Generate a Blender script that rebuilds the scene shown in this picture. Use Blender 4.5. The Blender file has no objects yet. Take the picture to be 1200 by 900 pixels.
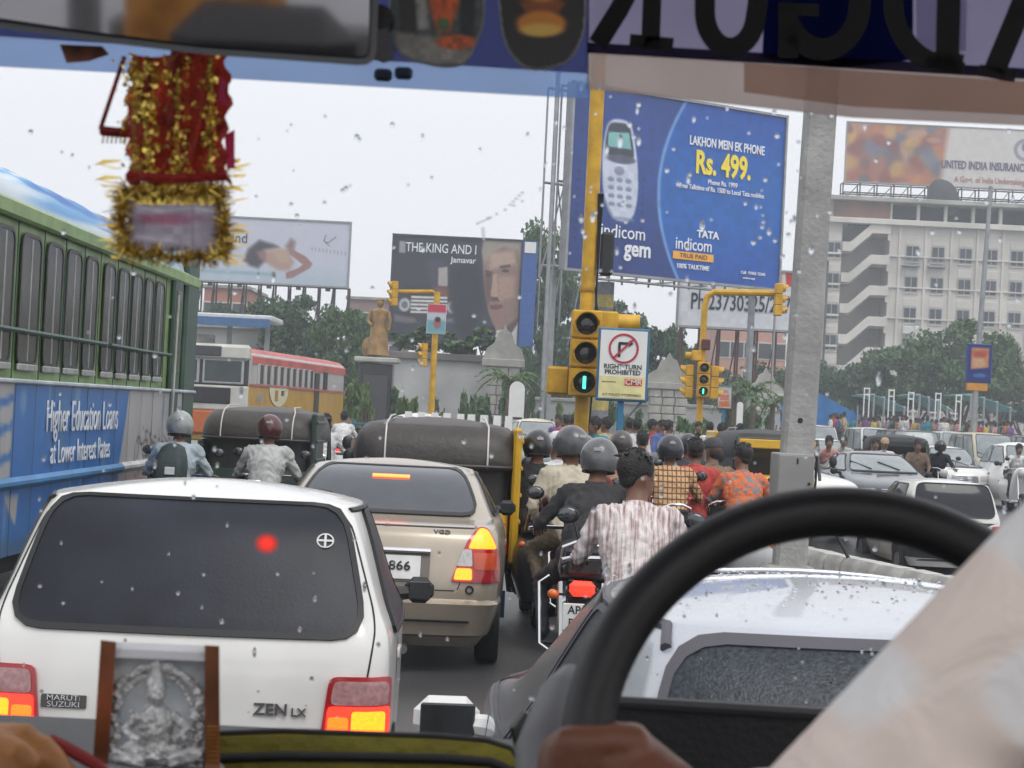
import bpy, math, random
import numpy as np
from mathutils import Vector, Matrix
random.seed(7); rng = np.random.default_rng(7)
SC = bpy.context.scene
COL = SC.collection
R = math.radians
# ------------------------------------------------------------------ camera
F, PITCH, ROLL, CAMZ = 2350.0, math.atan(33/2350), R(2.8), 1.74
_r0, _u0, _f = Vector((1,0,0)), Vector((0,-math.sin(PITCH),math.cos(PITCH))), Vector((0,math.cos(PITCH),math.sin(PITCH)))
_r = _r0*math.cos(ROLL)+_u0*math.sin(ROLL)
_u = -_r0*math.sin(ROLL)+_u0*math.cos(ROLL)
EYE = Vector((0,0,CAMZ))
cd = bpy.data.cameras.new('camera'); cam = bpy.data.objects.new('camera', cd); COL.objects.link(cam)
m = Matrix((_r, _u, -_f)).transposed().to_4x4(); m.translation = EYE
cam.matrix_world = m
cd.sensor_width = 36; cd.lens = 36*F/1200; cd.clip_start = .05; cd.clip_end = 3000
cd.dof.use_dof = True; cd.dof.focus_distance = 13; cd.dof.aperture_fstop = 18
SC.camera = cam
# ------------------------------------------------------------------ sky, sun, exposure (overcast monsoon day)
W = bpy.data.worlds.new('World'); SC.world = W; W.use_nodes = True
nt = W.node_tree; bg = nt.nodes['Background']
sky = nt.nodes.new('ShaderNodeTexSky'); sky.sky_type = 'NISHITA'; sky.sun_disc = False
SUN_EL, SUN_AZ = R(58), R(150)
sky.sun_elevation = SUN_EL; sky.sun_rotation = SUN_AZ; sky.dust_density = 6; sky.air_density = 1.5
hs = nt.nodes.new('ShaderNodeHueSaturation'); hs.inputs['Saturation'].default_value = .12
mx = nt.nodes.new('ShaderNodeMix'); mx.data_type = 'RGBA'; mx.inputs['Factor'].default_value = .8
mx.inputs[7].default_value = (8.6, 8.6, 9.0, 1)
nt.links.new(sky.outputs[0], hs.inputs['Color']); nt.links.new(hs.outputs[0], mx.inputs[6])
nt.links.new(mx.outputs[2], bg.inputs['Color']); bg.inputs['Strength'].default_value = .1
sl = bpy.data.lights.new('sun', 'SUN'); sl.energy = .7; sl.angle = R(25); sl.color = (1,.97,.92)
so = bpy.data.objects.new('sun', sl); COL.objects.link(so)
sd = Vector((math.sin(SUN_AZ)*math.cos(SUN_EL), math.cos(SUN_AZ)*math.cos(SUN_EL), math.sin(SUN_EL)))
so.rotation_euler = sd.to_track_quat('Z','Y').to_euler()
SC.view_settings.view_transform = 'Standard'; SC.view_settings.look = 'None'
SC.view_settings.exposure = .6
SC.cycles.max_bounces = 7; SC.cycles.transparent_max_bounces = 12; SC.cycles.use_denoising = True
SC.cycles.caustics_reflective = False; SC.cycles.caustics_refractive = False

# ------------------------------------------------------------------ helpers: placing
def at(px, py, Y):
    d = _r*((px-600)/F) + _u*((450-py)/F) + _f
    return EYE + d*(Y/d.y)
def sst(a, b, x):
    t = min(1, max(0, (x-a)/(b-a))); return t*t*(3-2*t)
def gz(x, y):
    return -.38*sst(2.0, 3.4, x)*sst(10, 16, y)*(1-sst(27, 33, y))
def gp(px, Y, py=500):
    p = at(px, py, Y); return Vector((p.x, Y, gz(p.x, Y)))
def wsY(z): return 2.0+(2.15-z)*.5
def ws(px, py, off=0):
    Y = 2.1
    for _ in range(6): Y = wsY(at(px, py, Y).z)-off
    return at(px, py, Y)
# ------------------------------------------------------------------ helpers: materials
def s2l(c):
    return tuple((x/12.92 if x <= .04045 else ((x+.055)/1.055)**2.4) for x in c)
_mc = {}
def M(key, col=(.5,.5,.5), rough=.5, metal=0, var=.12, scale=6, bump=0, bscale=60, coat=0, emit=0, spec=.5, tl=0):
    if key in _mc: return _mc[key]
    mt = bpy.data.materials.new(key); mt.use_nodes = True; t = mt.node_tree; b = t.nodes['Principled BSDF']
    tc = t.nodes.new('ShaderNodeTexCoord')
    n = t.nodes.new('ShaderNodeTexNoise'); n.inputs['Scale'].default_value = scale; n.inputs['Detail'].default_value = 4
    t.links.new(tc.outputs['Object'], n.inputs['Vector'])
    mixn = t.nodes.new('ShaderNodeMix'); mixn.data_type = 'RGBA'
    mixn.inputs[6].default_value = (*[c*(1-var) for c in col], 1); mixn.inputs[7].default_value = (*[min(1,c*(1+var)) for c in col], 1)
    rp = t.nodes.new('ShaderNodeMapRange'); rp.inputs[1].default_value = .3; rp.inputs[2].default_value = .7
    t.links.new(n.outputs[0], rp.inputs[0]); t.links.new(rp.outputs[0], mixn.inputs[0])
    t.links.new(mixn.outputs[2], b.inputs['Base Color'])
    b.inputs['Roughness'].default_value = rough; b.inputs['Metallic'].default_value = metal
    b.inputs['Coat Weight'].default_value = coat; b.inputs['Coat Roughness'].default_value = .06
    b.inputs['Specular IOR Level'].default_value = spec
    if emit: b.inputs['Emission Color'].default_value = (*col,1); b.inputs['Emission Strength'].default_value = emit
    if bump:
        n2 = t.nodes.new('ShaderNodeTexNoise'); n2.inputs['Scale'].default_value = bscale; n2.inputs['Detail'].default_value = 3
        t.links.new(tc.outputs['Object'], n2.inputs['Vector'])
        bp = t.nodes.new('ShaderNodeBump'); bp.inputs['Strength'].default_value = bump; bp.inputs['Distance'].default_value = .02
        t.links.new(n2.outputs[0], bp.inputs['Height']); t.links.new(bp.outputs[0], b.inputs['Normal'])
    if tl:
        tr = t.nodes.new('ShaderNodeBsdfTranslucent'); t.links.new(mixn.outputs[2], tr.inputs[0])
        ms = t.nodes.new('ShaderNodeMixShader'); ms.inputs[0].default_value = tl
        t.links.new(b.outputs[0], ms.inputs[1]); t.links.new(tr.outputs[0], ms.inputs[2])
        t.links.new(ms.outputs[0], t.nodes['Material Output'].inputs[0])
    _mc[key] = mt; return mt
def film(key, col, alpha, tint=(1,1,1)):
    mt = bpy.data.materials.new(key); mt.use_nodes = True; t = mt.node_tree; t.nodes.remove(t.nodes['Principled BSDF'])
    tc = t.nodes.new('ShaderNodeTexCoord'); n = t.nodes.new('ShaderNodeTexNoise'); n.inputs['Scale'].default_value = 9
    t.links.new(tc.outputs['Object'], n.inputs['Vector'])
    mixn = t.nodes.new('ShaderNodeMix'); mixn.data_type = 'RGBA'
    mixn.inputs[6].default_value = (*[c*.8 for c in col],1); mixn.inputs[7].default_value = (*[min(1,c*1.2) for c in col],1)
    t.links.new(n.outputs[0], mixn.inputs[0])
    tp = t.nodes.new('ShaderNodeBsdfTransparent'); tp.inputs[0].default_value = (*tint,1)
    tr = t.nodes.new('ShaderNodeBsdfTranslucent'); t.links.new(mixn.outputs[2], tr.inputs[0])
    ms = t.nodes.new('ShaderNodeMixShader'); ms.inputs[0].default_value = alpha
    t.links.new(tp.outputs[0], ms.inputs[1]); t.links.new(tr.outputs[0], ms.inputs[2])
    t.links.new(ms.outputs[0], t.nodes['Material Output'].inputs[0]); return mt
def glassy(key, tint=(.9,.95,.95), rough=.02, ior=1.33):
    mt = bpy.data.materials.new(key); mt.use_nodes = True; t = mt.node_tree; t.nodes.remove(t.nodes['Principled BSDF'])
    g = t.nodes.new('ShaderNodeBsdfGlass'); g.inputs['Color'].default_value = (*tint,1); g.inputs['Roughness'].default_value = rough; g.inputs['IOR'].default_value = ior
    t.links.new(g.outputs[0], t.nodes['Material Output'].inputs[0]); return mt
def node_pattern(key, build, rough=.8, bump=.25, bscale=40):
    """a cloth material whose colour comes from build(tree, object coords) -> colour socket"""
    if key in _mc: return _mc[key]
    mt = bpy.data.materials.new(key); mt.use_nodes = True; t = mt.node_tree; b = t.nodes['Principled BSDF']
    tc = t.nodes.new('ShaderNodeTexCoord'); t.links.new(build(t, tc.outputs['Object']), b.inputs['Base Color'])
    b.inputs['Roughness'].default_value = rough
    n2 = t.nodes.new('ShaderNodeTexNoise'); n2.inputs['Scale'].default_value = 14; n2.inputs['Detail'].default_value = 3; n2.inputs['Distortion'].default_value = 1.2
    t.links.new(tc.outputs['Object'], n2.inputs['Vector'])
    bp = t.nodes.new('ShaderNodeBump'); bp.inputs['Strength'].default_value = bump*2; bp.inputs['Distance'].default_value = .03
    t.links.new(n2.outputs[0], bp.inputs['Height']); t.links.new(bp.outputs[0], b.inputs['Normal'])
    _mc[key] = mt; return mt
def ramp(t, fac, stops, const=False):
    r = t.nodes.new('ShaderNodeValToRGB'); e = r.color_ramp
    if const: e.interpolation = 'CONSTANT'
    while len(e.elements) < len(stops): e.elements.new(.5)
    for el, (p, c) in zip(e.elements, stops): el.position = p; el.color = (*c,1)
    t.links.new(fac, r.inputs[0]); return r.outputs[0]
# ------------------------------------------------------------------ helpers: meshes
class MB:
    def __init__(s): s.v = []; s.f = []; s.mi = []
    def add(s, vs, fs, mi=0, mat=None):
        o = len(s.v)
        s.v += [tuple(mat @ Vector(p)) if mat else tuple(p) for p in vs]
        s.f += [tuple(i+o for i in f) for f in fs]; s.mi += [mi]*len(fs); return s
    def box(s, c, d, b=0, mi=0, mat=None):
        hx, hy, hz = d[0]/2, d[1]/2, d[2]/2; cx, cy, cz = c
        if b <= 0:
            vs = [(cx+x*hx, cy+y*hy, cz+z*hz) for x in (-1,1) for y in (-1,1) for z in (-1,1)]
            return s.add(vs, [(0,1,3,2),(4,6,7,5),(0,4,5,1),(2,3,7,6),(0,2,6,4),(1,5,7,3)], mi, mat)
        b = min(b, hx*.95, hy*.95, hz*.95); vs = []; ix = {}
        for x in (-1,1):
            for y in (-1,1):
                for z in (-1,1):
                    for a in range(3):
                        h = [hx-b, hy-b, hz-b]; h[a] += b
                        ix[(x,y,z,a)] = len(vs); vs.append((cx+x*h[0], cy+y*h[1], cz+z*h[2]))
        fs = []
        for a in range(3):
            o1, o2 = (a+1)%3, (a+2)%3
            for sg in (-1,1):
                q = []
                for p1, p2 in ((-1,-1),(1,-1),(1,1),(-1,1)):
                    k = [0,0,0]; k[a] = sg; k[o1] = p1; k[o2] = p2; q.append(ix[(*k,a)])
                fs.append(tuple(q if sg > 0 else q[::-1]))
            for p1 in (-1,1):
                for p2 in (-1,1):
                    k0 = [0,0,0]; k0[a] = -1; k0[o1] = p1; k0[o2] = p2; k1 = list(k0); k1[a] = 1
                    q = (ix[(*k0,o1)], ix[(*k1,o1)], ix[(*k1,o2)], ix[(*k0,o2)])
                    fs.append(q if p1*p2 > 0 else q[::-1])
        for x in (-1,1):
            for y in (-1,1):
                for z in (-1,1):
                    q = (ix[(x,y,z,0)], ix[(x,y,z,1)], ix[(x,y,z,2)]); fs.append(q if x*y*z > 0 else q[::-1])
        return s.add(vs, fs, mi, mat)
    def loft(s, rings, cap=(True,True), closed=True, mi=0, mat=None):
        n = len(rings[0]); vs = [p for r in rings for p in r]; fs = []
        for i in range(len(rings)-1):
            for j in range(n if closed else n-1):
                k = (j+1) % n; fs.append((i*n+j, i*n+k, (i+1)*n+k, (i+1)*n+j))
        if cap[0]: fs.append(tuple(range(n))[::-1])
        if cap[1]: fs.append(tuple((len(rings)-1)*n+j for j in range(n)))
        return s.add(vs, fs, mi, mat)
    def tube(s, pts, r, n=8, cap=True, mi=0, closed=False, mat=None):
        pts = [Vector(p) for p in pts]; rs = r if isinstance(r, (list,tuple)) else [r]*len(pts); rings = []
        up = None
        for i, p in enumerate(pts):
            a = pts[i-1] if (i > 0 or closed) else p; b = pts[(i+1) % len(pts)] if (i < len(pts)-1 or closed) else p
            d = (b-a).normalized()
            if up is None:
                up = Vector((0,0,1)) if abs(d.z) < .9 else Vector((1,0,0))
            x = d.cross(up).normalized(); up = x.cross(d).normalized()
            rings.append([p+(x*math.cos(2*math.pi*j/n)+up*math.sin(2*math.pi*j/n))*rs[i] for j in range(n)])
        if closed: rings.append(rings[0]); cap = False
        return s.loft(rings, (cap,cap), True, mi, mat)
    def lathe(s, prof, n=16, mi=0, mat=None, cap=(False,False)):
        rings = [[(r*math.cos(2*math.pi*j/n), r*math.sin(2*math.pi*j/n), z) for j in range(n)] for r, z in prof]
        return s.loft(rings, cap, True, mi, mat)
    def ell(s, c, r, n=12, m=8, mi=0, mat=None):
        c = Vector(c); r = r if isinstance(r, (tuple,list)) else (r,r,r); rings = []
        for i in range(m+1):
            a = -math.pi/2+math.pi*i/m; k = max(math.cos(a), .001)
            rings.append([(c.x+r[0]*k*math.cos(2*math.pi*j/n), c.y+r[1]*k*math.sin(2*math.pi*j/n), c.z+r[2]*math.sin(a)) for j in range(n)])
        return s.loft(rings, (True,True), True, mi, mat)
    def prism(s, poly, z0, z1, mi=0, mat=None):
        n = len(poly)
        return s.add([(x,y,z0) for x,y in poly]+[(x,y,z1) for x,y in poly],
            [tuple(range(n))[::-1], tuple(range(n,2*n))]+[(i,(i+1)%n,n+(i+1)%n,n+i) for i in range(n)], mi, mat)
    def build(s, name, mats, parent=None, loc=None, ang=38, kind=None):
        me = bpy.data.meshes.new(name); me.from_pydata(s.v, [], s.f)
        for x in (mats if isinstance(mats, (list,tuple)) else [mats]): me.materials.append(x)
        me.polygons.foreach_set('material_index', s.mi)
        if ang:
            me.polygons.foreach_set('use_smooth', [True]*len(s.f)); me.set_sharp_from_angle(angle=R(ang))
        me.update()
        return put(name, me, parent, loc, kind)
def put(name, me, parent=None, loc=None, kind=None):
    o = bpy.data.objects.new(name, me); COL.objects.link(o)
    if parent is not None: o.parent = parent
    if loc is not None: o.location = loc
    if kind: o['kind'] = kind
    return o
def tag(o, label, cat=None, group=None):
    o['label'] = label
    if cat: o['category'] = cat
    if group: o['group'] = group
    return o
def thing(name, label, cat, loc=(0,0,0), rz=0, group=None):
    o = bpy.data.objects.new(name, None); COL.objects.link(o); o.location = loc; o.rotation_euler = (0,0,rz); o.empty_display_size = .2
    return tag(o, label, cat, group)
def copy_tree(o, parent=None):
    c = o.copy(); COL.objects.link(c)
    if parent is not None: c.parent = parent
    for ch in list(o.children): copy_tree(ch, c)
    return c
def dup(o, loc, rz, label, group=None):
    c = copy_tree(o); c.location = loc; c.rotation_euler = (0,0,rz); c['label'] = label
    if group: c['group'] = group
    return c
def rpoly(pts, r, n=4):
    out = []; k = len(pts)
    for i in range(k):
        p = Vector(pts[i]); a = Vector(pts[i-1])-p; b = Vector(pts[(i+1)%k])-p
        ra = min(r, a.length*.45); rb = min(r, b.length*.45); A = p+a.normalized()*ra; B = p+b.normalized()*rb
        for j in range(n+1):
            t = j/n; q = A*(1-t)**2+p*2*t*(1-t)+B*t*t; out.append((q.x,q.y))
    return out
def dens(poly, m=.07):
    out = []
    for i in range(len(poly)):
        (x0,y0),(x1,y1) = poly[i], poly[(i+1)%len(poly)]; k = max(1, math.ceil(math.hypot(x1-x0,y1-y0)/m)); out += [(x0+(x1-x0)*j/k, y0+(y1-y0)*j/k) for j in range(k)]
    return out
def offset2(poly, d):
    n = len(poly); area = sum(poly[i][0]*poly[(i+1)%n][1]-poly[(i+1)%n][0]*poly[i][1] for i in range(n)); sg = 1 if area > 0 else -1; out = []
    for i in range(n):
        a = Vector(poly[i-1]); p = Vector(poly[i]); b = Vector(poly[(i+1)%n]); e = (b-a)
        if e.length < 1e-9: out.append(tuple(p)); continue
        e.normalize(); out.append((p.x+e.y*d*sg, p.y-e.x*d*sg))
    return out
def text(body, size, mat, parent, matrix, sx=1, bold=0, ext=.004, name='lettering', al='CENTER'):
    c = bpy.data.curves.new(name, 'FONT'); c.body = body; c.size = size; c.extrude = ext; c.offset = bold*size; c.align_x = al; c.align_y = 'CENTER'
    c.resolution_u = 3; c.materials.append(mat)
    o = bpy.data.objects.new(name, c); COL.objects.link(o); o.parent = parent
    me = bpy.data.meshes.new_from_object(o); bpy.data.objects.remove(o); o = bpy.data.objects.new(name, me); COL.objects.link(o); o.parent = parent
    o.matrix_local = matrix @ Matrix.Diagonal((sx,1,1,1)); return o
def frame(o, x, y):
    """matrix with local x, y along given vectors, z their cross product"""
    x = Vector(x).normalized(); z = x.cross(Vector(y)).normalized(); y = z.cross(x)
    mm = Matrix((x,y,z)).transposed().to_4x4(); mm.translation = Vector(o); return mm
FACE = lambda x,y,z: frame((x,y,z), (1,0,0), (0,0,1))       # text plane facing -Y (towards the camera)
# flat print: soft drawing into an array, carried by a fine grid as a colour attribute
class Pic:
    def __init__(s, W, H, c, asp=None):
        s.a = np.ones((H,W,3))*np.array(c); s.asp = asp or W/H
        y, x = np.mgrid[0:H,0:W]; s.x = (x/(W-1))*s.asp; s.y = y/(H-1)
    def _mix(s, k, c): s.a = s.a*(1-k[...,None])+np.array(c)*k[...,None]; return s
    def ell(s, cx, cy, rx, ry, c, soft=.1, rot=0, al=1):
        dx, dy = s.x-cx, s.y-cy; cr, sr = math.cos(rot), math.sin(rot)
        d = np.sqrt(((dx*cr+dy*sr)/rx)**2+((-dx*sr+dy*cr)/ry)**2)
        return s._mix(np.clip((1-d)/soft+.5, 0, 1)*al, c)
    def poly(s, pts, c, soft=.006, al=1):
        ins = np.zeros(s.x.shape, bool); dmin = np.full(s.x.shape, 9.)
        for i in range(len(pts)):
            (x0,y0),(x1,y1) = pts[i], pts[(i+1)%len(pts)]
            if y0 != y1: ins ^= ((y0 > s.y) != (y1 > s.y)) & (s.x < (x1-x0)*(s.y-y0)/(y1-y0)+x0)
            L = (x1-x0)**2+(y1-y0)**2+1e-12; t = np.clip(((s.x-x0)*(x1-x0)+(s.y-y0)*(y1-y0))/L, 0, 1)
            dmin = np.minimum(dmin, np.hypot(s.x-x0-t*(x1-x0), s.y-y0-t*(y1-y0)))
        return s._mix(np.clip(np.where(ins, dmin, -dmin)/soft+.5, 0, 1)*al, c)
    def line(s, pts, w, c, soft=.006, al=1):
        d = np.full(s.x.shape, 9.)
        for (x0,y0),(x1,y1) in zip(pts, pts[1:]):
            L = (x1-x0)**2+(y1-y0)**2+1e-12; t = np.clip(((s.x-x0)*(x1-x0)+(s.y-y0)*(y1-y0))/L, 0, 1)
            d = np.minimum(d, np.hypot(s.x-x0-t*(x1-x0), s.y-y0-t*(y1-y0)))
        return s._mix(np.clip((w/2-d)/soft+.5, 0, 1)*al, c)
    def noise(s, amt, seed=0, cell=10):
        H, W = s.x.shape; g = np.random.default_rng(seed).random((H//cell+2, W//cell+2)); n = np.kron(g, np.ones((cell,cell)))[:H,:W]
        s.a = np.clip(s.a*(1+amt*(n[...,None]-.5)), 0, 1); return s
def print_mat(rough=.5, tl=0, key='print'):
    k = f'{key}_{rough}_{tl}'
    if k in _mc: return _mc[k]
    mt = bpy.data.materials.new(k); mt.use_nodes = True; t = mt.node_tree; b = t.nodes['Principled BSDF']; b.inputs['Roughness'].default_value = rough
    a = t.nodes.new('ShaderNodeAttribute'); a.attribute_name = 'Col'; t.links.new(a.outputs['Color'], b.inputs['Base Color'])
    if tl:
        tr = t.nodes.new('ShaderNodeBsdfTranslucent'); t.links.new(a.outputs['Color'], tr.inputs[0]); ms = t.nodes.new('ShaderNodeMixShader'); ms.inputs[0].default_value = tl
        t.links.new(b.outputs[0], ms.inputs[1]); t.links.new(tr.outputs[0], ms.inputs[2]); t.links.new(ms.outputs[0], t.nodes['Material Output'].inputs[0])
    _mc[k] = mt; return mt
def print_grid(name, pic, parent, fn, mat=None, keep=None):
    """fn(s,t) -> point, s right 0..1, t down 0..1"""
    H, Wd = pic.x.shape; vs = [fn(i/(Wd-1), j/(H-1)) for j in range(H) for i in range(Wd)]
    fs = [(j*Wd+i, (j+1)*Wd+i, (j+1)*Wd+i+1, j*Wd+i+1) for j in range(H-1) for i in range(Wd-1) if keep is None or keep[j,i]]
    me = bpy.data.meshes.new(name); me.from_pydata([tuple(v) for v in vs], [], fs)
    c = np.clip(pic.a.reshape(-1,3), 0, 1); lin = np.where(c <= .04045, c/12.92, ((c+.055)/1.055)**2.4)
    at_ = me.color_attributes.new('Col', 'FLOAT_COLOR', 'POINT'); at_.data.foreach_set('color', np.concatenate([lin, np.ones((len(lin),1))],1).astype(np.float32).ravel())
    me.materials.append(mat or print_mat()); me.update(); return put(name, me, parent)
# ------------------------------------------------------------------ common materials
ASPHALT = M('damp asphalt', (.075,.075,.08), .33, 0, .3, .7, .35, 90)
BLACKP = M('black plastic', (.012,.012,.013), .45, 0, .2, 20, .08, 200)
RUBBER = M('tyre rubber', (.016,.016,.017), .8, 0, .2, 20)
CHROME = M('chrome', (.7,.7,.72), .18, 1, .05)
STEEL = M('dull steel', (.3,.3,.32), .4, .8, .2, 10)
DGLASS = M('dark car glass', (.022,.024,.032), .09, 0, .15, 4, spec=.3)
YELLOW = M('signal yellow paint', (.55,.31,.015), .45, 0, .25, 5, .1, 30)
AUTOY = M('rickshaw yellow paint', (.62,.36,.01), .35, 0, .15, 5, coat=.3)
WHITEP = M('white paint', (.74,.74,.72), .3, 0, .05, 5, coat=.4)
CONC = M('weathered concrete', (.30,.29,.275), .85, 0, .3, 3, .4, 40)
REDLIT = M('lit red lamp', (1,.03,.015), .3, emit=1.5, var=.4, scale=110)
ORLIT = M('lit orange lamp', (1,.17,.008), .3, emit=2.6, var=.5, scale=90)
REDLENS = M('red lens', (.35,.015,.02), .15, coat=.6)
ORLENS = M('orange lens', (.7,.14,.01), .2, coat=.6)
CLENS = M('clear lens', (.5,.48,.48), .12, coat=.8, var=.2, scale=60)
PLATEW = M('white number plate', (.75,.75,.73), .4)
INK = M('black ink', (.01,.01,.01), .6)
SKIN = M('brown skin', (.16,.075,.045), .55, var=.15, scale=12)
HAIR = M('black hair', (.008,.007,.007), .5, bump=.6, bscale=120)
# ------------------------------------------------------------------ wheels, shared by all vehicles
_wh = {}
def wheel(parent, x, y, r=.27, w=.16, rimcol=None, spokes=0):
    k = (round(r,3), round(w,3), rimcol.name if rimcol else '', spokes)
    if k not in _wh:
        Q = Matrix.Rotation(math.pi/2, 4, 'Y')
        t = MB(); prof = [(r*.62,-w*.42),(r*.8,-w*.5),(r*.95,-w*.47),(r,-w*.3),(r,w*.3),(r*.95,w*.47),(r*.8,w*.5),(r*.62,w*.42)]
        t.lathe(prof, 24, mat=Q)
        rm = MB()
        if spokes:
            rm.lathe([(r*.62,-w*.3),(r*.68,-w*.3),(r*.68,w*.3),(r*.62,w*.3),(r*.62,-w*.3)], 24, mat=Q); rm.lathe([(.03,-w*.6),(.03,w*.6)], 10, mat=Q, cap=(True,True))
            for i in range(spokes):
                a = 2*math.pi*i/spokes; rm.tube([(0,0,0),(0,r*.64*math.cos(a),r*.64*math.sin(a))], .004, 4)
        else:
            rm.lathe([(r*.63,-w*.4),(r*.6,-w*.3),(r*.35,-w*.32),(.03,-w*.4),(.03,w*.4),(r*.35,w*.32),(r*.6,w*.3),(r*.63,w*.4)], 20, mat=Q, cap=(True,True))
        _wh[k] = [t, rm, None, None]
    t, rm, a, b = _wh[k]
    if a is None:
        o = t.build('wheel', RUBBER, parent, (x,y,r)); q = rm.build('rim', rimcol or STEEL, o)
        _wh[k][2], _wh[k][3] = o.data, q.data
    else:
        o = put('wheel', a, parent, (x,y,r)); put('rim', b, o)
    return o
# ------------------------------------------------------------------ vehicle bodies: horizontal slices lofted bottom to top
class Body:
    def __init__(s, keys, rc=.13, rcf=.28, bow=.05, bowf=.12, crown=.06, plan=(.06,.12), smooth=2):
        k = [np.array(q, float) for q in keys]
        for _ in range(smooth):
            o = [k[0]]
            for a, b in zip(k, k[1:]): o += [a*.75+b*.25, a*.25+b*.75]
            k = o+[k[-1]]
        s.k = np.array(k); s.rc, s.rcf, s.bow, s.bowf, s.crown, s.plan = rc, rcf, bow, bowf, crown, plan
    def half(s, z, kk=None):
        if kk is None: kk = [np.interp(z, s.k[:,0], s.k[:,i]) for i in (1,2,3)]
        ry, fy, w = kk; wr, wf = w*(1-s.plan[0]), w*(1-s.plan[1]); L = fy-ry
        rc = min(s.rc, wr*.8, L*.3); rf = min(s.rcf, wf*.8, L*.3); o = []
        bw = min(s.bow, L*.2)*min(1, w/.5); bf = min(s.bowf, L*.2)*min(1, w/.5)
        for i in range(9):
            x = (wr-rc)*i/8; o.append((x, ry+bw*(x/max(wr,.01))**2))
        yb = o[-1][1]
        for i in range(1,6):
            a = math.pi/2*i/5; o.append((wr-rc+rc*math.sin(a), yb+rc-rc*math.cos(a)))
        y0 = yb+rc; yf = fy-bf*((wf-rf)/max(wf,.01))**2; y1 = yf-rf
        for i in range(1,15):
            t = i/15; o.append((wr+(wf-wr)*t+(w-(wr+wf)/2)*4*t*(1-t), y0+(y1-y0)*t))
        for i in range(0,6):
            a = math.pi/2*i/5; o.append((wf-rf+rf*math.cos(a), y1+rf*math.sin(a)))
        for i in range(7,-1,-1):
            x = (wf-rf)*i/8; o.append((x, fy-bf*(x/max(wf,.01))**2))
        return o
    def ring(s, z, kk=None):
        h = s.half(z, kk); return [(x,y,z) for x,y in h]+[(-x,y,z) for x,y in h[-2:0:-1]]
    def mesh(s, mb=None, mi=0, z0=None, z1=None, top=True):
        mb = mb or MB(); zs = [z for z in s.k[:,0] if (z0 is None or z >= z0) and (z1 is None or z <= z1)]
        rings = [s.ring(z) for z in zs]
        if top:
            z, ry, fy, w = s.k[-1]; ym = (ry+fy)/2
            for q in (.1,.22,.38,.58,.8,.97):
                e = 1-q; rings.append(s.ring(z+s.crown*(1-(1-q)**2), (ym+(ry-ym)*e, ym+(fy-ym)*e, w*e)))
        return mb.loft(rings, (True,True), True, mi)
    def hc(s, z):
        g = .004; i = math.floor(z/g); t = z/g-i; c = s.__dict__.setdefault('_c', {})
        for q in (i, i+1):
            if q not in c: c[q] = np.array(s.half(q*g))
        return (c[i]*(1-t)+c[i+1]*t).tolist()
    def rear(s, u, z, front=False):
        h = s.hc(z); h = h[::-1] if front else h; au = abs(u); d = 0
        for (x0,y0),(x1,y1) in zip(h, h[1:]):
            e = math.hypot(x1-x0, y1-y0)
            if d+e >= au and e > 0:
                t = (au-d)/e; return Vector((math.copysign(x0+(x1-x0)*t, u), y0+(y1-y0)*t, z))
            d += e
        return Vector((math.copysign(h[-1][0], u), h[-1][1], z))
    def side(s, y, z, sg):
        h = s.hc(z)
        for (x0,y0),(x1,y1) in zip(h[8:], h[9:]):
            if y1 >= y: t = 0 if y1 == y0 else max(0, (y-y0)/(y1-y0)); return Vector((sg*(x0+(x1-x0)*t), y, z))
        return Vector((sg*h[-1][0], y, z))
    def S(s, kind, a, z):
        return s.rear(a, z) if kind == 'r' else s.rear(a, z, True) if kind == 'f' else s.side(a, z, 1 if kind == 'R' else -1)
    def N(s, kind, a, z):
        e = .012; n = (s.S(kind,a+e,z)-s.S(kind,a-e,z)).cross(s.S(kind,a,z+e)-s.S(kind,a,z-e))
        if n.length < 1e-9: n = Vector((0,-1,0))
        n.normalize(); p = s.S(kind,a,z); c = Vector((0, float(np.mean(s.k[:,1:3])), z))
        return n if n.dot(p-c) > 0 else -n
    def P(s, kind, a, z, off): return s.S(kind,a,z)+s.N(kind,a,z)*off
    def patch(s, kind, poly, off=.004, mb=None, mi=0, rings=(.0,.2,.4,.6,.75,.88,1), rim=True):
        mb = mb or MB(); poly = dens(poly); cx = sum(p[0] for p in poly)/len(poly); cz = sum(p[1] for p in poly)/len(poly); n = len(poly); vs = []; fs = []
        for q in rings[1:]:
            vs += [s.P(kind, cx+(a-cx)*q, cz+(z-cz)*q, off) for a, z in poly]
        vs.append(s.P(kind, cx, cz, off)); c = len(vs)-1
        fs += [(c,j,(j+1)%n) for j in range(n)]
        for i in range(len(rings)-2): fs += [(i*n+j,(i+1)*n+j,(i+1)*n+(j+1)%n,i*n+(j+1)%n) for j in range(n)]
        if rim:
            o = len(vs); vs += [s.P(kind, a, z, -.004) for a, z in poly]; k = (len(rings)-2)*n
            fs += [(k+j,o+j,o+(j+1)%n,k+(j+1)%n) for j in range(n)]
        return mb.add(vs, fs, mi)
    def band(s, kind, poly, di, do, off=.008, mb=None, mi=0):
        mb = mb or MB(); poly = dens(poly); A, B = offset2(poly, -di), offset2(poly, do); n = len(poly)
        vs = [s.P(kind,a,z,0) for a,z in A]+[s.P(kind,a,z,off) for a,z in A]+[s.P(kind,a,z,off) for a,z in B]+[s.P(kind,a,z,-.003) for a,z in B]
        return mb.add(vs, [(i*n+j,(i+1)*n+j,(i+1)*n+(j+1)%n,i*n+(j+1)%n) for i in range(3) for j in range(n)], mi)
def mirx(poly): return [(-a,z) for a,z in poly]
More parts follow.
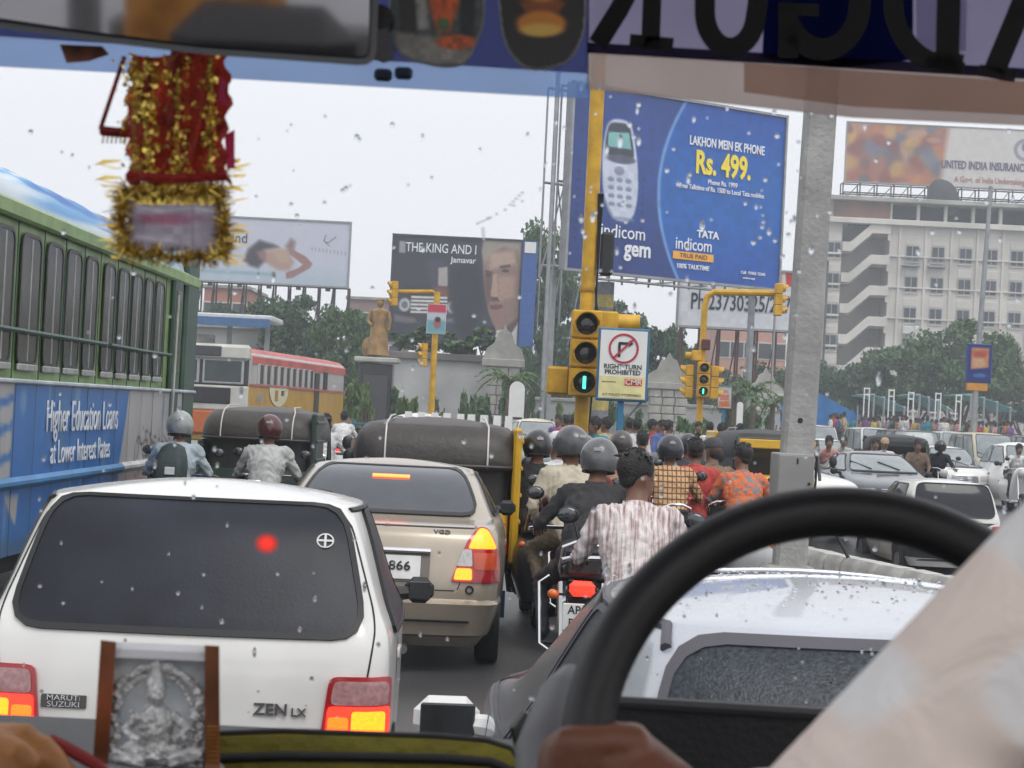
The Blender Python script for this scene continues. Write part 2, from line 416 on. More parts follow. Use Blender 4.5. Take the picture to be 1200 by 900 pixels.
# ================================================================== THE SETTING
def ground():
    xs = list(np.r_[-260:-30:9j, -30:-6:9j, -6:8:57j, 8:30:9j, 30:260:9j]); ys = list(np.r_[-30:4:6j, 4:20:25j, 20:100:60j, 100:330:10j])
    xs = sorted(set(np.round(xs,3))); ys = sorted(set(np.round(ys,3))); n = len(xs)
    vs = [(x,y,gz(x,y)) for y in ys for x in xs]
    fs = [(j*n+i,j*n+i+1,(j+1)*n+i+1,(j+1)*n+i) for j in range(len(ys)-1) for i in range(n-1)]
    MB().add(vs, fs).build('road', ASPHALT, ang=60, kind='structure')
ground()
PAVE = M('pavement slabs', (.24,.235,.22), .8, 0, .25, 2, .3, 12)
pv = MB(); pv.box((-2,112,.07), (60,88,.14), .03); pv.build('pavement', PAVE, kind='structure')
pv = MB(); pv.box((26,150,.3), (34,110,.95), .05); pv.build('station_forecourt', PAVE, kind='structure')

WALLG = M('stained grey render', (.43,.43,.43), .9, 0, .25, .6, .3, 12)
STONE = M('pale stone', (.40,.39,.36), .85, 0, .2, 2, .3, 20)
BLUEP = M('blue railing paint', (.05,.16,.26), .5, 0, .2, 4)
# ---- boundary wall, its two gate piers, the blue railing
def wall():
    a, b = at(446,440,86), at(582,440,86)
    t = thing('boundary_wall', 'plain grey boundary wall behind the slim signal post and the railing', 'wall', ((a.x+b.x)/2,86,0))
    L = b.x-a.x; MB().box((0,0,1.9), (L,.4,3.8)).build('wall_face', WALLG, t)
    MB().box((0,-.05,3.95), (L+.1,.7,.32), .04).build('coping', M('dark coping', (.16,.15,.14), .9, 0, .3, 1), t)
    MB().box((0,-.26,.5), (L,.12,1.0), .02).build('plinth', STONE, t)
    c, d = at(628,440,87), at(915,440,87)
    t = thing('boundary_wall', 'pale low boundary wall running on behind the no right turn sign', 'wall', ((c.x+d.x)/2,87,0))
    L = d.x-c.x; MB().box((0,0,1.15), (L,.4,2.3)).build('wall_face', WALLG, t); MB().box((0,0,2.38), (L,.56,.16), .03).build('coping', STONE, t)
wall()
def pier(px, wpx, ytop, Y, label):
    p = gp(px, Y, 450); w = wpx/F*Y; H = at(px,ytop,Y).z
    t = thing('gate_pier', label, 'pier', p, 0, 'stone gate piers')
    n = 9; h = H*.66/n
    brick = None
    for i in range(n):
        for s in (-1,0,1):
            if brick is None:
                brick = MB().box((0,0,0), (w/3-.03,.9,h-.03), .02).build('stone_block', STONE, t, (s*w/3,0,h*(i+.5)))
            else: put('stone_block', brick.data, t, (s*w/3+(.02 if i%2 else -.02),0,h*(i+.5)))
    MB().box((0,.05,H*.33), (w*.97,.8,H*.66)).build('core', CONC, t)
    MB().box((0,0,H*.69), (w*1.25,1.1,H*.06), .03).build('cornice', STONE, t)
    poly = [(-w*.62,0),(w*.62,0),(w*.5,H*.08),(w*.3,H*.12),(w*.2,H*.2),(w*.07,H*.22),(0,H*.27),(-w*.07,H*.22),(-w*.2,H*.2),(-w*.3,H*.12),(-w*.5,H*.08)]
    MB().prism(poly, -.3, .3, mat=Matrix.Translation((0,0,H*.72)) @ Matrix.Rotation(math.pi/2,4,'X')).build('pediment', STONE, t)
pier(589, 40, 378, 84, 'stepped pale stone gate pier under the portrait billboard')
pier(783, 44, 412, 80, 'pale stone gate pier with a peaked top just left of the small distant signal')
pier(897, 36, 430, 92, 'low pale stone gate pier just beside the concrete pole among the garden palms')
def railing(x0, x1, Y, label):
    a, b = at(x0,480,Y).x, at(x1,480,Y).x; t = thing('railing', label, 'railing', ((a+b)/2,Y,0), 0, 'blue railings'); L = b-a
    n = max(2, round(L/2.6)); po = None
    for i in range(n+1):
        x = -L/2+L*i/n
        if po is None: po = MB().box((0,0,.62), (.11,.11,1.24), .02).build('post', BLUEP, t, (x,0,0))
        else: put('post', po.data, t, (x,0,0))
    for z in (.25,.7,1.12): MB().box((0,0,z), (L,.06,.07), .01).build('rail', BLUEP, t)
    bars = MB()
    for i in range(int(L/.22)): bars.box((-L/2+i*.22,0,.68), (.025,.025,.9))
    bars.build('bars', M('grey steel bars', (.22,.24,.26), .6, .3, .2), t)
railing(415, 655, 66, 'blue grey street railing in front of the statue and the portrait billboard')
railing(742, 905, 64, 'blue street railing behind the pedestrians near the small signal')

# ---- grey office block with an open staircase
def office():
    Y = 200.; s = Y/F; L0 = at(962,340,Y).x; zt = at(1040,262,Y).z
    t = thing('office_building', 'large grey concrete office building with an open zigzag staircase on its end', 'building', (L0,Y,0))
    CW = M('streaked pale concrete', (.60,.575,.525), .9, 0, .2, .25, .3, 3); DK = M('dark interior', (.03,.032,.036), .9)
    GR = M('grimy cornice', (.38,.365,.335), .9, 0, .35, .4); BR = M('brown stained brickwork', (.22,.12,.08), .9, 0, .3, .5)
    sx0, sx1, xe = 22*s, 78*s, 345*s
    MB().box((sx0/2,4,zt/2), (sx0,8,zt)).build('wall', CW, t); MB().box(((sx1+xe)/2,5,zt/2), (xe-sx1,10,zt)).build('wall', CW, t)
    MB().box(((sx0+sx1)/2,7,zt/2), (sx1-sx0,6,zt)).build('stairwell_wall', CW, t)
    MB().box((xe/2,3.0,zt+2.3), (xe+.6,8,.45), .05).build('roof', GR, t)
    MB().box((xe/2+1,4.6,zt+1.05), (xe-4,5,2.1)).build('attic', DK, t)
    MB().box((xe/2,-.2,zt+.1), (xe+.3,1.2,.55), .05).build('cornice', CW, t)
    MB().box((sx0+1.9,.4,zt+1.1), (5.6,1.0,2.2), .04).build('brick_panel', BR, t)
    MB().box((sx0*.45,.7,zt+1.1), (sx0*.9,1.0,2.2), .04).build('attic_end', GR, t)
    for i in range(9): MB().box((sx1+i*2.75,.3,zt+1.2), (.32,.5,2.0), .02).build('attic_post', CW, t)
    fl = 36.2*s; nf = 7
    for k in range(nf):
        zb = zt-.4-fl*(k+1)
        # a flight: low landing at the outer end, slope, high landing; pale parapet and dark soffit
        x0, x1 = sx0, sx1; w = x1-x0
        pr = [(x0,0),(x0+w*.18,0),(x0+w*.62,fl*.62),(x1,fl*.62),(x1,fl*.62+.95),(x0+w*.60,fl*.62+.95),(x0+w*.17,.95),(x0,.95)]
        MB().prism(pr, 0, .22, mat=Matrix.Translation((0,-.25,zb+.5)) @ Matrix.Rotation(math.pi/2,4,'X')).build('stair_parapet', CW, t)
        pr = [(x0,0),(x0+w*.18,0),(x0+w*.62,fl*.62),(x1,fl*.62),(x1,fl*.62-.2),(x0+w*.64,fl*.62-.2),(x0+w*.2,-.2),(x0,-.2)]
        MB().prism(pr, 0, 3.4, mat=Matrix.Translation((0,3.6,zb+.5)) @ Matrix.Rotation(math.pi/2,4,'X')).build('stair_flight', GR, t)
        MB().box((x1-.12,-.1,zb+fl*.85), (.26,.5,fl*.55)).build('stair_post', CW, t)
        MB().box(((sx1+xe)/2,-.12,zb+.25), (xe-sx1,.22,.16), .02).build('string_course', CW, t)
        MB().box((sx0/2,-.12,zb+.25), (sx0,.3,.22), .02).build('string_course', CW, t)
    win = None
    def window(x, z):
        nonlocal win
        if win is None:
            f = MB()
            for dx in (-.62,0,.62): f.box((dx,-.05,0), (.09,.16,1.5))
            for dz in (-.75,.75): f.box((0,-.052,dz), (1.33,.17,.09))
            fo = f.build('window', M('grey window frame', (.32,.32,.32), .6), t, (x,0,z))
            MB().box((0,.0,0), (1.2,.06,1.42)).build('pane', M('dark office pane', (.03,.04,.05), .15), fo)
            MB().box((0,-.06,-.86), (1.45,.16,.08)).build('sill', CW, fo); MB().box((0,-.03,1.3), (1.36,.06,.8), .02).build('spandrel', CW, fo)
            win = fo
        else:
            o = put('window', win.data, t, (x,0,z))
            for c in win.children: put(c.name.split('.')[0], c.data, o)
    for k in range(6):
        z = zt-34*s-fl*k
        window(13*s, z)
        for i in range(7): window(105*s+i*30.2*s+(0 if i < 2 else 2*s), z)
    for i in range(8): MB().box((90*s+i*30.4*s,-.1,zt/2), (.26,.22,zt)).build('pilaster', CW, t)
    # balcony cages and an air conditioner under two windows
    for i in range(2):
        c = MB(); x = 105*s+i*30.2*s; z = zt-34*s
        for q in range(6): c.box((x-.9+q*.3,-.7,z-.8), (.05,.05,.9))
        c.box((x-.1,-.7,z-.38), (1.6,.06,.06)); c.box((x-.1,-.35,z-1.25), (1.8,.9,.08)); c.build('window_cage', STEEL, t)
    MB().box((103*s,-.4,zt-34*s-fl*2-1.5), (1.1,.6,.8), .05).build('air_conditioner', M('off white casing', (.6,.6,.58), .5), t)
    # service pipe
    MB().tube([(6*s,-.3,0),(6*s,-.3,zt-4)], .12, 6).build('drain_pipe', M('rusty dark pipe', (.08,.07,.07), .7), t)
    return zt
OFZ = office()
def lattice(parent, p0, p1, z0, z1, n, r=.05, depth=.8, name='lattice_frame', mat=None):
    """upright bars with crossed braces between two ground points, between two heights"""
    p0, p1 = Vector(p0), Vector(p1); b = MB(); d = (p1-p0); nrm = Vector((-d.y,d.x,0)).normalized()*depth
    P = lambda i, q, z: (*(p0+d*(i/n)+nrm*q).xy, z)
    for q in (0,1):
        for i in range(n+1): b.tube([P(i,q,z0),P(i,q,z1)], r, 4)
        for z in (z0+(z1-z0)*.5, z1): b.tube([P(0,q,z),P(n,q,z)], r, 4)
    for i in range(n):
        a, c = (0,1) if i % 2 else (1,0)
        b.tube([P(i,a,z0),P(i+1,c,z1)], r*.7, 4); b.tube([P(i+1,a,z0),P(i,c,(z0+z1)/2)], r*.7, 4)
    return b.build(name, mat or M('dark rusted steel', (.07,.055,.05), .75, .3, .3, 2), parent)
GREYST = M('grey galvanised steel', (.32,.33,.34), .5, .6, .15, 3)
# ---- billboards
def panel(name, label, bl, br, h, pic, group='roadside billboards', depth=.35, framecol=None, cat='billboard'):
    bl, br = Vector(bl), Vector(br); xd = Vector((br.x-bl.x, br.y-bl.y, 0)); wd = xd.length; mtx = frame(bl, xd, (0,0,1))
    t = thing(name, label, cat, (bl.x,bl.y,0), math.atan2(xd.y,xd.x), group); z0 = bl.z
    MB().box((wd/2,depth/2+.03,z0+h/2), (wd+.16,depth,h+.16), .03).build('board_back', framecol or GREYST, t)
    f = MB()
    for z in (z0-.04,z0+h+.04): f.box((wd/2,-.02,z), (wd+.2,.12,.1))
    for x in (-.04,wd+.04): f.box((x,-.021,z0+h/2), (.1,.12,h+.2))
    f.build('trim', framecol or GREYST, t)
    print_grid('poster', pic, t, lambda s, q: (wd*s, .0, z0+h*(1-q)))
    return t, wd, z0
def tcol(key, rgb, **k): return M(key, s2l(rgb), .6, var=.04, **k)
def tata():
    bl, br = at(663,314,75), at(912,326,81); h = 6.95; br.z = bl.z
    W_ = math.hypot(br.x-bl.x, br.y-bl.y); asp = W_/h
    p = Pic(210, int(210/asp), (.10,.20,.46), asp); p._mix(np.clip(1-np.hypot(p.x-.55,p.y-.35)/.8,0,1)*.6, (.20,.36,.66))
    xb = 0.40+.11*((p.y-.5)/.5)**2; k = np.clip((p.x/asp-xb)/.006+.5,0,1); c = np.stack([.10+.10*p.y*0+0*p.x, .30+.08*np.sin(p.y*3), .64+.06*np.sin(p.y*3)],-1)
    p.a = p.a*(1-k[...,None])+c*k[...,None]; p._mix(np.exp(-((p.x/asp-xb)/.008)**2)*.7, (.6,.75,.92))
    for i in range(12):
        for j in range(9): p.ell(.06+.055*i if i < 9 else .05, .47+.045*j, .006, .008, (.05,.12,.34), .6, al=.7)
    # the telephone
    p.poly(rpoly([(.235,.16),(.40,.155),(.455,.38),(.47,.56),(.44,.71),(.30,.72),(.225,.58),(.205,.35)], .07), (.78,.81,.88), .012)
    p.poly(rpoly([(.245,.18),(.385,.175),(.42,.30),(.43,.37),(.225,.36),(.225,.28)], .04), (.22,.24,.30), .012)
    p.poly([(.245,.235),(.385,.225),(.405,.315),(.245,.315)], (.50,.73,.72), .006)
    p.ell(.34,.375,.10,.025,(.35,.37,.44),.3); p.line([(.22,.58),(.30,.70),(.44,.70)],.012,(.5,.53,.62),.02); p.ell(.33,.44,.035,.025,(.55,.58,.66),.2)
    for r in range(4):
        for c_ in range(3): p.ell(.275+.06*c_+.004*r, .49+.045*r, .022, .013, (.52,.55,.64), .4)
    p.noise(.1, 3, 6)
    t, w, z0 = panel('billboard', 'big blue billboard with a mobile phone and yellow price figures behind the signal pole', bl, br, h, p)
    wh, ye = tcol('white lettering', (.92,.93,.95)), tcol('yellow lettering', (.97,.87,.25))
    def T(s, x, y, size, m=wh, sx=1, bold=.012): text(s, size, m, t, FACE(w*x, -.03, z0+h*(1-y)), sx, bold, .012)
    T('LAKHON MEIN EK PHONE', .715, .215, .50, wh, .66, .018); T('Rs. 499.', .70, .335, 1.25, ye, .72, .03)
    T('Phone Rs. 1999', .70, .435, .27, wh, .9); T('Free Talktime of Rs. 1500 to Local Tata mobiles', .70, .475, .27, wh, .83)
    T('indicom', .245, .775, .72, wh, .95, .0); T('gem', .315, .86, .86, wh, .9, .025)
    T('TATA', .64, .735, .40, wh, 1.1, .03); T('indicom', .575, .80, .68, wh, .86, .004); T('100% TALKTIME', .575, .925, .25, wh, .95, .02); T('Call : 92465 12345', .87, .925, .17, wh, 1)
    T('conditions apply', .85, .955, .10, wh, 1)
    MB().box((w*.575,-.03,z0+h*.135), (2.05,.03,.30)).build('strap', tcol('orange strap', (.95,.68,.25)), t); text('TRUE PAID', .24, tcol('brown letters', (.45,.28,.1)), t, FACE(w*.575,-.06,z0+h*.135), 1.2, .01)
    # steel behind and below
    lattice(t, (0,.8,0), (w,.8,0), z0-.3, z0+h, 8, .05, .9, mat=GREYST)
    for x in (.3,w-.3): MB().box((x,1.2,z0/2), (.2,.2,z0)).build('post', GREYST, t)
    MB().tube([(-.35,.6,0),(-.35,.6,z0+h+.6)], .09, 6).build('side_mast', GREYST, t); MB().tube([(w+.45,.6,0),(w+.45,.6,z0+h)], .05, 6).build('side_mast', GREYST, t)
    for i in range(5): MB().box((.9+i*1.7,-.5,z0-.25), (.05,1.1,.05)).build('lamp_arm', GREYST, t)
    MB().box((w/2,-.75,z0-.35), (w,.5,.06)).build('walkway', GREYST, t)
    # striped support column
    n = 14; cx = at(747,350,74).x-bl.x; H = z0-.3; hh = H/n; a = math.atan2(br.y-bl.y, br.x-bl.x)
    ms = [M('column yellow', (.42,.33,.08), .7, var=.25), M('column grey', (.16,.17,.19), .7, var=.25)]
    for i in range(n): MB().lathe([(.33,i*hh),(.33,(i+1)*hh)], 14, mat=Matrix.Translation((cx,1.0,0)), cap=(True,True)).build('column_stripe', ms[i%2], t)
tata()
def king():
    bl, br = at(456,398,110), at(607,405,110); br.z = bl.z; h = 5.75; w = br.x-bl.x; asp = w/h
    p = Pic(190, int(190/asp), (.19,.20,.25), asp); N = lambda u, v: ((u-60)/990*asp, (v-85)/735)
    PL = lambda pts, c, so=.01, al=1: p.poly([N(*q) for q in pts], c, so, al)
    PL([(300,250),(420,240),(500,300),(490,440),(370,440)], (.24,.25,.30), .05); PL([(410,300),(480,290),(490,430),(415,430)], (.66,.63,.62), .015)
    PL([(190,440),(560,430),(610,540),(560,660),(170,650),(130,540)], (.20,.17,.19), .04); PL([(380,430),(560,440),(590,520),(400,500)], (.45,.30,.27), .04)
    for i in range(5): PL([(212,505+i*26),(492,500+i*26),(492,516+i*26),(212,521+i*26)], (.82,.82,.82), .008)
    for x in (165,535): p.ell(*N(x,570), .055, .065, (.72,.73,.75), .35); p.ell(*N(x,570), .03, .035, (.42,.43,.47), .4)
    PL([(90,640),(250,660),(270,690),(200,700),(90,690)], (.42,.40,.42), .03); PL([(440,670),(560,640),(620,650),(610,690)], (.46,.44,.46), .02); p.ell(*N(645,600), .025,.05,(.55,.53,.52),.6)
    PL([(520,300),(720,250),(760,560),(700,800),(560,720),(500,480)], (.12,.13,.17), .06)
    # portrait
    PL([(760,88),(1040,88),(1040,700),(985,800),(915,770),(860,700),(808,590),(770,420),(740,200)], (.55,.45,.41), .02)
    PL([(745,88),(1040,88),(1035,250),(1005,150),(900,130),(800,190),(770,260),(735,170)], (.60,.57,.53), .03)
    PL([(800,180),(980,150),(1010,250),(860,280),(800,300)], (.70,.60,.55), .05); PL([(770,300),(830,310),(830,480),(800,560),(775,420)], (.40,.30,.28), .03)
    PL([(870,340),(1010,330),(1000,480),(900,520),(870,430)], (.66,.54,.49), .05)
    PL([(832,330),(862,320),(875,460),(905,500),(835,510),(822,470)], (.69,.57,.51), .015); PL([(820,485),(880,485),(890,512),(825,515)], (.36,.25,.24), .015)
    PL([(880,265),(960,250),(965,270),(885,285)], (.33,.26,.24), .012); PL([(770,300),(822,310),(820,325),(770,318)], (.30,.23,.22), .012)
    p.ell(*N(925,298), .035,.016,(.27,.21,.20),.4); p.ell(*N(795,335), .026,.014,(.24,.18,.18),.4)
    PL([(820,545),(905,535),(925,555),(880,575),(825,572)], (.44,.26,.26), .012); PL([(840,590),(960,580),(960,650),(900,690),(850,640)], (.56,.44,.40), .04)
    PL([(915,712),(1040,625),(1040,750),(960,780)], (.36,.27,.26), .03); PL([(870,720),(930,710),(980,760),(1040,660),(1040,830),(780,830)], (.82,.82,.82), .015)
    PL([(700,830),(790,700),(860,690),(880,740),(850,790),(770,830)], (.10,.11,.15), .015)
    PL([(103,125),(150,125),(150,205),(103,205)], (.60,.60,.62), .012); p.noise(.06, 5, 4)
    t, w_, z0 = panel('billboard', 'dark billboard with a large portrait of a grey haired man and an old car', bl, br, h, p, depth=1.0, framecol=M('dark board edge', (.05,.055,.07), .7))
    wh = _mc['white lettering']
    text('THE KING AND I', .72, wh, t, FACE(w*.37,-.03,z0+h*.89), .72, .004, .01); text('Jamavar', .46, wh, t, FACE(w*.545,-.03,z0+h*.79), .95, .01, .01)
    bs = MB().box((w+.42,.3,z0+h/2-.5), (.8,1.2,h+1.0)).build('side_panel', M('bright blue side panel', (.03,.10,.33), .6), t)
    MB().box((w+.42,-.34,z0+h-.35), (.62,.06,.6)).build('white_label', WHITEP, t)
    for x in (.8,3.5,6.2): MB().box((x,.6,z0/2), (.25,.25,z0)).build('post', GREYST, t)
    lattice(t, (w+1.0,.6,0), (w+3.4,.6,0), 2, z0+h-1.2, 2, .05, .8, mat=GREYST)
king()
def model():
    bl, br = at(196,326,130), at(407,337,130); br.z = bl.z; h = 4.15; w = br.x-bl.x; asp = w/h
    p = Pic(210, int(210/asp), (.76,.77,.83), asp); N = lambda u, v: ((u+450)/1500*asp, (v-35)/550)
    p._mix(np.clip((p.y-.62)/.3,0,1)*.6, (.66,.74,.79)); p._mix(np.exp(-((p.y-.86)/.03)**2)*.5*(p.x < asp*.6), (.42,.62,.64))
    PL = lambda pts, c, so=.07, al=1: p.poly([N(*q) for q in pts], c, so, al)
    p.noise(.02,4,9); PL([(280,330),(400,300),(520,300),(600,390),(560,470),(470,470),(380,420)], (.68,.55,.50)); PL([(400,300),(480,280),(540,300),(560,400),(480,400)], (.72,.62,.52))
    PL([(520,260),(560,190),(600,220),(590,290),(560,330)], (.52,.43,.42)); PL([(550,270),(690,340),(750,400),(730,440),(590,530),(540,540),(530,490),(640,440),(670,410),(560,330)], (.60,.45,.43), .02)
    PL([(180,400),(210,300),(300,220),(420,250),(460,270),(340,300),(350,400),(300,460),(230,440)], (.24,.22,.25)); PL([(285,320),(350,300),(360,400),(310,380)], (.56,.42,.39))
    p.line([N(850,150),N(835,200),N(870,215),N(935,160)], .012, (.25,.26,.3), .01); p.line([N(850,215),N(885,240)], .01, (.3,.3,.35), .01)
    for i in range(10): p.line([N(740+i*31,258+i*3),N(740+i*31,285+i*3)], .012, (.50,.51,.56), .01)
    t, w_, z0 = panel('billboard', 'pale grey billboard with a lying long haired woman behind the hanging garland', bl, br, h, p)
    text('wind', .95, tcol('charcoal letters', (.25,.25,.28)), t, FACE(w*.365,-.03,z0+h*.68), .9, 0, .01)
    lattice(t, (0,.9,0), (w,.9,0), .5, z0, 12, .06, 1.2)
    for i in range(6): MB().box((1.0+i*1.9,-.6,z0-.3), (.3,.3,.16)).build('floodlight', BLACKP, t)
model()
def insurance():
    bl, br = at(990,212,203), at(1310,212,203); br.z = bl.z; h = 6.0; w = br.x-bl.x; asp = w/h
    p = Pic(330, int(330/asp), (.78,.76,.74), asp); g = np.random.default_rng(4)
    cols = [(.62,.30,.17),(.72,.42,.22),(.50,.22,.18),(.35,.42,.55),(.75,.55,.45),(.42,.30,.30),(.78,.62,.30),(.30,.33,.42)]
    p.poly([(0,0),(1.9,0),(1.75,1),(0,1)], (.60,.38,.28), .1)
    for i in range(60): p.ell(g.random()*1.55, g.random(), .04+.12*g.random(), .05+.16*g.random(), cols[g.integers(8)], .8, g.random()*3, .75)
    p.poly([(1.72,-.1),(asp,-.1),(asp,1.1),(1.6,1.1)], (.80,.78,.76), .12); p.ell(3.02,.33,.19,.19,(.45,.45,.52),.15,al=.8); p.ell(3.02,.33,.13,.13,(.78,.77,.76),.2); p.ell(3.02,.28,.06,.08,(.42,.42,.50),.3)
    p.noise(.05, 8, 5)
    t, w_, z0 = panel('billboard', 'wide insurance billboard with a colourful collage standing on the office roof', bl, br, h, p)
    text('UNITED INDIA INSURANCE COMPANY', 1.15, tcol('purple lettering', (.30,.27,.42)), t, FACE(w*.575,-.05,z0+h*.36), .62, .02, .02)
    text('A Govt. of India Undertaking', .85, tcol('red script', (.68,.42,.38)), t, FACE(w*.53,-.05,z0+h*.12), .72, .0, .02)
    lattice(t, (0,.9,0), (w,.9,0), OFZ+2.4, z0, 16, .07, 1.6)
    d = MB(); d.lathe([(.05,.0),(1.0,.16),(1.9,.6),(2.0,.66),(1.9,.5),(1.0,.06),(.05,-.1)], 18, mat=Matrix.Translation((9.4,-1.4,z0-1.6)) @ Matrix.Rotation(R(62),4,'Y') @ Matrix.Rotation(R(-35),4,'X'))
    d.build('satellite_dish', M('dark mesh dish', (.07,.07,.075), .6), t); MB().tube([(9.6,-1.2,OFZ+2.5),(9.6,-1.2,z0-1.7)], .1, 6).build('dish_mast', STEEL, t)
insurance()
def phone_board():
    bl, br = at(794,381,95), at(935,387,95); br.z = bl.z; h = 2.75; w = br.x-bl.x; asp = w/h
    p = Pic(150, int(150/asp), (.80,.81,.83), asp)
    p.poly([(0,0),(asp,0),(asp,.30),(0,.26)], (.84,.80,.78), .02)
    for i, x in enumerate(np.arange(.30,asp,.19)): p.poly([(x,0),(x+.13,0),(x+.12,.25),(x+.02,.23)], (.72,.16,.13), .02)
    p.ell(.52,.05,.25,.17,(.74,.20,.17),.1); p.noise(.08, 2, 6)
    t, w_, z0 = panel('billboard', 'white telephone number hoarding with red upper letters behind the concrete pole', bl, br, h, p)
    text('Ph:23730325/2373', 1.08, tcol('navy digits', (.15,.17,.25)), t, FACE(w*.545,-.03,z0+h*.42), .63, .012, .012)
    lattice(t, (.3,.9,0), (w,.9,0), .2, z0, 6, .05, 1.0, mat=M('rust red lattice', (.13,.06,.05), .8, .2, .3))
phone_board()
# ---- far buildings
def block(label, px0, px1, ytop, Y, col, wins, D=12, roofcol=None, wd=(1.1,1.3)):
    a, b = at(px0,430,Y), at(px1,430,Y); H = at((px0+px1)/2,ytop,Y).z; w = b.x-a.x
    t = thing('far_building', label, 'building', ((a.x+b.x)/2,Y,0)); m_ = M('render '+label[:18], col, .9, 0, .15, .4)
    MB().box((0,D/2,H/2), (w,D,H)).build('wall', m_, t); MB().box((0,D/2,H+.15), (w+.6,D+.6,.3), .04).build('roof', roofcol or CONC, t)
    nx, nz = wins; f = None
    for i in range(nx):
        for k in range(nz):
            x, z = -w/2+w*(i+.5)/nx, H-1.9-k*3.0
            if z < 1: continue
            if f is None:
                f = MB().box((0,-.03,0), (wd[0]+.24,.1,wd[1]+.24), .03).build('window', M('pale window surround', (.5,.48,.45), .7), t, (x,0,z))
                q = MB().box((0,-.07,0), wd[:1]+(.06,)+wd[1:]).build('pane', M('dark pane', (.03,.035,.04), .2), f)
            else: o = put('window', f.data, t, (x,0,z)); put('pane', q.data, o)
block('salmon pink apartment block seen through the hoarding lattice', 838, 920, 345, 175, (.50,.27,.20), (5,5))
block('low grey building with a flat roof behind the red roofed bus', 120, 330, 383, 105, (.32,.32,.31), (7,1))
block('brown roofed hall far behind the standing statue', 405, 470, 352, 190, (.26,.17,.14), (4,2))
block('pale far block filling the gap under the blue billboard', 610, 700, 420, 185, (.30,.28,.26), (6,3))
block('long dull grey terrace far beyond the green tree line', -900, 860, 452, 260, (.27,.28,.28), (60,2), 14)
block('brick orange house far off under the model hoarding', 235, 285, 338, 170, (.42,.17,.10), (3,3))
def shelter():
    Y = 84; a, b = at(205,372,Y), at(319,372,Y); z = at(262,374,Y).z; w = b.x-a.x
    t = thing('bus_shelter', 'flat blue edged shelter roof above the red roofed bus', 'shelter', ((a.x+b.x)/2,Y,0))
    MB().box((0,2,z+.12), (w,4.2,.24), .05).build('roof', M('white roof sheet', (.6,.62,.63), .5), t); MB().box((0,-.16,z-.1), (w-.1,.1,.36)).build('fascia', M('blue fascia', (.05,.13,.28), .5), t)
    for x in (-w*.4,0,w*.4): MB().box((x,2,z/2), (.2,.2,z)).build('post', GREYST, t)
    MB().box((-w*.28,1.0,z-1.25), (1.3,.5,1.2), .04).build('sign_box', CONC, t)
shelter()
# ================================================================== TREES AND PLANTS
def leafmat(k, a, b):
    mt = M(k, (.5,.5,.5)); t = mt.node_tree; b_ = t.nodes['Principled BSDF']; b_.inputs['Roughness'].default_value = .55
    mixn = [n for n in t.nodes if n.type == 'MIX'][0]; mixn.inputs[6].default_value = (*a,1); mixn.inputs[7].default_value = (*b,1)
    return mt
LEAF = [leafmat('leaves mid', (.038,.088,.026), (.09,.17,.05)), leafmat('leaves dark', (.026,.066,.028), (.06,.12,.048)), leafmat('leaves fresh', (.06,.11,.022), (.13,.19,.05))]
BARK = M('bark', (.10,.075,.055), .9, 0, .3, 4, .5, 20)
def crown_mesh(seed, ncl=26, per=300, ls=.032, flat=.8):
    g = np.random.default_rng(seed); V = []; 
    for i in range(ncl):
        while True:
            c = g.uniform(-1,1,3)
            if .25 < np.linalg.norm(c) < .92: break
        c = c*np.array([.46,.46,.43*flat])+np.array([0,0,.5]); r = g.uniform(.06,.17)
        d = g.normal(size=(per,3)); d /= np.linalg.norm(d,axis=1)[:,None]; d[:,2] = np.where(d[:,2] < -.3, -d[:,2], d[:,2])
        p = c+d*r*g.uniform(.4,1.25,(per,1))*np.array([1.15,1.15,.8])
        a = g.normal(size=(per,3)); a /= np.linalg.norm(a,axis=1)[:,None]; b = np.cross(a, g.normal(size=(per,3))); b /= np.linalg.norm(b,axis=1)[:,None]
        s = g.uniform(.45,1.6,(per,1))*ls
        V.append(np.stack([p-a*s, p+b*s*.55, p+a*s, p-b*s*.55],1).reshape(-1,3))
    V = np.concatenate(V); n = len(V)//4; me = bpy.data.meshes.new('crown')
    me.from_pydata(V.tolist(), [], np.arange(n*4).reshape(-1,4).tolist()); return me
_cr = {}
def crown(var, mat, kind='tree'):
    k = (var, mat.name, kind)
    if k not in _cr:
        me = crown_mesh(var+11, 32, 380, .021) if kind == 'tree' else crown_mesh(var+51, 12, 110, .07, 1.1)
        me.materials.append(mat); _cr[k] = me
    return _cr[k]
_tr = None
def tree(px, Y, ytop, wpx, label, mat=0, var=0, trunk=.3, group='trees around the junction', base=0):
    global _tr
    p = gp(px, Y, 420); H = at(px, ytop, Y).z-base; w = wpx/F*Y
    t = thing('tree', label, 'tree', (p.x,Y,base), rng.uniform(0,6), group)
    o = put('crown', crown(var, LEAF[mat]), t, (0,0,H*trunk)); ch = H*(1-trunk)/.93; o.scale = (w/.98,w/.98,ch)
    b = MB(); r = .028*H+.05
    b.tube([(0,0,0),(.05*w,0,H*trunk*.6),(0,.03*w,H*trunk*1.3),(.03*w,0,H*.72)], [r,r*.8,r*.65,r*.25], 7)
    for i in range(5):
        a = i*1.3; b.tube([(0,0,H*trunk*.9),(.2*w*math.cos(a),.2*w*math.sin(a),H*(trunk+.2)),(.36*w*math.cos(a),.36*w*math.sin(a),H*(trunk+.33+.06*i))], [r*.5,r*.3,r*.1], 5)
    b.build('trunk', BARK, t)
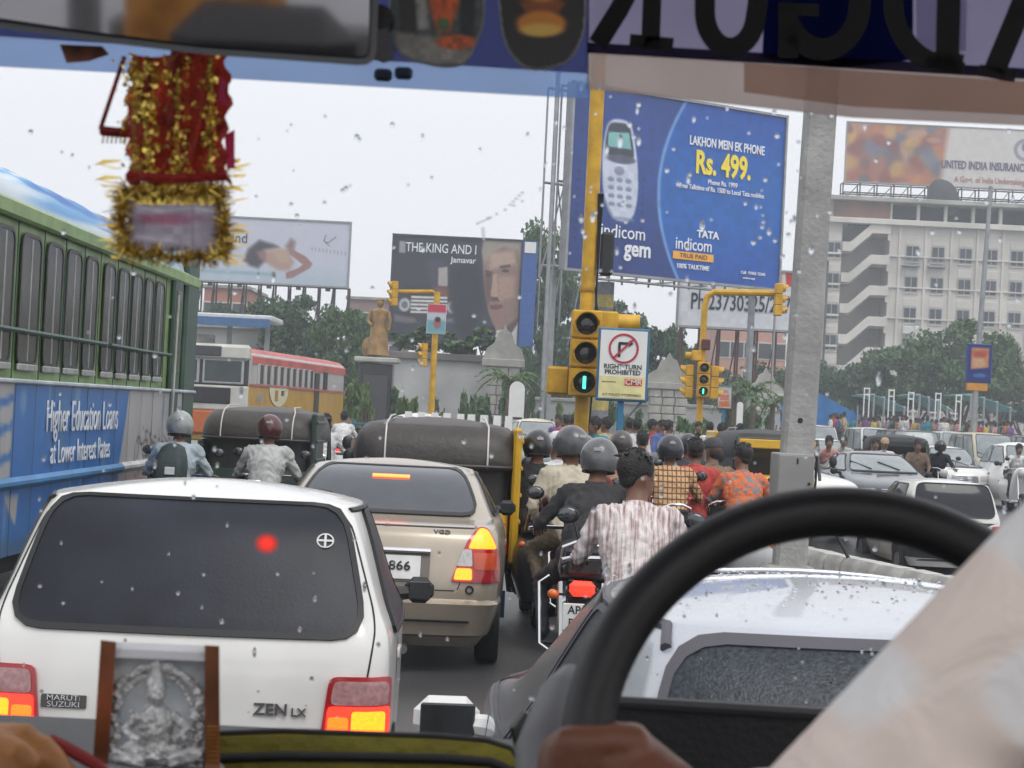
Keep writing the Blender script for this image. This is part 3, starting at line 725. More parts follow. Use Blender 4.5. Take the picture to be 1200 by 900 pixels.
T_ = [(636,120,250,84,'tall pale green tree rising between the portrait billboard and the blue billboard',0,0,.35),
 (662,116,318,80,'bushy tree directly behind the main signal pole',1,1,.2),(612,108,400,60,'low bushy tree at the foot of the bright blue side panel',0,3,.12),
 (652,100,372,60,'round tree beside the yellow signal box',1,2,.2),(345,104,336,118,'broad dark tree beneath the model billboard',1,2,.2),(398,100,350,80,'dark leafy tree just beside the statue',0,1,.2),
 (300,118,340,90,'dark tree behind the blue edged shelter roof',1,0,.2),(250,125,348,80,'dusky tree near the brick orange house',1,3,.2),(425,112,372,50,'small tree close behind the statue',0,0,.2),
 (722,112,345,80,'dark tree behind the striped billboard column',1,3,.2),(775,104,372,85,'dark tree between the striped column and the stone pier',1,1,.15),(815,100,395,50,'small dark tree by the stone pier with the peaked top',0,2,.2),
 (962,140,415,80,'dark tree at the foot of the zigzag staircase',1,0,.12),(1010,145,420,95,'tree of medium height in front of the office staircase',1,2,.12),(1065,142,395,120,'wide green tree in front of the office windows',0,1,.15),
 (1128,138,366,130,'tallest green tree before the office building',0,3,.18),(1172,146,388,80,'tree behind the lamp post with the blue advert',0,2,.15),(1210,150,425,90,'tree cut by the photo edge beside the office building',1,1,.12)]
for px,Y,yt,w,l,mt_,vr,tk in T_: tree(px,Y,yt,w,l,mt_,vr,tk)
for i,(px,Y) in enumerate([(560,150),(480,160),(690,150),(830,150),(905,120),(940,155)]):
    tree(px,Y,415 if i < 3 else 420,95,['hazy tree far behind the portrait billboard foot','hazy tree far behind the statue plinth','hazy tree far behind the main signal','hazy tree far behind the telephone hoarding','tree low beside the concrete pole','hazy tree half behind the concrete pole'][i],1,i%4,.1)
def shrub(px, Y, ytop, wpx, label, mat=0, var=0, base=0, group='garden shrubs'):
    p = gp(px, Y, 460); H = at(px,ytop,Y).z-base; w = wpx/F*Y
    t = thing('shrub', label, 'shrub', (p.x,Y,base), rng.uniform(0,6), group)
    o = put('foliage', crown(var, LEAF[mat], 'bush'), t, (0,0,-.12*H)); o.scale = (w,w,H*1.1)
    b = MB()
    for i in range(4): b.tube([(0,0,0),(.15*w*math.cos(i*1.6),.15*w*math.sin(i*1.6),H*.55)], .03, 5)
    b.build('stem', BARK, t)
WZ = 4.1
for i,(px,yt,w) in enumerate([(466,384,50),(496,376,58),(532,378,58),(562,384,50)]):
    shrub(px,86.4,yt,w,['first leafy planter shrub on the wall top by the statue','planter shrub on the wall top beneath the old car picture','planter shrub on the wall top beneath the hanging placard','planter shrub on the wall top close to the stone gate pier'][i],0,i,WZ,'planter shrubs on the wall')
for i,(px,Y,yt,w,mt_) in enumerate([(480,70,448,26,2),(465,80,440,50,0),(492,72,462,20,2),(545,72,440,20,0),(592,76,425,44,0),(640,78,452,60,0),(420,74,428,40,2),(668,74,460,40,2),(770,68,470,46,2),(812,70,474,40,0),(865,82,440,60,0),(905,78,455,50,0),(430,72,440,24,2),(740,76,466,40,0),(515,82,436,46,0),(560,80,446,40,0),(445,82,428,40,0),(620,80,428,36,0),(700,84,440,50,0)]):
    shrub(px,Y,yt,w,['bright rounded shrub behind the railing near the signal pole foot','broad dark shrub along the foot of the grey wall','small clipped bright shrub behind the railing','slim upright shrub behind the railing','shrub at the foot of the stepped gate pier','broad shrub left of the yellow signal box','light green plant beside the statue plinth','bright shrub below the yellow signal box','light hedge below the peaked stone pier','shrub beneath the small yellow signal','bushy shrub among the palms near the concrete pole','low shrub against the concrete pole','little yellow green shrub next to the plinth','shrub behind the no right turn sign post','dark shrub by the wall right of the slim signal post','dark shrub against the wall below the old car picture','tall shrub immediately behind the statue plinth','upright shrub between the stepped pier and the yellow signal','wide shrub behind the main signal mast'][i],mt_,i%3)
def palm(px, Y, ytop, label):
    p = gp(px, Y, 460); H = at(px,ytop,Y).z; t = thing('palm_tree', label, 'palm tree', p, rng.uniform(0,6), 'garden palms')
    MB().tube([(0,0,0),(.08,0,H*.4),(.0,.05,H*.72)], [.14,.11,.09], 7).build('trunk', BARK, t)
    for i in range(11):
        a = i*2.4; L = H*.32*(.8+.4*rng.random()); up = .25+.5*rng.random(); b = MB(); pts = []
        for k in range(6):
            q = k/5; pts.append(Vector((math.cos(a)*L*q, math.sin(a)*L*q, H*.72+L*(up*q*1.7-1.1*q*q))))
        b.tube(pts, [.03]*5+[.008], 4); sd_ = Vector((-math.sin(a),math.cos(a),0))
        for k in range(1,6):
            for j in (0,.5):
                q = pts[k-1].lerp(pts[k], j+.4 if j else .2); w = L*.26*(1-.12*k)
                for s in (-1,1): b.add([q, q+sd_*s*w+Vector((math.cos(a)*.08,math.sin(a)*.08,-w*.5)), q+Vector((math.cos(a)*.1,math.sin(a)*.1,0))], [(0,1,2)])
        b.build('frond', LEAF[2 if i%2 else 0], t)
for px,Y,yt,l in [(862,76,430,'short palm nearest the white placard'),(884,80,422,'taller palm between the placard and the concrete pole'),(598,74,412,'slender young palm in front of the stepped gate pier'),(905,74,445,'low palm partly behind the concrete pole')]: palm(px,Y,yt,l)
# ================================================================== POLES, SIGNALS, SIGNS
GREENLIT = M('lit green lamp', (.05,.9,.55), .3, emit=2.2, var=.1)
LENSDK = M('unlit dark lens', (.012,.010,.010), .12, coat=.5)
def signal_head(t, loc, rz=0, s=1.0, lit=True, name='signal_head'):
    """three lamp sections, each with lens and visor; faces local -Y"""
    mt = Matrix.Rotation(rz,4,'Z')
    hb = MB()
    for k in range(3): hb.box((0,0,(k-1)*.345*s), (.36*s,.24*s,.335*s), .02*s)
    h = hb.build(name, YELLOW, t, loc); h.rotation_euler = (0,0,rz)
    for k in range(3):
        z = (k-1)*.345*s; Q = Matrix.Translation((0,-.12*s,z)) @ Matrix.Rotation(math.pi/2,4,'X')
        MB().lathe([(.128*s,0),(.11*s,.02*s),(.06*s,.032*s),(.003,.036*s)], 18, mat=Q, cap=(True,True)).build('lens', LENSDK, h)
        v = MB(); n = 14; r0, r1 = .148*s, .135*s; L = .17*s
        rings = []
        for j in range(n+1):
            a = R(-35)+R(250)*j/n; c_, s_ = math.cos(a), math.sin(a); l = L*(1 if 2 < j < n-2 else .55)
            rings.append([(r0*c_,-.12*s,z+r0*s_),(r0*c_,-.12*s-l,z+r0*s_),(r1*c_,-.12*s-l,z+r1*s_),(r1*c_,-.12*s,z+r1*s_)])
        v.loft(rings, (True,True)); v.build('visor', YELLOW, h)
        if k == 0 and lit:
            MB().box((0,-.165*s,-.345*s), (.035*s,.012,.15*s), .004).build('green_arrow', GREENLIT, h)
    return h
def main_signal():
    Y = 24.0; p = gp(681, Y, 500); t = thing('traffic_signal', 'tall thick yellow traffic signal mast with a lit green arrow, nearest the camera', 'traffic signal', p, 0, 'yellow traffic signals')
    pl = MB(); pl.tube([(0,0,0),(0,0,7.6)], .088, 14); pl.build('mast', YELLOW, t)
    pl = MB(); pl.box((-.12,-.02,.75), (.12,.12,1.5), .02); pl.build('side_stub', YELLOW, t)
    for z in (2.95,3.25,.4,1.42): MB().lathe([(.10,-.03),(.11,0),(.10,.03)], 14, mat=Matrix.Translation((0,0,z))).build('clamp', M('worn yellow clamp',(.4,.22,.02),.6,0,.4), t)
    z = at(685,415,Y).z; hx = at(685,415,Y).x-p.x
    signal_head(t, (hx,-.22,z), 0, 1.0)
    zz = at(653,446,Y).z; x2 = at(654,446,Y).x-p.x; MB().box((x2,.08,zz), (.27,.30,.34), .03).build('blind_head', YELLOW, t); MB().box((x2*.5,.08,zz), (abs(x2),.06,.08)).build('bracket', YELLOW, t)
    x3 = at(722,378,Y).x-p.x; z3 = at(722,377,Y).z
    bx = MB(); bx.box((0,0,0), (.24,.26,.23), .02); b = bx.build('side_head', YELLOW, t, (x3-.1,0,z3)); 
    MB().lathe([(.105,0),(.105,.26)], 14, mat=Matrix.Translation((.12,0,-.01)) @ Matrix.Rotation(math.pi/2,4,'Y')).build('visor', YELLOW, b)
    MB().lathe([(.10,.2),(.003,.2)], 14, mat=Matrix.Translation((.12,0,-.01)) @ Matrix.Rotation(math.pi/2,4,'Y')).build('lens', LENSDK, b)
    zb = at(711,298,Y).z; xb = at(711,298,Y).x-p.x
    MB().box((xb,.0,zb), (.16,.2,.52), .03).build('black_head', BLACKP, t); MB().box((xb*.5,0,zb), (xb,.05,.05)).build('bracket', YELLOW, t)
    w = MB()
    for i in range(5): w.tube([(.09+.02*i,-.06,1.6+.3*i),(.13-.01*i,-.08,2.4+.2*i),(.07+.015*i,-.07,4.4)], .008, 4)
    w.build('cable', BLACKP, t)
main_signal()
def turn_sign():
    Y = 23.2; a, b = at(701,464,Y), at(755,472,Y); c = (a+b)/2; tp = at(732,392,Y); p = gp(729, Y, 490)
    H = .80; W_ = .55; z0 = c.z
    t = thing('road_sign', 'white no right turn sign with red ring and yellow sponsor strip', 'road sign', (c.x,Y,0))
    MB().box((0,.03,z0+H/2), (W_+.05,.04,H+.05), .01).build('sign_board', BLUEP, t)
    MB().box((0,.0,z0+H/2), (W_-.01,.02,H-.01)).build('face', WHITEP, t)
    MB().box((0,-.012,z0+.14), (W_-.03,.006,.25)).build('yellow_strip', M('pale yellow print', (.72,.66,.33), .6), t)
    Q = Matrix.Translation((0,-.014,z0+H*.735)) @ Matrix.Rotation(math.pi/2,4,'X'); rd = M('sign red', (.45,.03,.07), .5)
    MB().lathe([(.150,-.003),(.175,-.003),(.175,.004),(.150,.004),(.150,-.003)], 32, mat=Q).build('red_ring', rd, t)
    MB().box((0,0,.007), (.31,.024,.006), 0, 0, Q @ Matrix.Rotation(R(45),4,'Z')).build('red_bar', rd, t)
    ar = MB(); ar.box((-.05,-.016,z0+H*.71), (.03,.005,.16)); ar.box((.01,-.0162,z0+H*.71+.08), (.14,.005,.03)); 
    ar.prism([(.06,-.038),(.11,0),(.06,.038)], -.003, .003, mat=Matrix.Translation((0,-.0165,z0+H*.71+.08)) @ Matrix.Rotation(math.pi/2,4,'X')); ar.build('arrow', INK, t)
    text('RIGHT TURN', .075, INK, t, FACE(0,-.013,z0+.375), 1.0, .02, .002); text('PROHIBITED', .075, INK, t, FACE(0,-.013,z0+.31), 1.0, .02, .002)
    MB().box((.13,-.017,z0+.20), (.2,.004,.075)).build('red_label', M('label red', (.6,.04,.04), .5), t); text('CMR', .085, WHITEP, t, FACE(.13,-.02,z0+.2), 1.1, .01, .002)
    text('Sponsored by:', .028, INK, t, FACE(-.15,-.017,z0+.20), 1, 0, .001); text('A.P. POLICE HYDERABAD', .042, INK, t, FACE(0,-.017,z0+.05), .95, 0, .001)
    MB().box((0,.09,z0/2+.2), (.075,.06,z0+.4), .01).build('post', M('blue post paint', (.03,.18,.34), .5), t); MB().tube([(.26,.06,z0),(.03,.1,z0-.27)], .014, 6).build('brace', STEEL, t)
turn_sign()
def pole_concrete():
    Y = 16.6; p = gp(926, Y, 600); t = thing('concrete_pole', 'thick square grey concrete pole with a metal box near its foot', 'pole', p)
    lean = R(1.2); b = MB(); n = 6; rings = []
    for i in range(n+1):
        z = 6.6*i/n; w = .132-.01*i/n; x = math.tan(lean)*z; c = .03
        rings.append([(x+sx*(w-(c if q else 0)), sy*(w-(0 if q else c)), z) for sx,sy,q in ((1,1,0),(1,1,1),(-1,1,1),(-1,1,0),(-1,-1,0),(-1,-1,1),(1,-1,1),(1,-1,0))])
    b.loft(rings); b.build('shaft', M('streaky pole concrete', (.33,.325,.315), .85, 0, .22, 3, .5, 22), t)
    z = at(926,558,Y).z-p.z; G = M('grey junction box paint', (.25,.25,.24), .55, 0, .15, 3)
    bx = MB().box((-.005,-.02,z), (.31,.40,.385), .012).build('junction_box', G, t); MB().box((0,-.222,z), (.285,.01,.35), .004).build('box_door', G, bx)
    MB().lathe([(.012,0),(.012,.01),(.003,.012)], 10, mat=Matrix.Translation((.11,-.228,z-.05)) @ Matrix.Rotation(math.pi/2,4,'X')).build('lock', INK, bx)
    MB().box((.01,-.229,z+.13), (.012,.006,.045)).build('handle', INK, bx)
    zh = at(924,492,Y).z-p.z; MB().lathe([(.021,0),(.021,.01),(.003,.011)], 12, mat=Matrix.Translation((math.tan(lean)*zh-.01,-.126,zh)) @ Matrix.Rotation(math.pi/2,4,'X')).build('hole', INK, t)
    MB().box((0,0,.2), (.44,.5,.9), .04).build('footing', CONC, t)
pole_concrete()
def left_signal():
    Y = 55.; p = gp(506, Y, 470); t = thing('traffic_signal', 'slim yellow signal post with a hanging placard before the portrait billboard', 'traffic signal', p, 0, 'yellow traffic signals')
    zt = at(512,342,Y).z; MB().tube([(0,0,0),(0,0,zt)], .085, 8).build('mast', YELLOW, t)
    xa = at(463,344,Y).x-p.x; MB().tube([(0,0,zt-.35),(0,0,zt-.1),(-.12,0,zt),(xa,0,zt-.05)], .055, 7).build('arm', YELLOW, t)
    signal_head(t, (xa-.02,0,at(463,344,Y).z), R(-75), .66, False); x2 = at(497,416,Y).x-p.x; signal_head(t, (x2,0,at(497,416,Y).z), R(-75), .62, False)
    k = Pic(20,32,(.70,.74,.78)); k.poly([(0,0),(.7,0),(.7,.28),(0,.28)],(.72,.25,.32),.05); k.poly([(0,.55),(.7,.55),(.7,1),(0,1)],(.40,.62,.66),.1); k.ell(.35,.66,.13,.17,(.62,.36,.38),.4); k.ell(.36,.52,.1,.09,(.25,.15,.15),.4)
    z0 = at(511,391,Y).z; print_grid('placard', k, t, lambda s,q: (-.23+.5*s, -.14, z0+.80*(1-q)))
    MB().box((.02,-.11,z0+.40), (.52,.03,.82)).build('placard_back', WHITEP, t)
left_signal()
def small_signal():
    Y = 46.; p = gp(819, Y, 500); t = thing('traffic_signal', 'distant yellow signal with several heads and a long curved arm before the telephone hoarding', 'traffic signal', p, 0, 'yellow traffic signals')
    zt = at(830,342,Y).z; xe = at(912,352,Y).x-p.x; MB().tube([(0,0,0),(0,0,zt-.35),(.06,0,zt-.1),(.2,0,zt),(xe,0,zt+.05)], .075, 8).build('mast', YELLOW, t)
    z = at(823,445,Y).z; signal_head(t, (.03,-.2,z), 0, .78); signal_head(t, (-.27,.02,z-.05), R(-90), .74, False); signal_head(t, (.30,.02,z-.05), R(90), .74, False)
    signal_head(t, (xe,0,zt-.1), R(90), .72, False)
    MB().box((.06,-.05,at(827,404,Y).z), (.2,.22,.24), .02).build('red_box', M('dark red box', (.08,.02,.02), .5), t)
    b = MB().box((-.14,-.05,at(818,417,Y).z), (.22,.26,.24), .02).build('upper_head', YELLOW, t)
    MB().lathe([(.08,0),(.08,.16)], 10, mat=Matrix.Translation((-.24,-.06,at(818,417,Y).z)) @ Matrix.Rotation(-math.pi/2,4,'Y')).build('visor', YELLOW, b)
small_signal()
def placard(px, Y, wpx, y0, y1, label, pic=None, post=BLUEP):
    p = gp(px, Y, 490); w = wpx/F*Y; z1, z0 = at(px,y0,Y).z-p.z, at(px,y1,Y).z-p.z
    t = thing('notice_board', label, 'sign', p, 0); MB().box((0,.03,(z0+z1)/2), (w+.06,.05,z1-z0+.06), .01).build('board', post, t)
    print_grid('face', pic, t, lambda s,q: (-w/2+w*s,-.002,z1+(z0-z1)*q)); MB().box((0,.08,z0/2), (.09,.06,z0), .01).build('post', post, t); return t
pc = Pic(24,44,(.74,.70,.66)); pc.poly([(.08,.35),(.46,.35),(.46,.62),(.08,.62)],(.74,.45,.38),.05); pc.poly([(.03,.7),(.5,.66),(.5,.95),(.03,.95)],(.75,.42,.25),.08); pc.ell(.27,.2,.14,.1,(.70,.55,.52),.4); pc.noise(.15,3,4)
placard(848,50,15,454,478,'small white and orange notice on a blue post right of the distant signal',pc)
def stone_marker(px, Y, w, y0, y1, label):
    p = gp(px,Y,480); H = at(px,y0,Y).z; wd = w/F*Y; t = thing('stone_marker', label, 'marker', p, 0, 'white stone markers')
    pr = [(-wd/2,.3),(wd/2,.3)]+[(wd/2*math.cos(a),H-wd/2+wd/2*math.sin(a)) for a in np.linspace(0,math.pi,9)]
    MB().prism(pr,-.08,.08,mat=Matrix.Rotation(math.pi/2,4,'X')).build('slab', WHITEP, t); MB().box((0,0,.18),(wd*1.3,.5,.36),.03).build('base', STONE, t)
    MB().box((0,-.1,H*.55),(wd*.8,.03,.07)).build('band', INK, t)
stone_marker(605,69,18,447,472,'round topped white stone marker behind the railing under the gate pier'); stone_marker(867,64,7,471,490,'thin pointed white marker behind the railing near the palms')
def lamp_post():
    Y = 60.; p = gp(1141, Y, 505); t = thing('lamp_post', 'tall thin grey lamp post carrying a blue and orange advert box', 'lamp post', p)
    MB().tube([(0,0,0),(.0,0,3.2),(.18,0,9.2)], [.11,.09,.06], 10).build('mast', GREYST, t)
    z0, z1 = at(1146,448,Y).z-p.z, at(1146,404,Y).z-p.z; k = Pic(26,44,(.06,.15,.42)); k.poly([(.07,.08),(.53,.08),(.53,.6),(.07,.66)],(.72,.48,.36),.05); k.poly([(.1,.2),(.48,.16),(.44,.34),(.14,.36)],(.66,.28,.2),.1); k.poly([(.12,.36),(.44,.36),(.42,.6),(.16,.6)],(.74,.6,.45),.1); k.ell(.3,.82,.17,.06,(.22,.38,.62),.3); k.noise(.1,1,4)
    w = .34; b = MB().box((.06,0,(z0+z1)/2), (w*2+.06,.22,z1-z0+.04), .02).build('advert_box', M('advert blue', (.02,.06,.25), .5), t)
    print_grid('advert', k, b, lambda s,q: (.06-w+2*w*s,-.114,z1+(z0-z1)*q)); MB().box((.03,0,z0-.14), (w*1.8,.2,.24), .02).build('orange_band', M('advert orange', (.55,.25,.04), .5), t)
lamp_post()
def statue():
    Y = 80.; p = gp(440, Y, 470); t = thing('statue', 'golden brown standing statue on a dark inscribed plinth', 'statue', p)
    G = M('weathered bronze gold', (.30,.18,.07), .55, .35, .35, 3, .4, 8); z0 = at(440,422,Y).z
    MB().box((0,0,.28), (2.0,1.9,.56), .04).build('plinth_step', STONE, t); pl = MB().box((0,0,z0*.5+.1), (1.3,1.3,z0-.5), .04).build('plinth', M('black granite', (.02,.02,.022), .25), t)
    MB().box((0,0,z0), (1.75,1.7,.2), .04).build('plinth_cap', STONE, t); MB().box((0,-.66,z0*.5+.1), (.95,.02,z0*.6)).build('inscription', M('dark plaque', (.045,.045,.05), .4), pl)
    H = at(443,352,Y).z-z0; s = H/1.8; b = MB()
    b.lathe([(.34*s,.1),(.30*s,.3*s),(.25*s,.85*s),(.20*s,1.05*s),(.25*s,1.3*s),(.24*s,1.42*s),(.08*s,1.5*s)], 14, cap=(True,True)); b.ell((0,-.01,1.64*s), (.1*s,.11*s,.14*s)); b.ell((0,.02,1.74*s), (.12*s,.12*s,.06*s))
    b.tube([(-.24*s,0,1.4*s),(-.33*s,-.05*s,1.1*s),(-.2*s,-.26*s,.95*s)], [.075*s,.06*s,.045*s], 8); b.tube([(.24*s,0,1.4*s),(.31*s,-.02,1.12*s),(.28*s,-.08*s,.82*s)], [.075*s,.06*s,.045*s], 8)
    for k in range(7): b.tube([(.27*s*math.cos(k),.27*s*math.sin(k),.1),(.22*s*math.cos(k+.2),.22*s*math.sin(k+.2),1.0*s)], .035*s, 5)
    b.ell((-.3*s,.2*s,.3*s), (.2*s,.2*s,.32*s)); b.build('figure', G, t, (0,0,z0+.1))
statue()
# blue-green bus bay canopies with white portal posts, far right
def bays():
    Y = 125.; TE = M('teal sheet', (.05,.30,.33), .45, 0, .2, 2); sh = None
    for px0, px1, l in [(1018,1066,'nearest teal curved bus bay canopy with white ribs left of the lamp post'),(1072,1116,'middle teal curved bus bay canopy behind the crowd'),(1130,1192,'teal curved bus bay canopy right of the lamp post')]:
        a, b = at(px0,470,Y), at(px1,475,Y); w = b.x-a.x; zt = at(px0,462,Y).z
        t = thing('bus_bay', l, 'shelter', ((a.x+b.x)/2,Y,0), 0, 'teal bus bay canopies')
        n = 8
        for j in range(4):
            pts = [(-w/2+w*i/n, zt-.9*(i/n)**1.7) for i in range(n+1)]; pts += [(x,z-.06) for x,z in pts[::-1]]
            MB().prism(pts, j*1.6, j*1.6+1.55, mat=Matrix.Rotation(math.pi/2,4,'X') @ Matrix.Diagonal((1,1,-1,1))).build('canopy_sheet', TE, t)
        for i in (1,3,5,7):
            x = -w/2+w*i/n; MB().tube([(x,0,0),(x,0,zt-.9*(i/n)**1.7)], .07, 6).build('column', GREYST, t)
            MB().tube([(x,-.1,zt-.9*(i/n)**1.7+.03),(x,6.2,zt-.9*(i/n)**1.7+.03)], .05, 5).build('rib', M('pale rib', (.5,.55,.55), .5), t)
    for px, y0, l in [(1014,454,'white portal post standing furthest from the lamp post'),(1043,456,'white portal post over the near end of the first teal canopy'),(1066,459,'white portal post at the gap after the first teal canopy'),(1098,460,'white portal post over the middle teal canopy'),(1122,462,'white portal post next to the lamp post')]:
        p = gp(px, 118, 500); H = at(px,y0,118).z; t = thing('portal_post', l, 'post', p, 0, 'white portal posts')
        for x in (-.15,.15): MB().box((x,0,H/2), (.07,.07,H), .01).build('upright', WHITEP, t)
        for z in (H-.06,H-.42): MB().box((0,0,z), (.23,.06,.08)).build('crossbar', WHITEP, t)
    p = gp(957, 100, 490); t = thing('tarpaulin', 'bright blue tarpaulin stall roof beside the concrete pole', 'tarpaulin', p)
    h = at(957,466,100).z; MB().loft([[(-2.6,0,h+.3),(-.5,0,h+.5),(2.2,0,h-.8),(2.2,0,h-.9),(-2.6,0,.6)],[(-2.6,3,h+.2),(-.5,3,h+.4),(2.2,3,h-.9),(2.2,3,h-1.0),(-2.6,3,.5)]]).build('sheet', M('blue tarpaulin cloth', (.02,.16,.42), .5, 0, .25, 1.5), t)
    for x in (-2.4,2.0): MB().tube([(x,-.1,0),(x,-.1,h-.3)], .05, 5).build('pole', STEEL, t)
bays()
# median: pale kerb blocks curving to the oncoming side
def median():
    t = thing('median_kerb', 'low pale concrete median of separate blocks beyond the silver hatchback', 'median', (0,0,0))
    bl = None; pts = [(2.0,30),(2.3,27.5),(2.7,25),(3.1,23),(3.45,21.3),(3.85,19.6),(4.3,18),(4.9,16.5),(5.6,15.3)]
    P = []
    for (x0,y0),(x1,y1) in zip(pts, pts[1:]):
        k = max(1, int(math.hypot(x1-x0,y1-y0)/.42))
        for i in range(k): P.append((Vector((x0+(x1-x0)*i/k, y0+(y1-y0)*i/k, 0)), math.atan2(y1-y0,x1-x0)))
    for i, (p, a) in enumerate(P):
        z = gz(p.x,p.y)
        if bl is None:
            b = MB(); L = .385; pr = [(-.17,-.42),(.17,-.42),(.15,.34),(.09,.42),(-.09,.42),(-.15,.34)]
            b.loft([[(L*s,x,zz) for x,zz in pr] for s in (-.5,.5)])
            bl = b.build('kerb_block', M('whitewashed concrete', (.50,.49,.46), .85, 0, .3, 3, .3, 20), t)
        o = bl if i == 0 else put('kerb_block', bl.data, t)
        o.location = (p.x,p.y,0); o.rotation_euler = (0,rng.normal()*.02,a+rng.normal()*.03)
    rod = MB().tube([(3.72,20.6,.1),(3.38,20.6,.68)], .02, 6).build('bent_rod', M('dark iron', (.03,.03,.03), .6), t)
median()
dv = None
for i, px in enumerate([479,494,510,524,540,553,568,583,597]):
    p = gp(px, 44, 480); H = at(px,482 if i not in (6,8) else 478,44).z
    if dv is None:
        t = thing('divider_post', 'white concrete divider post over the rickshaw roof', 'divider post', p, 0, 'white divider posts above the rickshaw roof')
        MB().loft([[(s*.085,q*.08,z) for s,q in ((-1,-1),(1,-1),(1,1),(-1,1))] if z < 9 else None for z in (0,H*.85)]+[[(s*.075,q*.07,H) for s,q in ((-1,-1),(1,-1),(1,1),(-1,1))]]).build('post_body', WHITEP, t)
        MB().box((0,0,H*.4), (.2,.2,.1), .02).build('collar', STEEL, t); dv = t
    else: dup(dv, p, rng.normal()*.1, 'white concrete divider post over the rickshaw roof')
# ================================================================== CARS
HATCH = dict(keys=[(.20,.10,3.28,.64),(.30,.02,3.34,.71),(.45,0,3.37,.742),(.62,0,3.37,.748),(.78,.01,3.34,.75),(.88,.03,3.2,.748),(.93,.05,2.9,.74),(.97,.07,2.56,.725),(1.02,.10,2.44,.70),(1.20,.20,2.02,.64),(1.31,.28,1.78,.60),(1.365,.36,1.62,.57)],
  rc=.11, rcf=.3, bow=.05, bowf=.14, crown=.06, wb=(.55,2.82), r=.265, pz=.45)
SEDAN = dict(keys=[(.17,.16,4.1,.70),(.30,.03,4.2,.795),(.46,0,4.24,.83),(.60,.0,4.24,.836),(.75,.05,4.2,.838),(.86,.085,3.9,.832),(.93,.12,3.4,.815),(.97,.20,3.15,.795),(.982,.50,3.08,.785),(1.0,.60,3.02,.765),(1.17,.95,2.62,.675),(1.27,1.2,2.3,.61),(1.305,1.42,2.15,.565)],
  rc=.16, rcf=.3, bow=.06, bowf=.16, crown=.055, wb=(.85,3.3), r=.285)
AMB = dict(keys=[(.22,.1,4.1,.68),(.4,.0,4.26,.80),(.6,0,4.28,.82),(.78,.03,4.25,.80),(.92,.12,4.1,.74),(1.0,.3,3.2,.72),(1.06,.55,2.95,.70),(1.3,.8,2.65,.64),(1.46,1.0,2.45,.58),(1.52,1.15,2.3,.53)],
  rc=.3, rcf=.42, bow=.1, bowf=.12, crown=.09, wb=(.8,3.4), r=.31)
VAN = dict(keys=[(.25,.06,3.35,.64),(.4,.0,3.42,.71),(.7,0,3.43,.72),(1.0,.02,3.36,.72),(1.1,.03,3.3,.715),(1.5,.08,2.95,.66),(1.7,.12,2.72,.63),(1.76,.2,2.6,.58)],
  rc=.1, rcf=.2, bow=.03, bowf=.12, crown=.06, wb=(.6,2.6), r=.26)
JEEP = dict(keys=[(.35,.05,3.9,.72),(.5,.0,4.0,.78),(.9,0,4.0,.78),(1.05,.02,3.9,.77),(1.1,.03,2.9,.76),(1.15,.03,2.75,.75),(1.6,.06,2.55,.70),(1.75,.1,2.45,.66)],
  rc=.1, rcf=.14, bow=.02, bowf=.06, crown=.05, wb=(.7,3.2), r=.34)
GASK = M('window rubber', (.012,.012,.014), .5)
def pline(P, z): return P
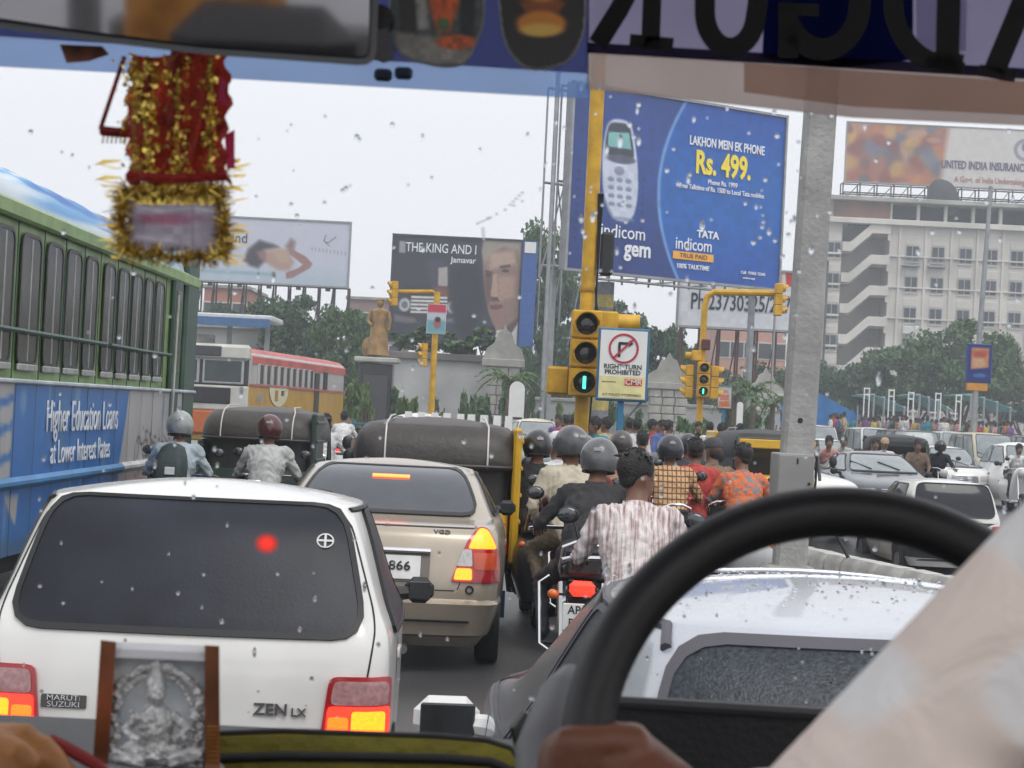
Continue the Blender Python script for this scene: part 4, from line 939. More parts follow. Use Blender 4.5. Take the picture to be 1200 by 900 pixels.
def vehicle(name, label, cat, loc, rz, spec, paint, group=None, glass=DGLASS, view='rear', hero=False, lit=False, gask=GASK, bumper=None, roofcol=None):
    """a car: lofted body, glass with rubber surrounds, lamps, bumpers, wheels, mirrors, plate. Local +Y is ahead, y=0 the tail."""
    B = Body(spec['keys'], spec['rc'], spec['rcf'], spec['bow'], spec['bowf'], spec['crown'])
    t = thing(name, label, cat, loc, rz, group); k = B.k; zr = k[-1,0]
    B.mesh().build('body', paint, t, ang=30)
    sp = spec; zb = {'H':.905,'S':.99,'A':1.08,'V':1.08,'J':1.14}[sp['id']]; zt = zr-.0
    W = lambda z: np.interp(z,k[:,0],k[:,3])
    def pane(nm, kind, poly, d=.03):
        o = B.patch(kind, poly, .009 if hero else .006).build(nm, glass, t); g = B.band(kind, poly, .005, d*.5, .013 if hero else .011).build('gasket', gask, o); return o
    # rear window, windscreen, side windows
    rw, rt = W(zb)*sp.get('rwb',.82), W(zt)*sp.get('rwt',.90)
    pane('rear_window', 'r', rpoly([(-rw,zb+.03),(rw,zb+.03),(rt,zt-sp.get('top',0)),(-rt,zt-sp.get('top',0))], .11), .032 if hero else .03)
    fw, ft = W(zb)*.84, W(zt)*.86
    pane('windscreen', 'f', rpoly([(-fw,zb+.03),(fw,zb+.03),(ft,zt-.01),(-ft,zt-.01)], .08))
    ry = lambda z: np.interp(z,k[:,0],k[:,1]); fy = lambda z: np.interp(z,k[:,0],k[:,2])
    za, zc = zb+.02, zr-.03; L = k[:,2].max()
    a0, a1 = ry(za)+.30, fy(za)-.26; c0, c1 = ry(zc)+.26, fy(zc)-.22
    n = 3 if sp['id'] in 'VJ' else 2
    for s in ('R','L'):
        for i in range(n):
            f0, f1 = i/n, (i+1)/n
            q = [(a0+(a1-a0)*f0+.03,za),(a0+(a1-a0)*f1-.03,za),(c0+(c1-c0)*f1-.03,zc),(c0+(c1-c0)*f0+.03,zc)]
            pane('side_window', s, rpoly(q, .05, 3), .02)
    # lower trim, bumpers: proud bands of the same outline
    bm = bumper or BLACKP; z0, z1 = sp.get('bz',(.36,.56))
    def bump(front):
        b = MB(); rings = []
        for z, off in ((z0,.0),(z0+.02,.045),(z1-.03,.05),(z1,.0)):
            pts = []
            for u in np.linspace(-1,1,23):
                uu = u*(W(z)+ .32); p = B.rear(uu, z, front); d = Vector((u*.35, (1 if front else -1), 0)).normalized(); pts.append(p+d*off)
            rings.append(pts)
        b.loft(rings, (False,False), False); return b.build('bumper', bm, t)
    bump(False); bump(True)
    # wheels and arches
    for y in sp['wb']:
        for s in (-1,1):
            kd = 'R' if s > 0 else 'L'; r = sp['r']; ar = [(y+r*1.17*math.cos(a), max(.215,r+r*1.17*math.sin(a))) for a in np.linspace(-.5,math.pi+.5,16)]
            o = B.patch(kd, ar, .004, rim=False).build('wheel_arch', INK, t)
            wheel(t, s*(W(.4)*.985-.075), y, r, .165)
    # lamps
    if 'lamp_r' in sp:
        for s in (1,-1):
            o = None; lv = .0185
            for nm, poly, mt in sp['lamp_r'](lit):
                pl = [(s*a,z) for a,z in poly]
                if o is None: o = B.patch('r', pl, .016).build('tail_lamp', mt, t)
                else: lv += .0025; B.patch('r', pl, lv).build(nm, mt, o)
    hz = sp.get('hz', .68)
    for s in (1,-1):
        u = s*W(hz)*.72
        if sp['id'] in 'AJ':
            p = B.P('f', u, hz, 0); Q = Matrix.Translation(p) @ Matrix.Rotation(-math.pi/2,4,'X'); b = MB().lathe([(.115,-.1),(.115,.05),(.095,.06)], 16, mat=Q).build('headlamp', paint if sp['id']=='A' else CHROME, t)
            MB().lathe([(.096,.055),(.06,.085),(.003,.095)], 16, mat=Q, cap=(True,True)).build('lens', CLENS, b)
        else:
            o = B.patch('f', rpoly([(u-.15,hz-.06),(u+.15,hz-.06),(u+.15,hz+.06),(u-.15,hz+.07)],.03,2), .012).build('headlamp', CLENS, t)
    g = [(-W(.6)*.45,hz-.09),(W(.6)*.45,hz-.09),(W(.6)*.42,hz+.06),(-W(.6)*.42,hz+.06)]
    gr = B.patch('f', rpoly(g,.03,2), .012).build('grille', BLACKP, t)
    if view == 'front':
        for i in range(5): 
            z = hz-.075+.03*i; q = [(-W(.6)*.43,z),(W(.6)*.43,z),(W(.6)*.43,z+.012),(-W(.6)*.43,z+.012)]; B.patch('f', q, .02, rings=(0,.5,1)).build('grille_bar', CHROME, gr)
        for s in (-1,1):
            p = B.P('f', s*.25, zb+.05, .02); q = B.P('f', s*.25+.33, zb+.17, .02); MB().tube([p,q], .012, 5).build('wiper', BLACKP, t)
    # plates
    for kd, z in (('r',sp.get('pz',.62)),('f',.45)):
        q = [(-.25,z-.06),(.25,z-.06),(.25,z+.06),(-.25,z+.06)]; B.patch(kd, q, .055 if z < z1 else .02).build('number_plate', PLATEW, t)
    # mirrors
    my, mz = fy(zb+.06)-.32, zb-.02-(.045 if sp.get('mirror') else 0)
    for s in (1,-1):
        p = B.side(my, mz, s); b = MB(); Q = Matrix.Translation(p+Vector((s*.12,.02,.02)))
        b.box((0,0,0), (.20,.09,.13) if sp.get('mirror') else (.135,.08,.12), .045, 0, Q); b.tube([p, p+Vector((s*.1,.01,.01))], [.035,.028], 8)
        mo = b.build('wing_mirror', WHITEP if sp.get('mirror') else BLACKP, t)
        MB().box((0,0,0), (.165,.012,.098) if sp.get('mirror') else (.10,.012,.085), .0055, 0, Q @ Matrix.Translation((0,-.042 if sp.get('mirror') else -.037,0))).build('mirror_glass', M('mirror glass', (.10,.105,.11), .1, .8, .3), mo)
    for s in ('R','L'):
        for i in range(2):
            y = a0+(a1-a0)*(.12+.5*i); B.patch(s, rpoly([(y,.80),(y+.16,.80),(y+.16,.835),(y,.835)],.01,2), .007).build('door_handle', paint if hero else BLACKP, t)
            ln = [(y-.1,.3),(y-.092,.3),(y-.092,zb),(y-.1,zb)]; B.patch(s, ln, .002, rings=(0,.5,1), rim=False).build('door_gap', INK, t)
    return t, B
for s_, i_ in ((HATCH,'H'),(SEDAN,'S'),(AMB,'A'),(VAN,'V'),(JEEP,'J')): s_['id'] = i_
def lamp_simple(u0,u1,z0,z1):
    def f(lit):
        q = [('lens',rpoly([(u0,z0),(u1,z0),(u1,z1),(u0,z1)],.03,2),REDLENS)]
        if lit: q.append(('bulb_zone',rpoly([(u0+.02,z0+.02),(u1-.04,z0+.02),(u1-.04,(z0+z1)/2),(u0+.02,(z0+z1)/2)],.02,2),REDLIT))
        return q
    return f
VAN['lamp_r'] = lamp_simple(.55,.68,.75,1.0); AMB['lamp_r'] = lamp_simple(.60,.72,.7,.88); JEEP['lamp_r'] = lamp_simple(.6,.72,.7,.9)
def zen_lamp(lit):
    a, b, zm = .47, .74, .645
    return [('lens', rpoly([(a,.545),(b,.545),(b+.0,.80),(a+.03,.80)],.03,3), REDLENS),
            ('reverse_lens', rpoly([(a+.035,.705),(b-.03,.705),(b-.03,.785),(a+.045,.785)],.02,2), M('smoky pink lens', (.38,.2,.2), .15, coat=.6, var=.25, scale=50)),
            ('red_zone', rpoly([(a+.02,.57),(b-.02,.57),(b-.02,.70),(a+.028,.70)],.015,2), REDLIT if lit else REDLENS)]+([
            ('indicator_lit', rpoly([(a+.03,.58),(a+.10,.58),(a+.10,.665),(a+.03,.665)],.012,2), M('lit amber reflector', (1,.12,.01), .3, emit=1.6, var=.6, scale=160)),
            ('brake_lit', rpoly([(a+.11,.58),(b-.05,.58),(b-.05,.685),(a+.11,.685)],.012,2), ORLIT)] if lit else [])
HATCH['lamp_r'] = zen_lamp
def gold_lamp(lit):
    return [('lens', rpoly([(.47,.61),(.84,.61),(.81,.79),(.71,.95),(.64,.96),(.57,.88)],.03,3), REDLENS),
            ('orange_zone', rpoly([(.625,.69),(.80,.69),(.77,.80),(.61,.80)],.015,2), M('orange red lens', (.55,.07,.02), .2, coat=.5)),
            ('reverse_lens', rpoly([(.505,.71),(.61,.71),(.60,.82),(.545,.82)],.012,2), CLENS)]+([
            ('brake_lit', rpoly([(.575,.825),(.77,.825),(.70,.935),(.645,.945),(.60,.88)],.02,2), ORLIT),
            ('fog_lit', rpoly([(.49,.625),(.61,.625),(.605,.695),(.505,.695)],.012,2), ORLIT)] if lit else [])
SEDAN['lamp_r'] = gold_lamp; SEDAN['bz'] = (.24,.50); SEDAN['pz'] = .70; HATCH['bz'] = (.34,.55)
# ---- the white hatchback just ahead
WHITEC = M('white car paint', (.71,.70,.67), .26, 0, .09, 2.2, coat=.6)
GOLDC = M('champagne car paint', (.42,.36,.285), .3, .3, .12, 2.5, coat=.6)
SILV = M('wet silver car paint', (.47,.49,.54), .22, .12, .08, 3, .12, 160, coat=.8)
zc = at(216, 740, 6.85)
zen, ZB = vehicle('hatchback', 'white hatchback car with glowing brake lamps directly ahead in the near lane', 'car', (zc.x,6.85,0), R(3.2), HATCH, WHITEC, 'cars in the queue', hero=True, lit=True, glass=M('dark blue rear glass', (.016,.018,.028),   .36, 0, .4, 3, .04, 90, spec=.25))
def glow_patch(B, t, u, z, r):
    """a red glow added on the pane for a reflected brake light, not a lamp"""
    c = B.P('r',u,z,.009); mt = bpy.data.materials.new('reflected brake glow'); mt.use_nodes = True; q = mt.node_tree; q.nodes.remove(q.nodes['Principled BSDF'])
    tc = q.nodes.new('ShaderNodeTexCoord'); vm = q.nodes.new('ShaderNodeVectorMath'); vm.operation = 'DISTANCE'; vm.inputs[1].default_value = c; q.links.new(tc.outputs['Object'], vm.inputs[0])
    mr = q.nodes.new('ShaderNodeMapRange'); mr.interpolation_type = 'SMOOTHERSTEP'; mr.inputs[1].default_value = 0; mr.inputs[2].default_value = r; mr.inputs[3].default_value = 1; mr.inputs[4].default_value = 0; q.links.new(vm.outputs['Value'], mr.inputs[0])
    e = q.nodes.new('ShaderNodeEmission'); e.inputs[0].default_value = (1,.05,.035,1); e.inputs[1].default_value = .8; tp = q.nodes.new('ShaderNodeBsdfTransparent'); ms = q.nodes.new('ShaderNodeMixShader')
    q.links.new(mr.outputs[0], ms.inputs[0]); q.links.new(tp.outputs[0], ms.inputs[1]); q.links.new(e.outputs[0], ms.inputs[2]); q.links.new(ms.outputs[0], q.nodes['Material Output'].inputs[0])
    B.patch('r', [(u+r*1.2*math.cos(a),z+r*math.sin(a)) for a in np.linspace(0,2*math.pi,17)[:-1]], .009, rim=False).build('brake_light_glow', mt, t)
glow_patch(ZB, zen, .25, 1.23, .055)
def zen_detail():
    # tailgate shut line, roof mouldings, badges, sticker, lower black panel, wiper
    q = rpoly([(-.60,.60),(.60,.60),(.66,1.0),(.55,1.33),(-.55,1.33),(-.66,1.0)], .06); ZB.band('r', q, .003, .004, .0025).build('tailgate_gap', INK, zen)
    for s in (-1,1):
        pts = [ZB.P('R' if s > 0 else 'L', .44+1.1*i/9, 1.352, .002) for i in range(10)]
        MB().tube(pts, .011, 6).build('roof_moulding', GASK, zen)
    T = lambda b,u,z,s_,mt,al='CENTER',sx=1,bold=0: text(b, s_, mt, zen, frame(ZB.P('r',u,z,.006), (1,.0,0), ZB.P('r',u,z+.02,0)-ZB.P('r',u,z,0)), sx, bold, .004, 'badge', al)
    cr = M('badge chrome', (.16,.15,.15), .3, .8); T('ZEN', .305, .682, .055, cr, sx=1.1, bold=.02); T('LX', .40, .675, .04, cr, sx=1.1, bold=.01)
    B_ = ZB.patch('r', rpoly([(-.475,.66),(-.32,.66),(-.32,.705),(-.475,.705)],.004,2), .006).build('badge_plate', M('dark badge', (.10,.09,.09), .4, .5), zen)
    T('MARUTI', -.397, .694, .026, CHROME, sx=1.25); T('SUZUKI', -.397, .672, .026, CHROME, sx=1.25)
    st = M('white sticker', (.6,.6,.6), .6); g = ZB.P('r',.455,1.245,.012); Q = frame(g, (1,0,0), ZB.P('r',.455,1.26,.012)-g)
    b = MB(); b.lathe([(.026,-.001),(.031,-.001),(.031,.001),(.026,.001),(.026,-.001)], 20, mat=Q); b.box((0,0,.0), (.055,.008,.003), mat=Q); b.box((0,0,.0002), (.008,.055,.003), mat=Q); b.build('window_sticker', st, zen)
    ZB.patch('r', [(-.62,.40),(.62,.40),(.60,.548),(-.60,.548)], .052, rings=(0,.5,1)).build('lower_panel', M('dark grey bumper skin',(.03,.03,.033),.6), zen)
zen_detail()
# ---- the champagne saloon ahead of it
gc = at(443, 680, 13.1)
gold, GB = vehicle('saloon_car', 'champagne gold saloon car with a lit high brake lamp in its rear window', 'car', (gc.x,13.1,0), R(.6), SEDAN, GOLDC, 'cars in the queue', hero=True, lit=True, bumper=GOLDC, glass=M('tinted rear glass', (.045,.052,.065), .08, 0, .1))
def gold_detail():
    q = rpoly([(-.52,.555),(.52,.555),(.60,.87),(.66,.955),(-.66,.955),(-.60,.87)], .03); GB.band('r', q, .003, .004, .0025).build('boot_gap', INK, gold)
    pb = GB.patch('r', rpoly([(-.33,.60),(.33,.60),(.33,.805),(-.33,.805)],.03), .03).build('plate_recess', M('plate surround', (.16,.14,.12), .5), gold)
    GB.patch('r', [(-.27,.615),(.27,.615),(.27,.76),(-.27,.76)], .04).build('plate', PLATEW, pb)
    MB().tube([GB.P('r',u,.79,.045) for u in np.linspace(-.33,.33,9)], .018, 8).build('plate_garnish', CHROME, gold)
    T = lambda b,u,z,s_,mt,sx=1,bold=0,off=.006: text(b, s_, mt, gold, frame(GB.P('r',u,z,off), (1,0,0), GB.P('r',u,z+.02,0)-GB.P('r',u,z,0)), sx, bold, .003, 'badge')
    T('866', .135, .69, .085, INK, 1.15, .01, .046); T('AP 10', -.12, .69, .085, INK, 1.1, .01, .046); T('VGD', .40, .925, .045, M('badge chrome',(.1,.1,.1)), 1.2, .02); T('C', .03, .955, .05, CHROME, 1.3)
    a = R(0); b = MB(); p0, p1 = GB.P('r',-.13,1.235,.014), GB.P('r',.13,1.235,.014); b.tube([p0,GB.P('r',0,1.235,.014),p1], .014, 6); b.build('brake_light_glow', M('lit brake strip', (1,.10,.02), .3, emit=5, var=.1), gold)
    MB().lathe([(.028,0),(.028,.012),(.018,.012)], 14, mat=Matrix.Translation(GB.P('r',.60,.565,.0)) @ Matrix.Rotation(math.pi/2,4,'X')).build('fuel_lock', BLACKP, gold)
    MB().tube([(.18,.0,.16),(.18,.3,.18)], .032, 10).build('exhaust', STEEL, gold)
    GB.patch('r', [(-.6,.36),(.6,.36),(.6,.367),(-.6,.367)], .047, rings=(0,.5,1)).build('bumper_line', INK, gold)
gold_detail()
# ---- the silver hatchback nosing in on the driver's side, wet roof
sc_ = Vector((.925,0,0)); h2 = dict(HATCH); h2['mirror'] = 'paint'; h2['rwb'] = .85; h2['rwt'] = .94; h2['top'] = .035
silver, SB = vehicle('hatchback', 'wet silver hatchback car nosing in beyond the steering wheel', 'car', (sc_.x,3.85,-.05), R(6), h2, SILV, 'cars in the queue', hero=True, lit=False, gask=M('greyish rubber', (.075,.072,.085), .45), glass=M('rain wet glass', (.035,.042,.052), .2, 0, .5, 90, .16, 150, spec=.2))
for s in (-1,1):
    kd = 'R' if s > 0 else 'L'; SB_p = [SB.P('r',s*.56,1.315,.004)]+[SB.P(kd,.44+1.1*i/6,1.355,.002) for i in range(7)]+[SB.P(kd,float(np.interp(z,SB.k[:,0],SB.k[:,2]))-.20,z,.006) for z in (1.30,1.2,1.1,1.0,.94)]
    MB().tube(SB_p, .013, 7).build('roof_moulding', _mc['greyish rubber'], silver)
dr = MB(); g_ = np.random.default_rng(3)
for i in range(420):
    u, y = g_.uniform(-.5,.5), g_.uniform(.45,1.6); e = max(abs(u)/.56, abs(y-1.0)/.66); z = 1.365+.06*(1-max(0,e)**2)-.004; r = g_.uniform(.002,.005); dr.ell((u,y,z+.004), (r,r*1.2,r*.45), 6, 4)
for i in range(300):
    u, z = g_.uniform(-.5,.5), g_.uniform(1.0,1.33); p = SB.P('r',u,z,.007); r = g_.uniform(.0015,.004); dr.ell(p, (r,r*.5,r*1.2), 6, 4)
dr.build('raindrops', glassy('rain water', (1,1,1)), silver, kind='stuff')
for i in range(3):
    MB().tube([Vector((u, .75+.35*i, 1.4215-.055*(u/.56)**2-.012*abs(i-1))) for u in np.linspace(-.4,.4,9)], .006, 5).build('roof_rib', SILV, silver)
# ---- other cars, most of them coming towards the camera or crossing
def near(px, Y, py=520): return gp(px, Y, py)
WAG = dict(HATCH); WAG['keys'] = [(.22,.08,3.3,.62),(.35,.02,3.35,.70),(.6,0,3.36,.72),(.8,.02,3.3,.72),(.9,.04,2.9,.71),(.95,.06,2.5,.70),(1.0,.08,2.4,.68),(1.25,.16,2.0,.62),(1.38,.24,1.75,.56)]; WAG['lamp_r'] = lamp_simple(.52,.70,.62,.82)
p = near(1125, 28); v, VB = vehicle('hatchback', 'small white hatchback seen from behind, black bumper and plate, beyond the pale kerb blocks', 'car', p, R(3), WAG, WHITEC, 'cars on the opposite carriageway', bumper=BLACKP)
VB.patch('r', [(-.66,.30),(.66,.30),(.68,.86),(-.68,.86)], .004, rings=(0,.5,1)).build('tail_panel', M('dark tail panel', (.03,.035,.04), .4), v)
text('AP 9', .10, INK, v, frame(VB.P('r',0,.62,.024), (1,0,0), (0,0,1)), 1, .01, .002); VB.patch('r', rpoly([(-.52,.60),(-.36,.60),(-.36,.66),(-.52,.66)],.01,2), .012).build('reflector', REDLENS, v)
GREYC = M('dark blue grey car paint', (.04,.055,.065), .25, .3, .05, 3, coat=.7); PAN = M('sky lit windscreen', (.24,.27,.28), .10, 0, .2, 3)
def facing(name, label, px, Y, spec, paint, rz=180, glass=PAN, py=520):
    p = near(px, Y, py); t, B = vehicle(name, label, 'car', p, R(rz), spec, paint, 'cars on the opposite carriageway', glass=glass, view='front')
    return t, B
facing('saloon_car', 'dark blue grey saloon with parked wipers facing the camera by the concrete pole', 996, 38, SEDAN, GREYC, 183)
CREAM = M('cream car paint', (.62,.58,.42), .35, 0, .06, 3, coat=.4); BLK = M('black car paint', (.012,.014,.016), .25, 0, .1, 3, coat=.6); NAVY = M('navy car paint', (.02,.025,.06), .3, coat=.5)
facing('saloon_car', 'old round white saloon with a bulging bonnet facing the camera near the lamp post', 1166, 51, AMB, WHITEP, 184)
facing('minivan', 'cream minivan facing the camera behind the black clad motorcyclist', 1133, 60, VAN, CREAM, 183, PAN)
facing('jeep', 'black jeep facing the camera behind the men in white shirts', 1052, 56, JEEP, BLK, 180)
facing('minivan', 'white minivan facing the camera just left of the black jeep', 1009, 66, VAN, WHITEP, 182, PAN)
facing('minivan', 'white minivan half hidden by the concrete pole, tallest roof there', 952, 78, VAN, WHITEP, 178, PAN)
facing('hatchback', 'small white hatchback in front of the half hidden white minivan', 957, 58, HATCH, WHITEP, 182, PAN)
facing('hatchback', 'white hatchback between the black jeep and the black clad motorcyclist', 1093, 52, HATCH, WHITEP, 182, PAN)
facing('minivan', 'pale green and white minivan behind the jeep roof', 1102, 72, VAN, M('pale green van paint', (.45,.52,.47), .4), 180, PAN)
facing('saloon_car', 'cream roofed taxi far back near the lamp post foot', 1155, 78, AMB, CREAM, 182); facing('saloon_car', 'white taxi with an orange roof stripe at the far right of the queue', 1185, 82, AMB, M('taxi orange', (.55,.3,.08), .4), 184)
facing('minivan', 'navy blue minivan behind the round white saloon', 1205, 58, VAN, NAVY, 180)
facing('saloon_car', 'dark saloon nearly hidden in the far traffic beside the crowd', 1112, 92, SEDAN, BLK, 180); facing('hatchback', 'silver grey hatchback deep in the far traffic', 1070, 86, HATCH, M('silver far paint', (.4,.41,.43), .4, .3), 180); facing('hatchback', 'white hatchback deep in the far traffic under the middle canopy', 1035, 88, HATCH, WHITEP, 176)
# crossing the junction
def crossing(name, label, px, Y, spec, paint, rz, glass=PAN):
    p = near(px, Y, 500); t, B = vehicle(name, label, 'car', (p.x,Y,0), R(rz), spec, paint, 'cars crossing the junction', glass=glass, view='front'); return t
crossing('saloon_car', 'white taxi with a dark windscreen standing in the junction left of the orange shirt', 818, 35, AMB, WHITEP, 205, DGLASS)
crossing('hatchback', 'white hatchback side on behind the white taxi', 812, 46, HATCH, WHITEP, 92, PAN)
crossing('saloon_car', 'dark slate saloon facing the camera right behind the dark hooded rickshaw', 632, 44, SEDAN, M('slate car paint', (.05,.065,.08), .3, .3, coat=.5), 186)
crossing('saloon_car', 'cream topped taxi behind the dark slate saloon', 621, 54, AMB, CREAM, 184); crossing('saloon_car', 'old white saloon crossing behind the red roofed bus', 452, 52, AMB, WHITEP, 215)
crossing('hatchback', 'brown roofed car low behind the divider posts', 545, 56, HATCH, M('dull brown paint', (.22,.14,.10), .4), 95)
# ================================================================== BUSES
def ringx(mb, poly, d, x0, x1):
    A, Bq = poly, offset2(poly, d); n = len(poly)
    vs = [(x0,a,z) for a,z in A]+[(x1,a,z) for a,z in A]+[(x1,a,z) for a,z in Bq]+[(x0,a,z) for a,z in Bq]
    return mb.add(vs, [(i*n+j,((i+1)%4)*n+j,((i+1)%4)*n+(j+1)%n,i*n+(j+1)%n) for i in range(4) for j in range(n)])
def green_bus():
    Y0, Y1 = 9.0, 22.7; L = Y1-Y0; t = thing('city_bus', 'weathered green city bus with a blue bank advert along its side', 'bus', (-3.62,Y0,0))
    GRN = M('faded green bus paint', (.22,.34,.12), .5, 0, .25, 2.5, .15, 25, coat=.2); DGR = M('dark green bus paint', (.03,.07,.05), .45, 0, .25, 3)
    MB().box((-1.27,L/2,1.75), (2.5,L-.02,2.5), .05).build('shell', GRN, t)
    # domed roof with its painted blue and white cloth
    pic = Pic(160,34,(.78,.82,.86),1.); g = np.random.default_rng(6); pic.asp = 1
    for i in range(70): pic.ell(g.random(), .15+.85*g.random(), .02+.05*g.random(), .04+.12*g.random(), [(.10,.34,.64),(.25,.52,.76),(.86,.89,.92),(.40,.62,.80)][g.integers(4)], .7, g.random()*3, .8)
    print_grid('roof', pic, t, lambda s,q: (-.02-1.25*(1-math.cos(q*1.45)), L*s, 3.06+.52*math.sin(q*1.45)+.02*math.sin(s*90)*q))
    MB().box((.012,L/2,3.015), (.07,L,.13), .02).build('gutter', GRN, t)
    FR = M('window channel', (.05,.052,.05), .4, .3, .2); PN = M('dusty bus glass', (.04,.047,.05), .16, 0, .5, 2.5); AL = M('aluminium channel', (.42,.43,.42), .4, .7, .2)
    wy = [(9.3,9.9),(10.05,10.65),(10.8,11.4),(11.55,12.15),(12.3,12.9),(13.05,13.65),(13.85,14.42),(14.6,15.24),(15.4,15.98),(16.1,16.68),(16.82,17.34),(17.58,18.1),(18.24,18.76),(18.9,19.42),(19.56,20.02),(20.14,20.66)]
    for a, b in wy:
        a += .035-Y0; b -= .035+Y0; pl = rpoly([(a,1.93),(b,1.93),(b,2.86),(a,2.86)], .10, 4); w = ringx(MB(), pl, .028, .0, .010).build('window', FR, t)
        mid = (a+b)/2
        MB().prism(rpoly([(a,1.93),(mid+.03,1.93),(mid+.03,2.86),(a,2.86)],.06,3), .0035, .0055, mat=Matrix(((0,0,1,0),(1,0,0,0),(0,1,0,0),(0,0,0,1)))).build('pane', PN, w)
        MB().prism(rpoly([(mid-.02,1.93),(b,1.93),(b,2.86),(mid-.02,2.86)],.06,3), .002, .004, mat=Matrix(((0,0,1,0),(1,0,0,0),(0,1,0,0),(0,0,0,1)))).build('pane', PN, w)
        MB().box((.006,mid,2.395), (.008,.03,.91)).build('channel', AL, w)
        MB().box((.010,mid,1.895), (.022,b-a+.04,.05), .008).build('sill', AL, w)
    for i in range(len(wy)):
        y = wy[i][1]+.07-Y0; MB().box((.003,y,2.42), (.008,.012,1.24)).build('seam_strip', DGR, t)
    for y0,y1 in ((0,8.55),(8.75,11.9)): MB().tube([(.05,y0,2.16),(.05,(y0+y1)/2,2.155),(.05,y1,2.16)], .02, 6).build('guard_rod', DGR, t)
    # lower side: separate sheets that carry one printed advert
    n = 22; NC = 20; W_ = n*NC+1; asp = L/1.27; p = Pic(W_, 42, (.66,.655,.66), asp); N = lambda Y,z: ((Y-Y0)/L*asp, (1.78-z)/1.27)
    BL = (.16,.42,.69); p.poly([N(14.55,1.8),N(18.95,1.8),N(18.55,1.08),N(18.5,.5),N(9,.5),N(9,.95),N(14.55,1.0)], BL, .02)
    for k,z in enumerate((1.62,1.42,1.2,1.0,.8)):
        p.line([N(9,z-.2),N(11.5,z+.06),N(13.2,z-.12),N(13.9,z-.02),N(14.6,z+.06)], .05, BL, .02)
    p.poly([N(14.4,.95),N(14.8,.95),N(14.75,.72)], (.66,.655,.66), .02); p.poly([N(9,.5),N(22.7,.5),N(22.7,.62),N(9,.6)], (.35,.37,.40), .1, .6)
    for i in range(60): p.ell(g.random()*asp, g.random(), .02+.05*g.random(), .05+.2*g.random(), [(.50,.49,.47),(.75,.75,.76),(.25,.42,.60)][g.integers(3)], .9, al=.35)
    for i in range(14): p.line([N(19.2+g.random()*3,1.5-.5*g.random())]*1+[N(19.3+g.random()*.02+i*.22,.9+.3*g.random()),N(19.3+i*.22,1.1+.3*g.random())][0:2], .010, (.22,.2,.18), .012)
    p.poly([N(18.9,.95),N(19.9,.95),N(19.9,.75),N(18.7,.75)], (.66,.45,.45), .1, .7); p.poly([N(21.4,.85),N(22.1,.85),N(22.1,.7),N(21.4,.7)], (.25,.35,.6), .08, .7)
    full = p.a
    for i in range(n):
        q = Pic(NC+1, 42, (0,0,0)); q.a = full[:, i*NC:i*NC+NC+1]; y0, w = L*i/n+.008, L/n-.016; dx = .012+.004*rng.random()
        print_grid('side_panel', q, t, lambda s,v: (dx+.01*math.sin(math.pi*s), y0+w*s, 1.775-1.26*v), print_mat(.35))
        MB().box((.008,L*i/n,1.15), (.012,.02,1.25)).build('panel_joint', M('dark joint strip', (.06,.08,.09), .8), t)  # dark strip along each panel joint
    MB().box((.03,L/2,1.79), (.05,L,.035), .01).build('belt_strip', M('pale belt strip', (.42,.47,.50), .5, 0, .3, 2), t)
    rr = MB(); rr.box((.045,(18.6-Y0)/2,1.05), (.07,18.6-Y0,.085), .03); rr.build('rub_rail', M('blue rub rail', (.05,.20,.42), .5, 0, .3, 2), t)
    MB().box((.045,(18.6+Y1)/2-Y0,1.055), (.07,Y1-18.6,.085), .03).build('rub_rail', M('worn white rub rail', (.50,.50,.50), .5, 0, .25, 4), t)
    wh = M('faded white letters', (.66,.69,.72), .6, 0, .2, 3); FX = lambda Y,z: frame((.032,Y-Y0,z), (0,1,0), (0,0,1))
    text('Higher Education Loans', .36, wh, t, FX(16.95,1.52), .82, .0, .003); text('at Lower Interest Rates', .27, wh, t, FX(16.9,1.24), .9, 0, .003)
    # doorway end with its folded leaf
    MB().box((.01,21.35-Y0,2.2), (.05,.5,1.6), .02).build('door_leaf', DGR, t); MB().box((.03,21.35-Y0,2.42), (.03,.36,.9), .02).build('door_glass', PN, t)
    MB().box((.0,22.3-Y0,2.25), (.07,.75,2.3), .03).build('corner_post', DGR, t); MB().tube([(.07,21.05-Y0,1.4),(.08,21.05-Y0,2.8)], .016, 6).build('grab_bar', AL, t)
    for y in (2.4,9.9): wheel(t, -.2, y, .5, .28)
    MB().box((-1.27,L/2,.5), (2.3,L-1,.3)).build('underframe', INK, t)
green_bus()
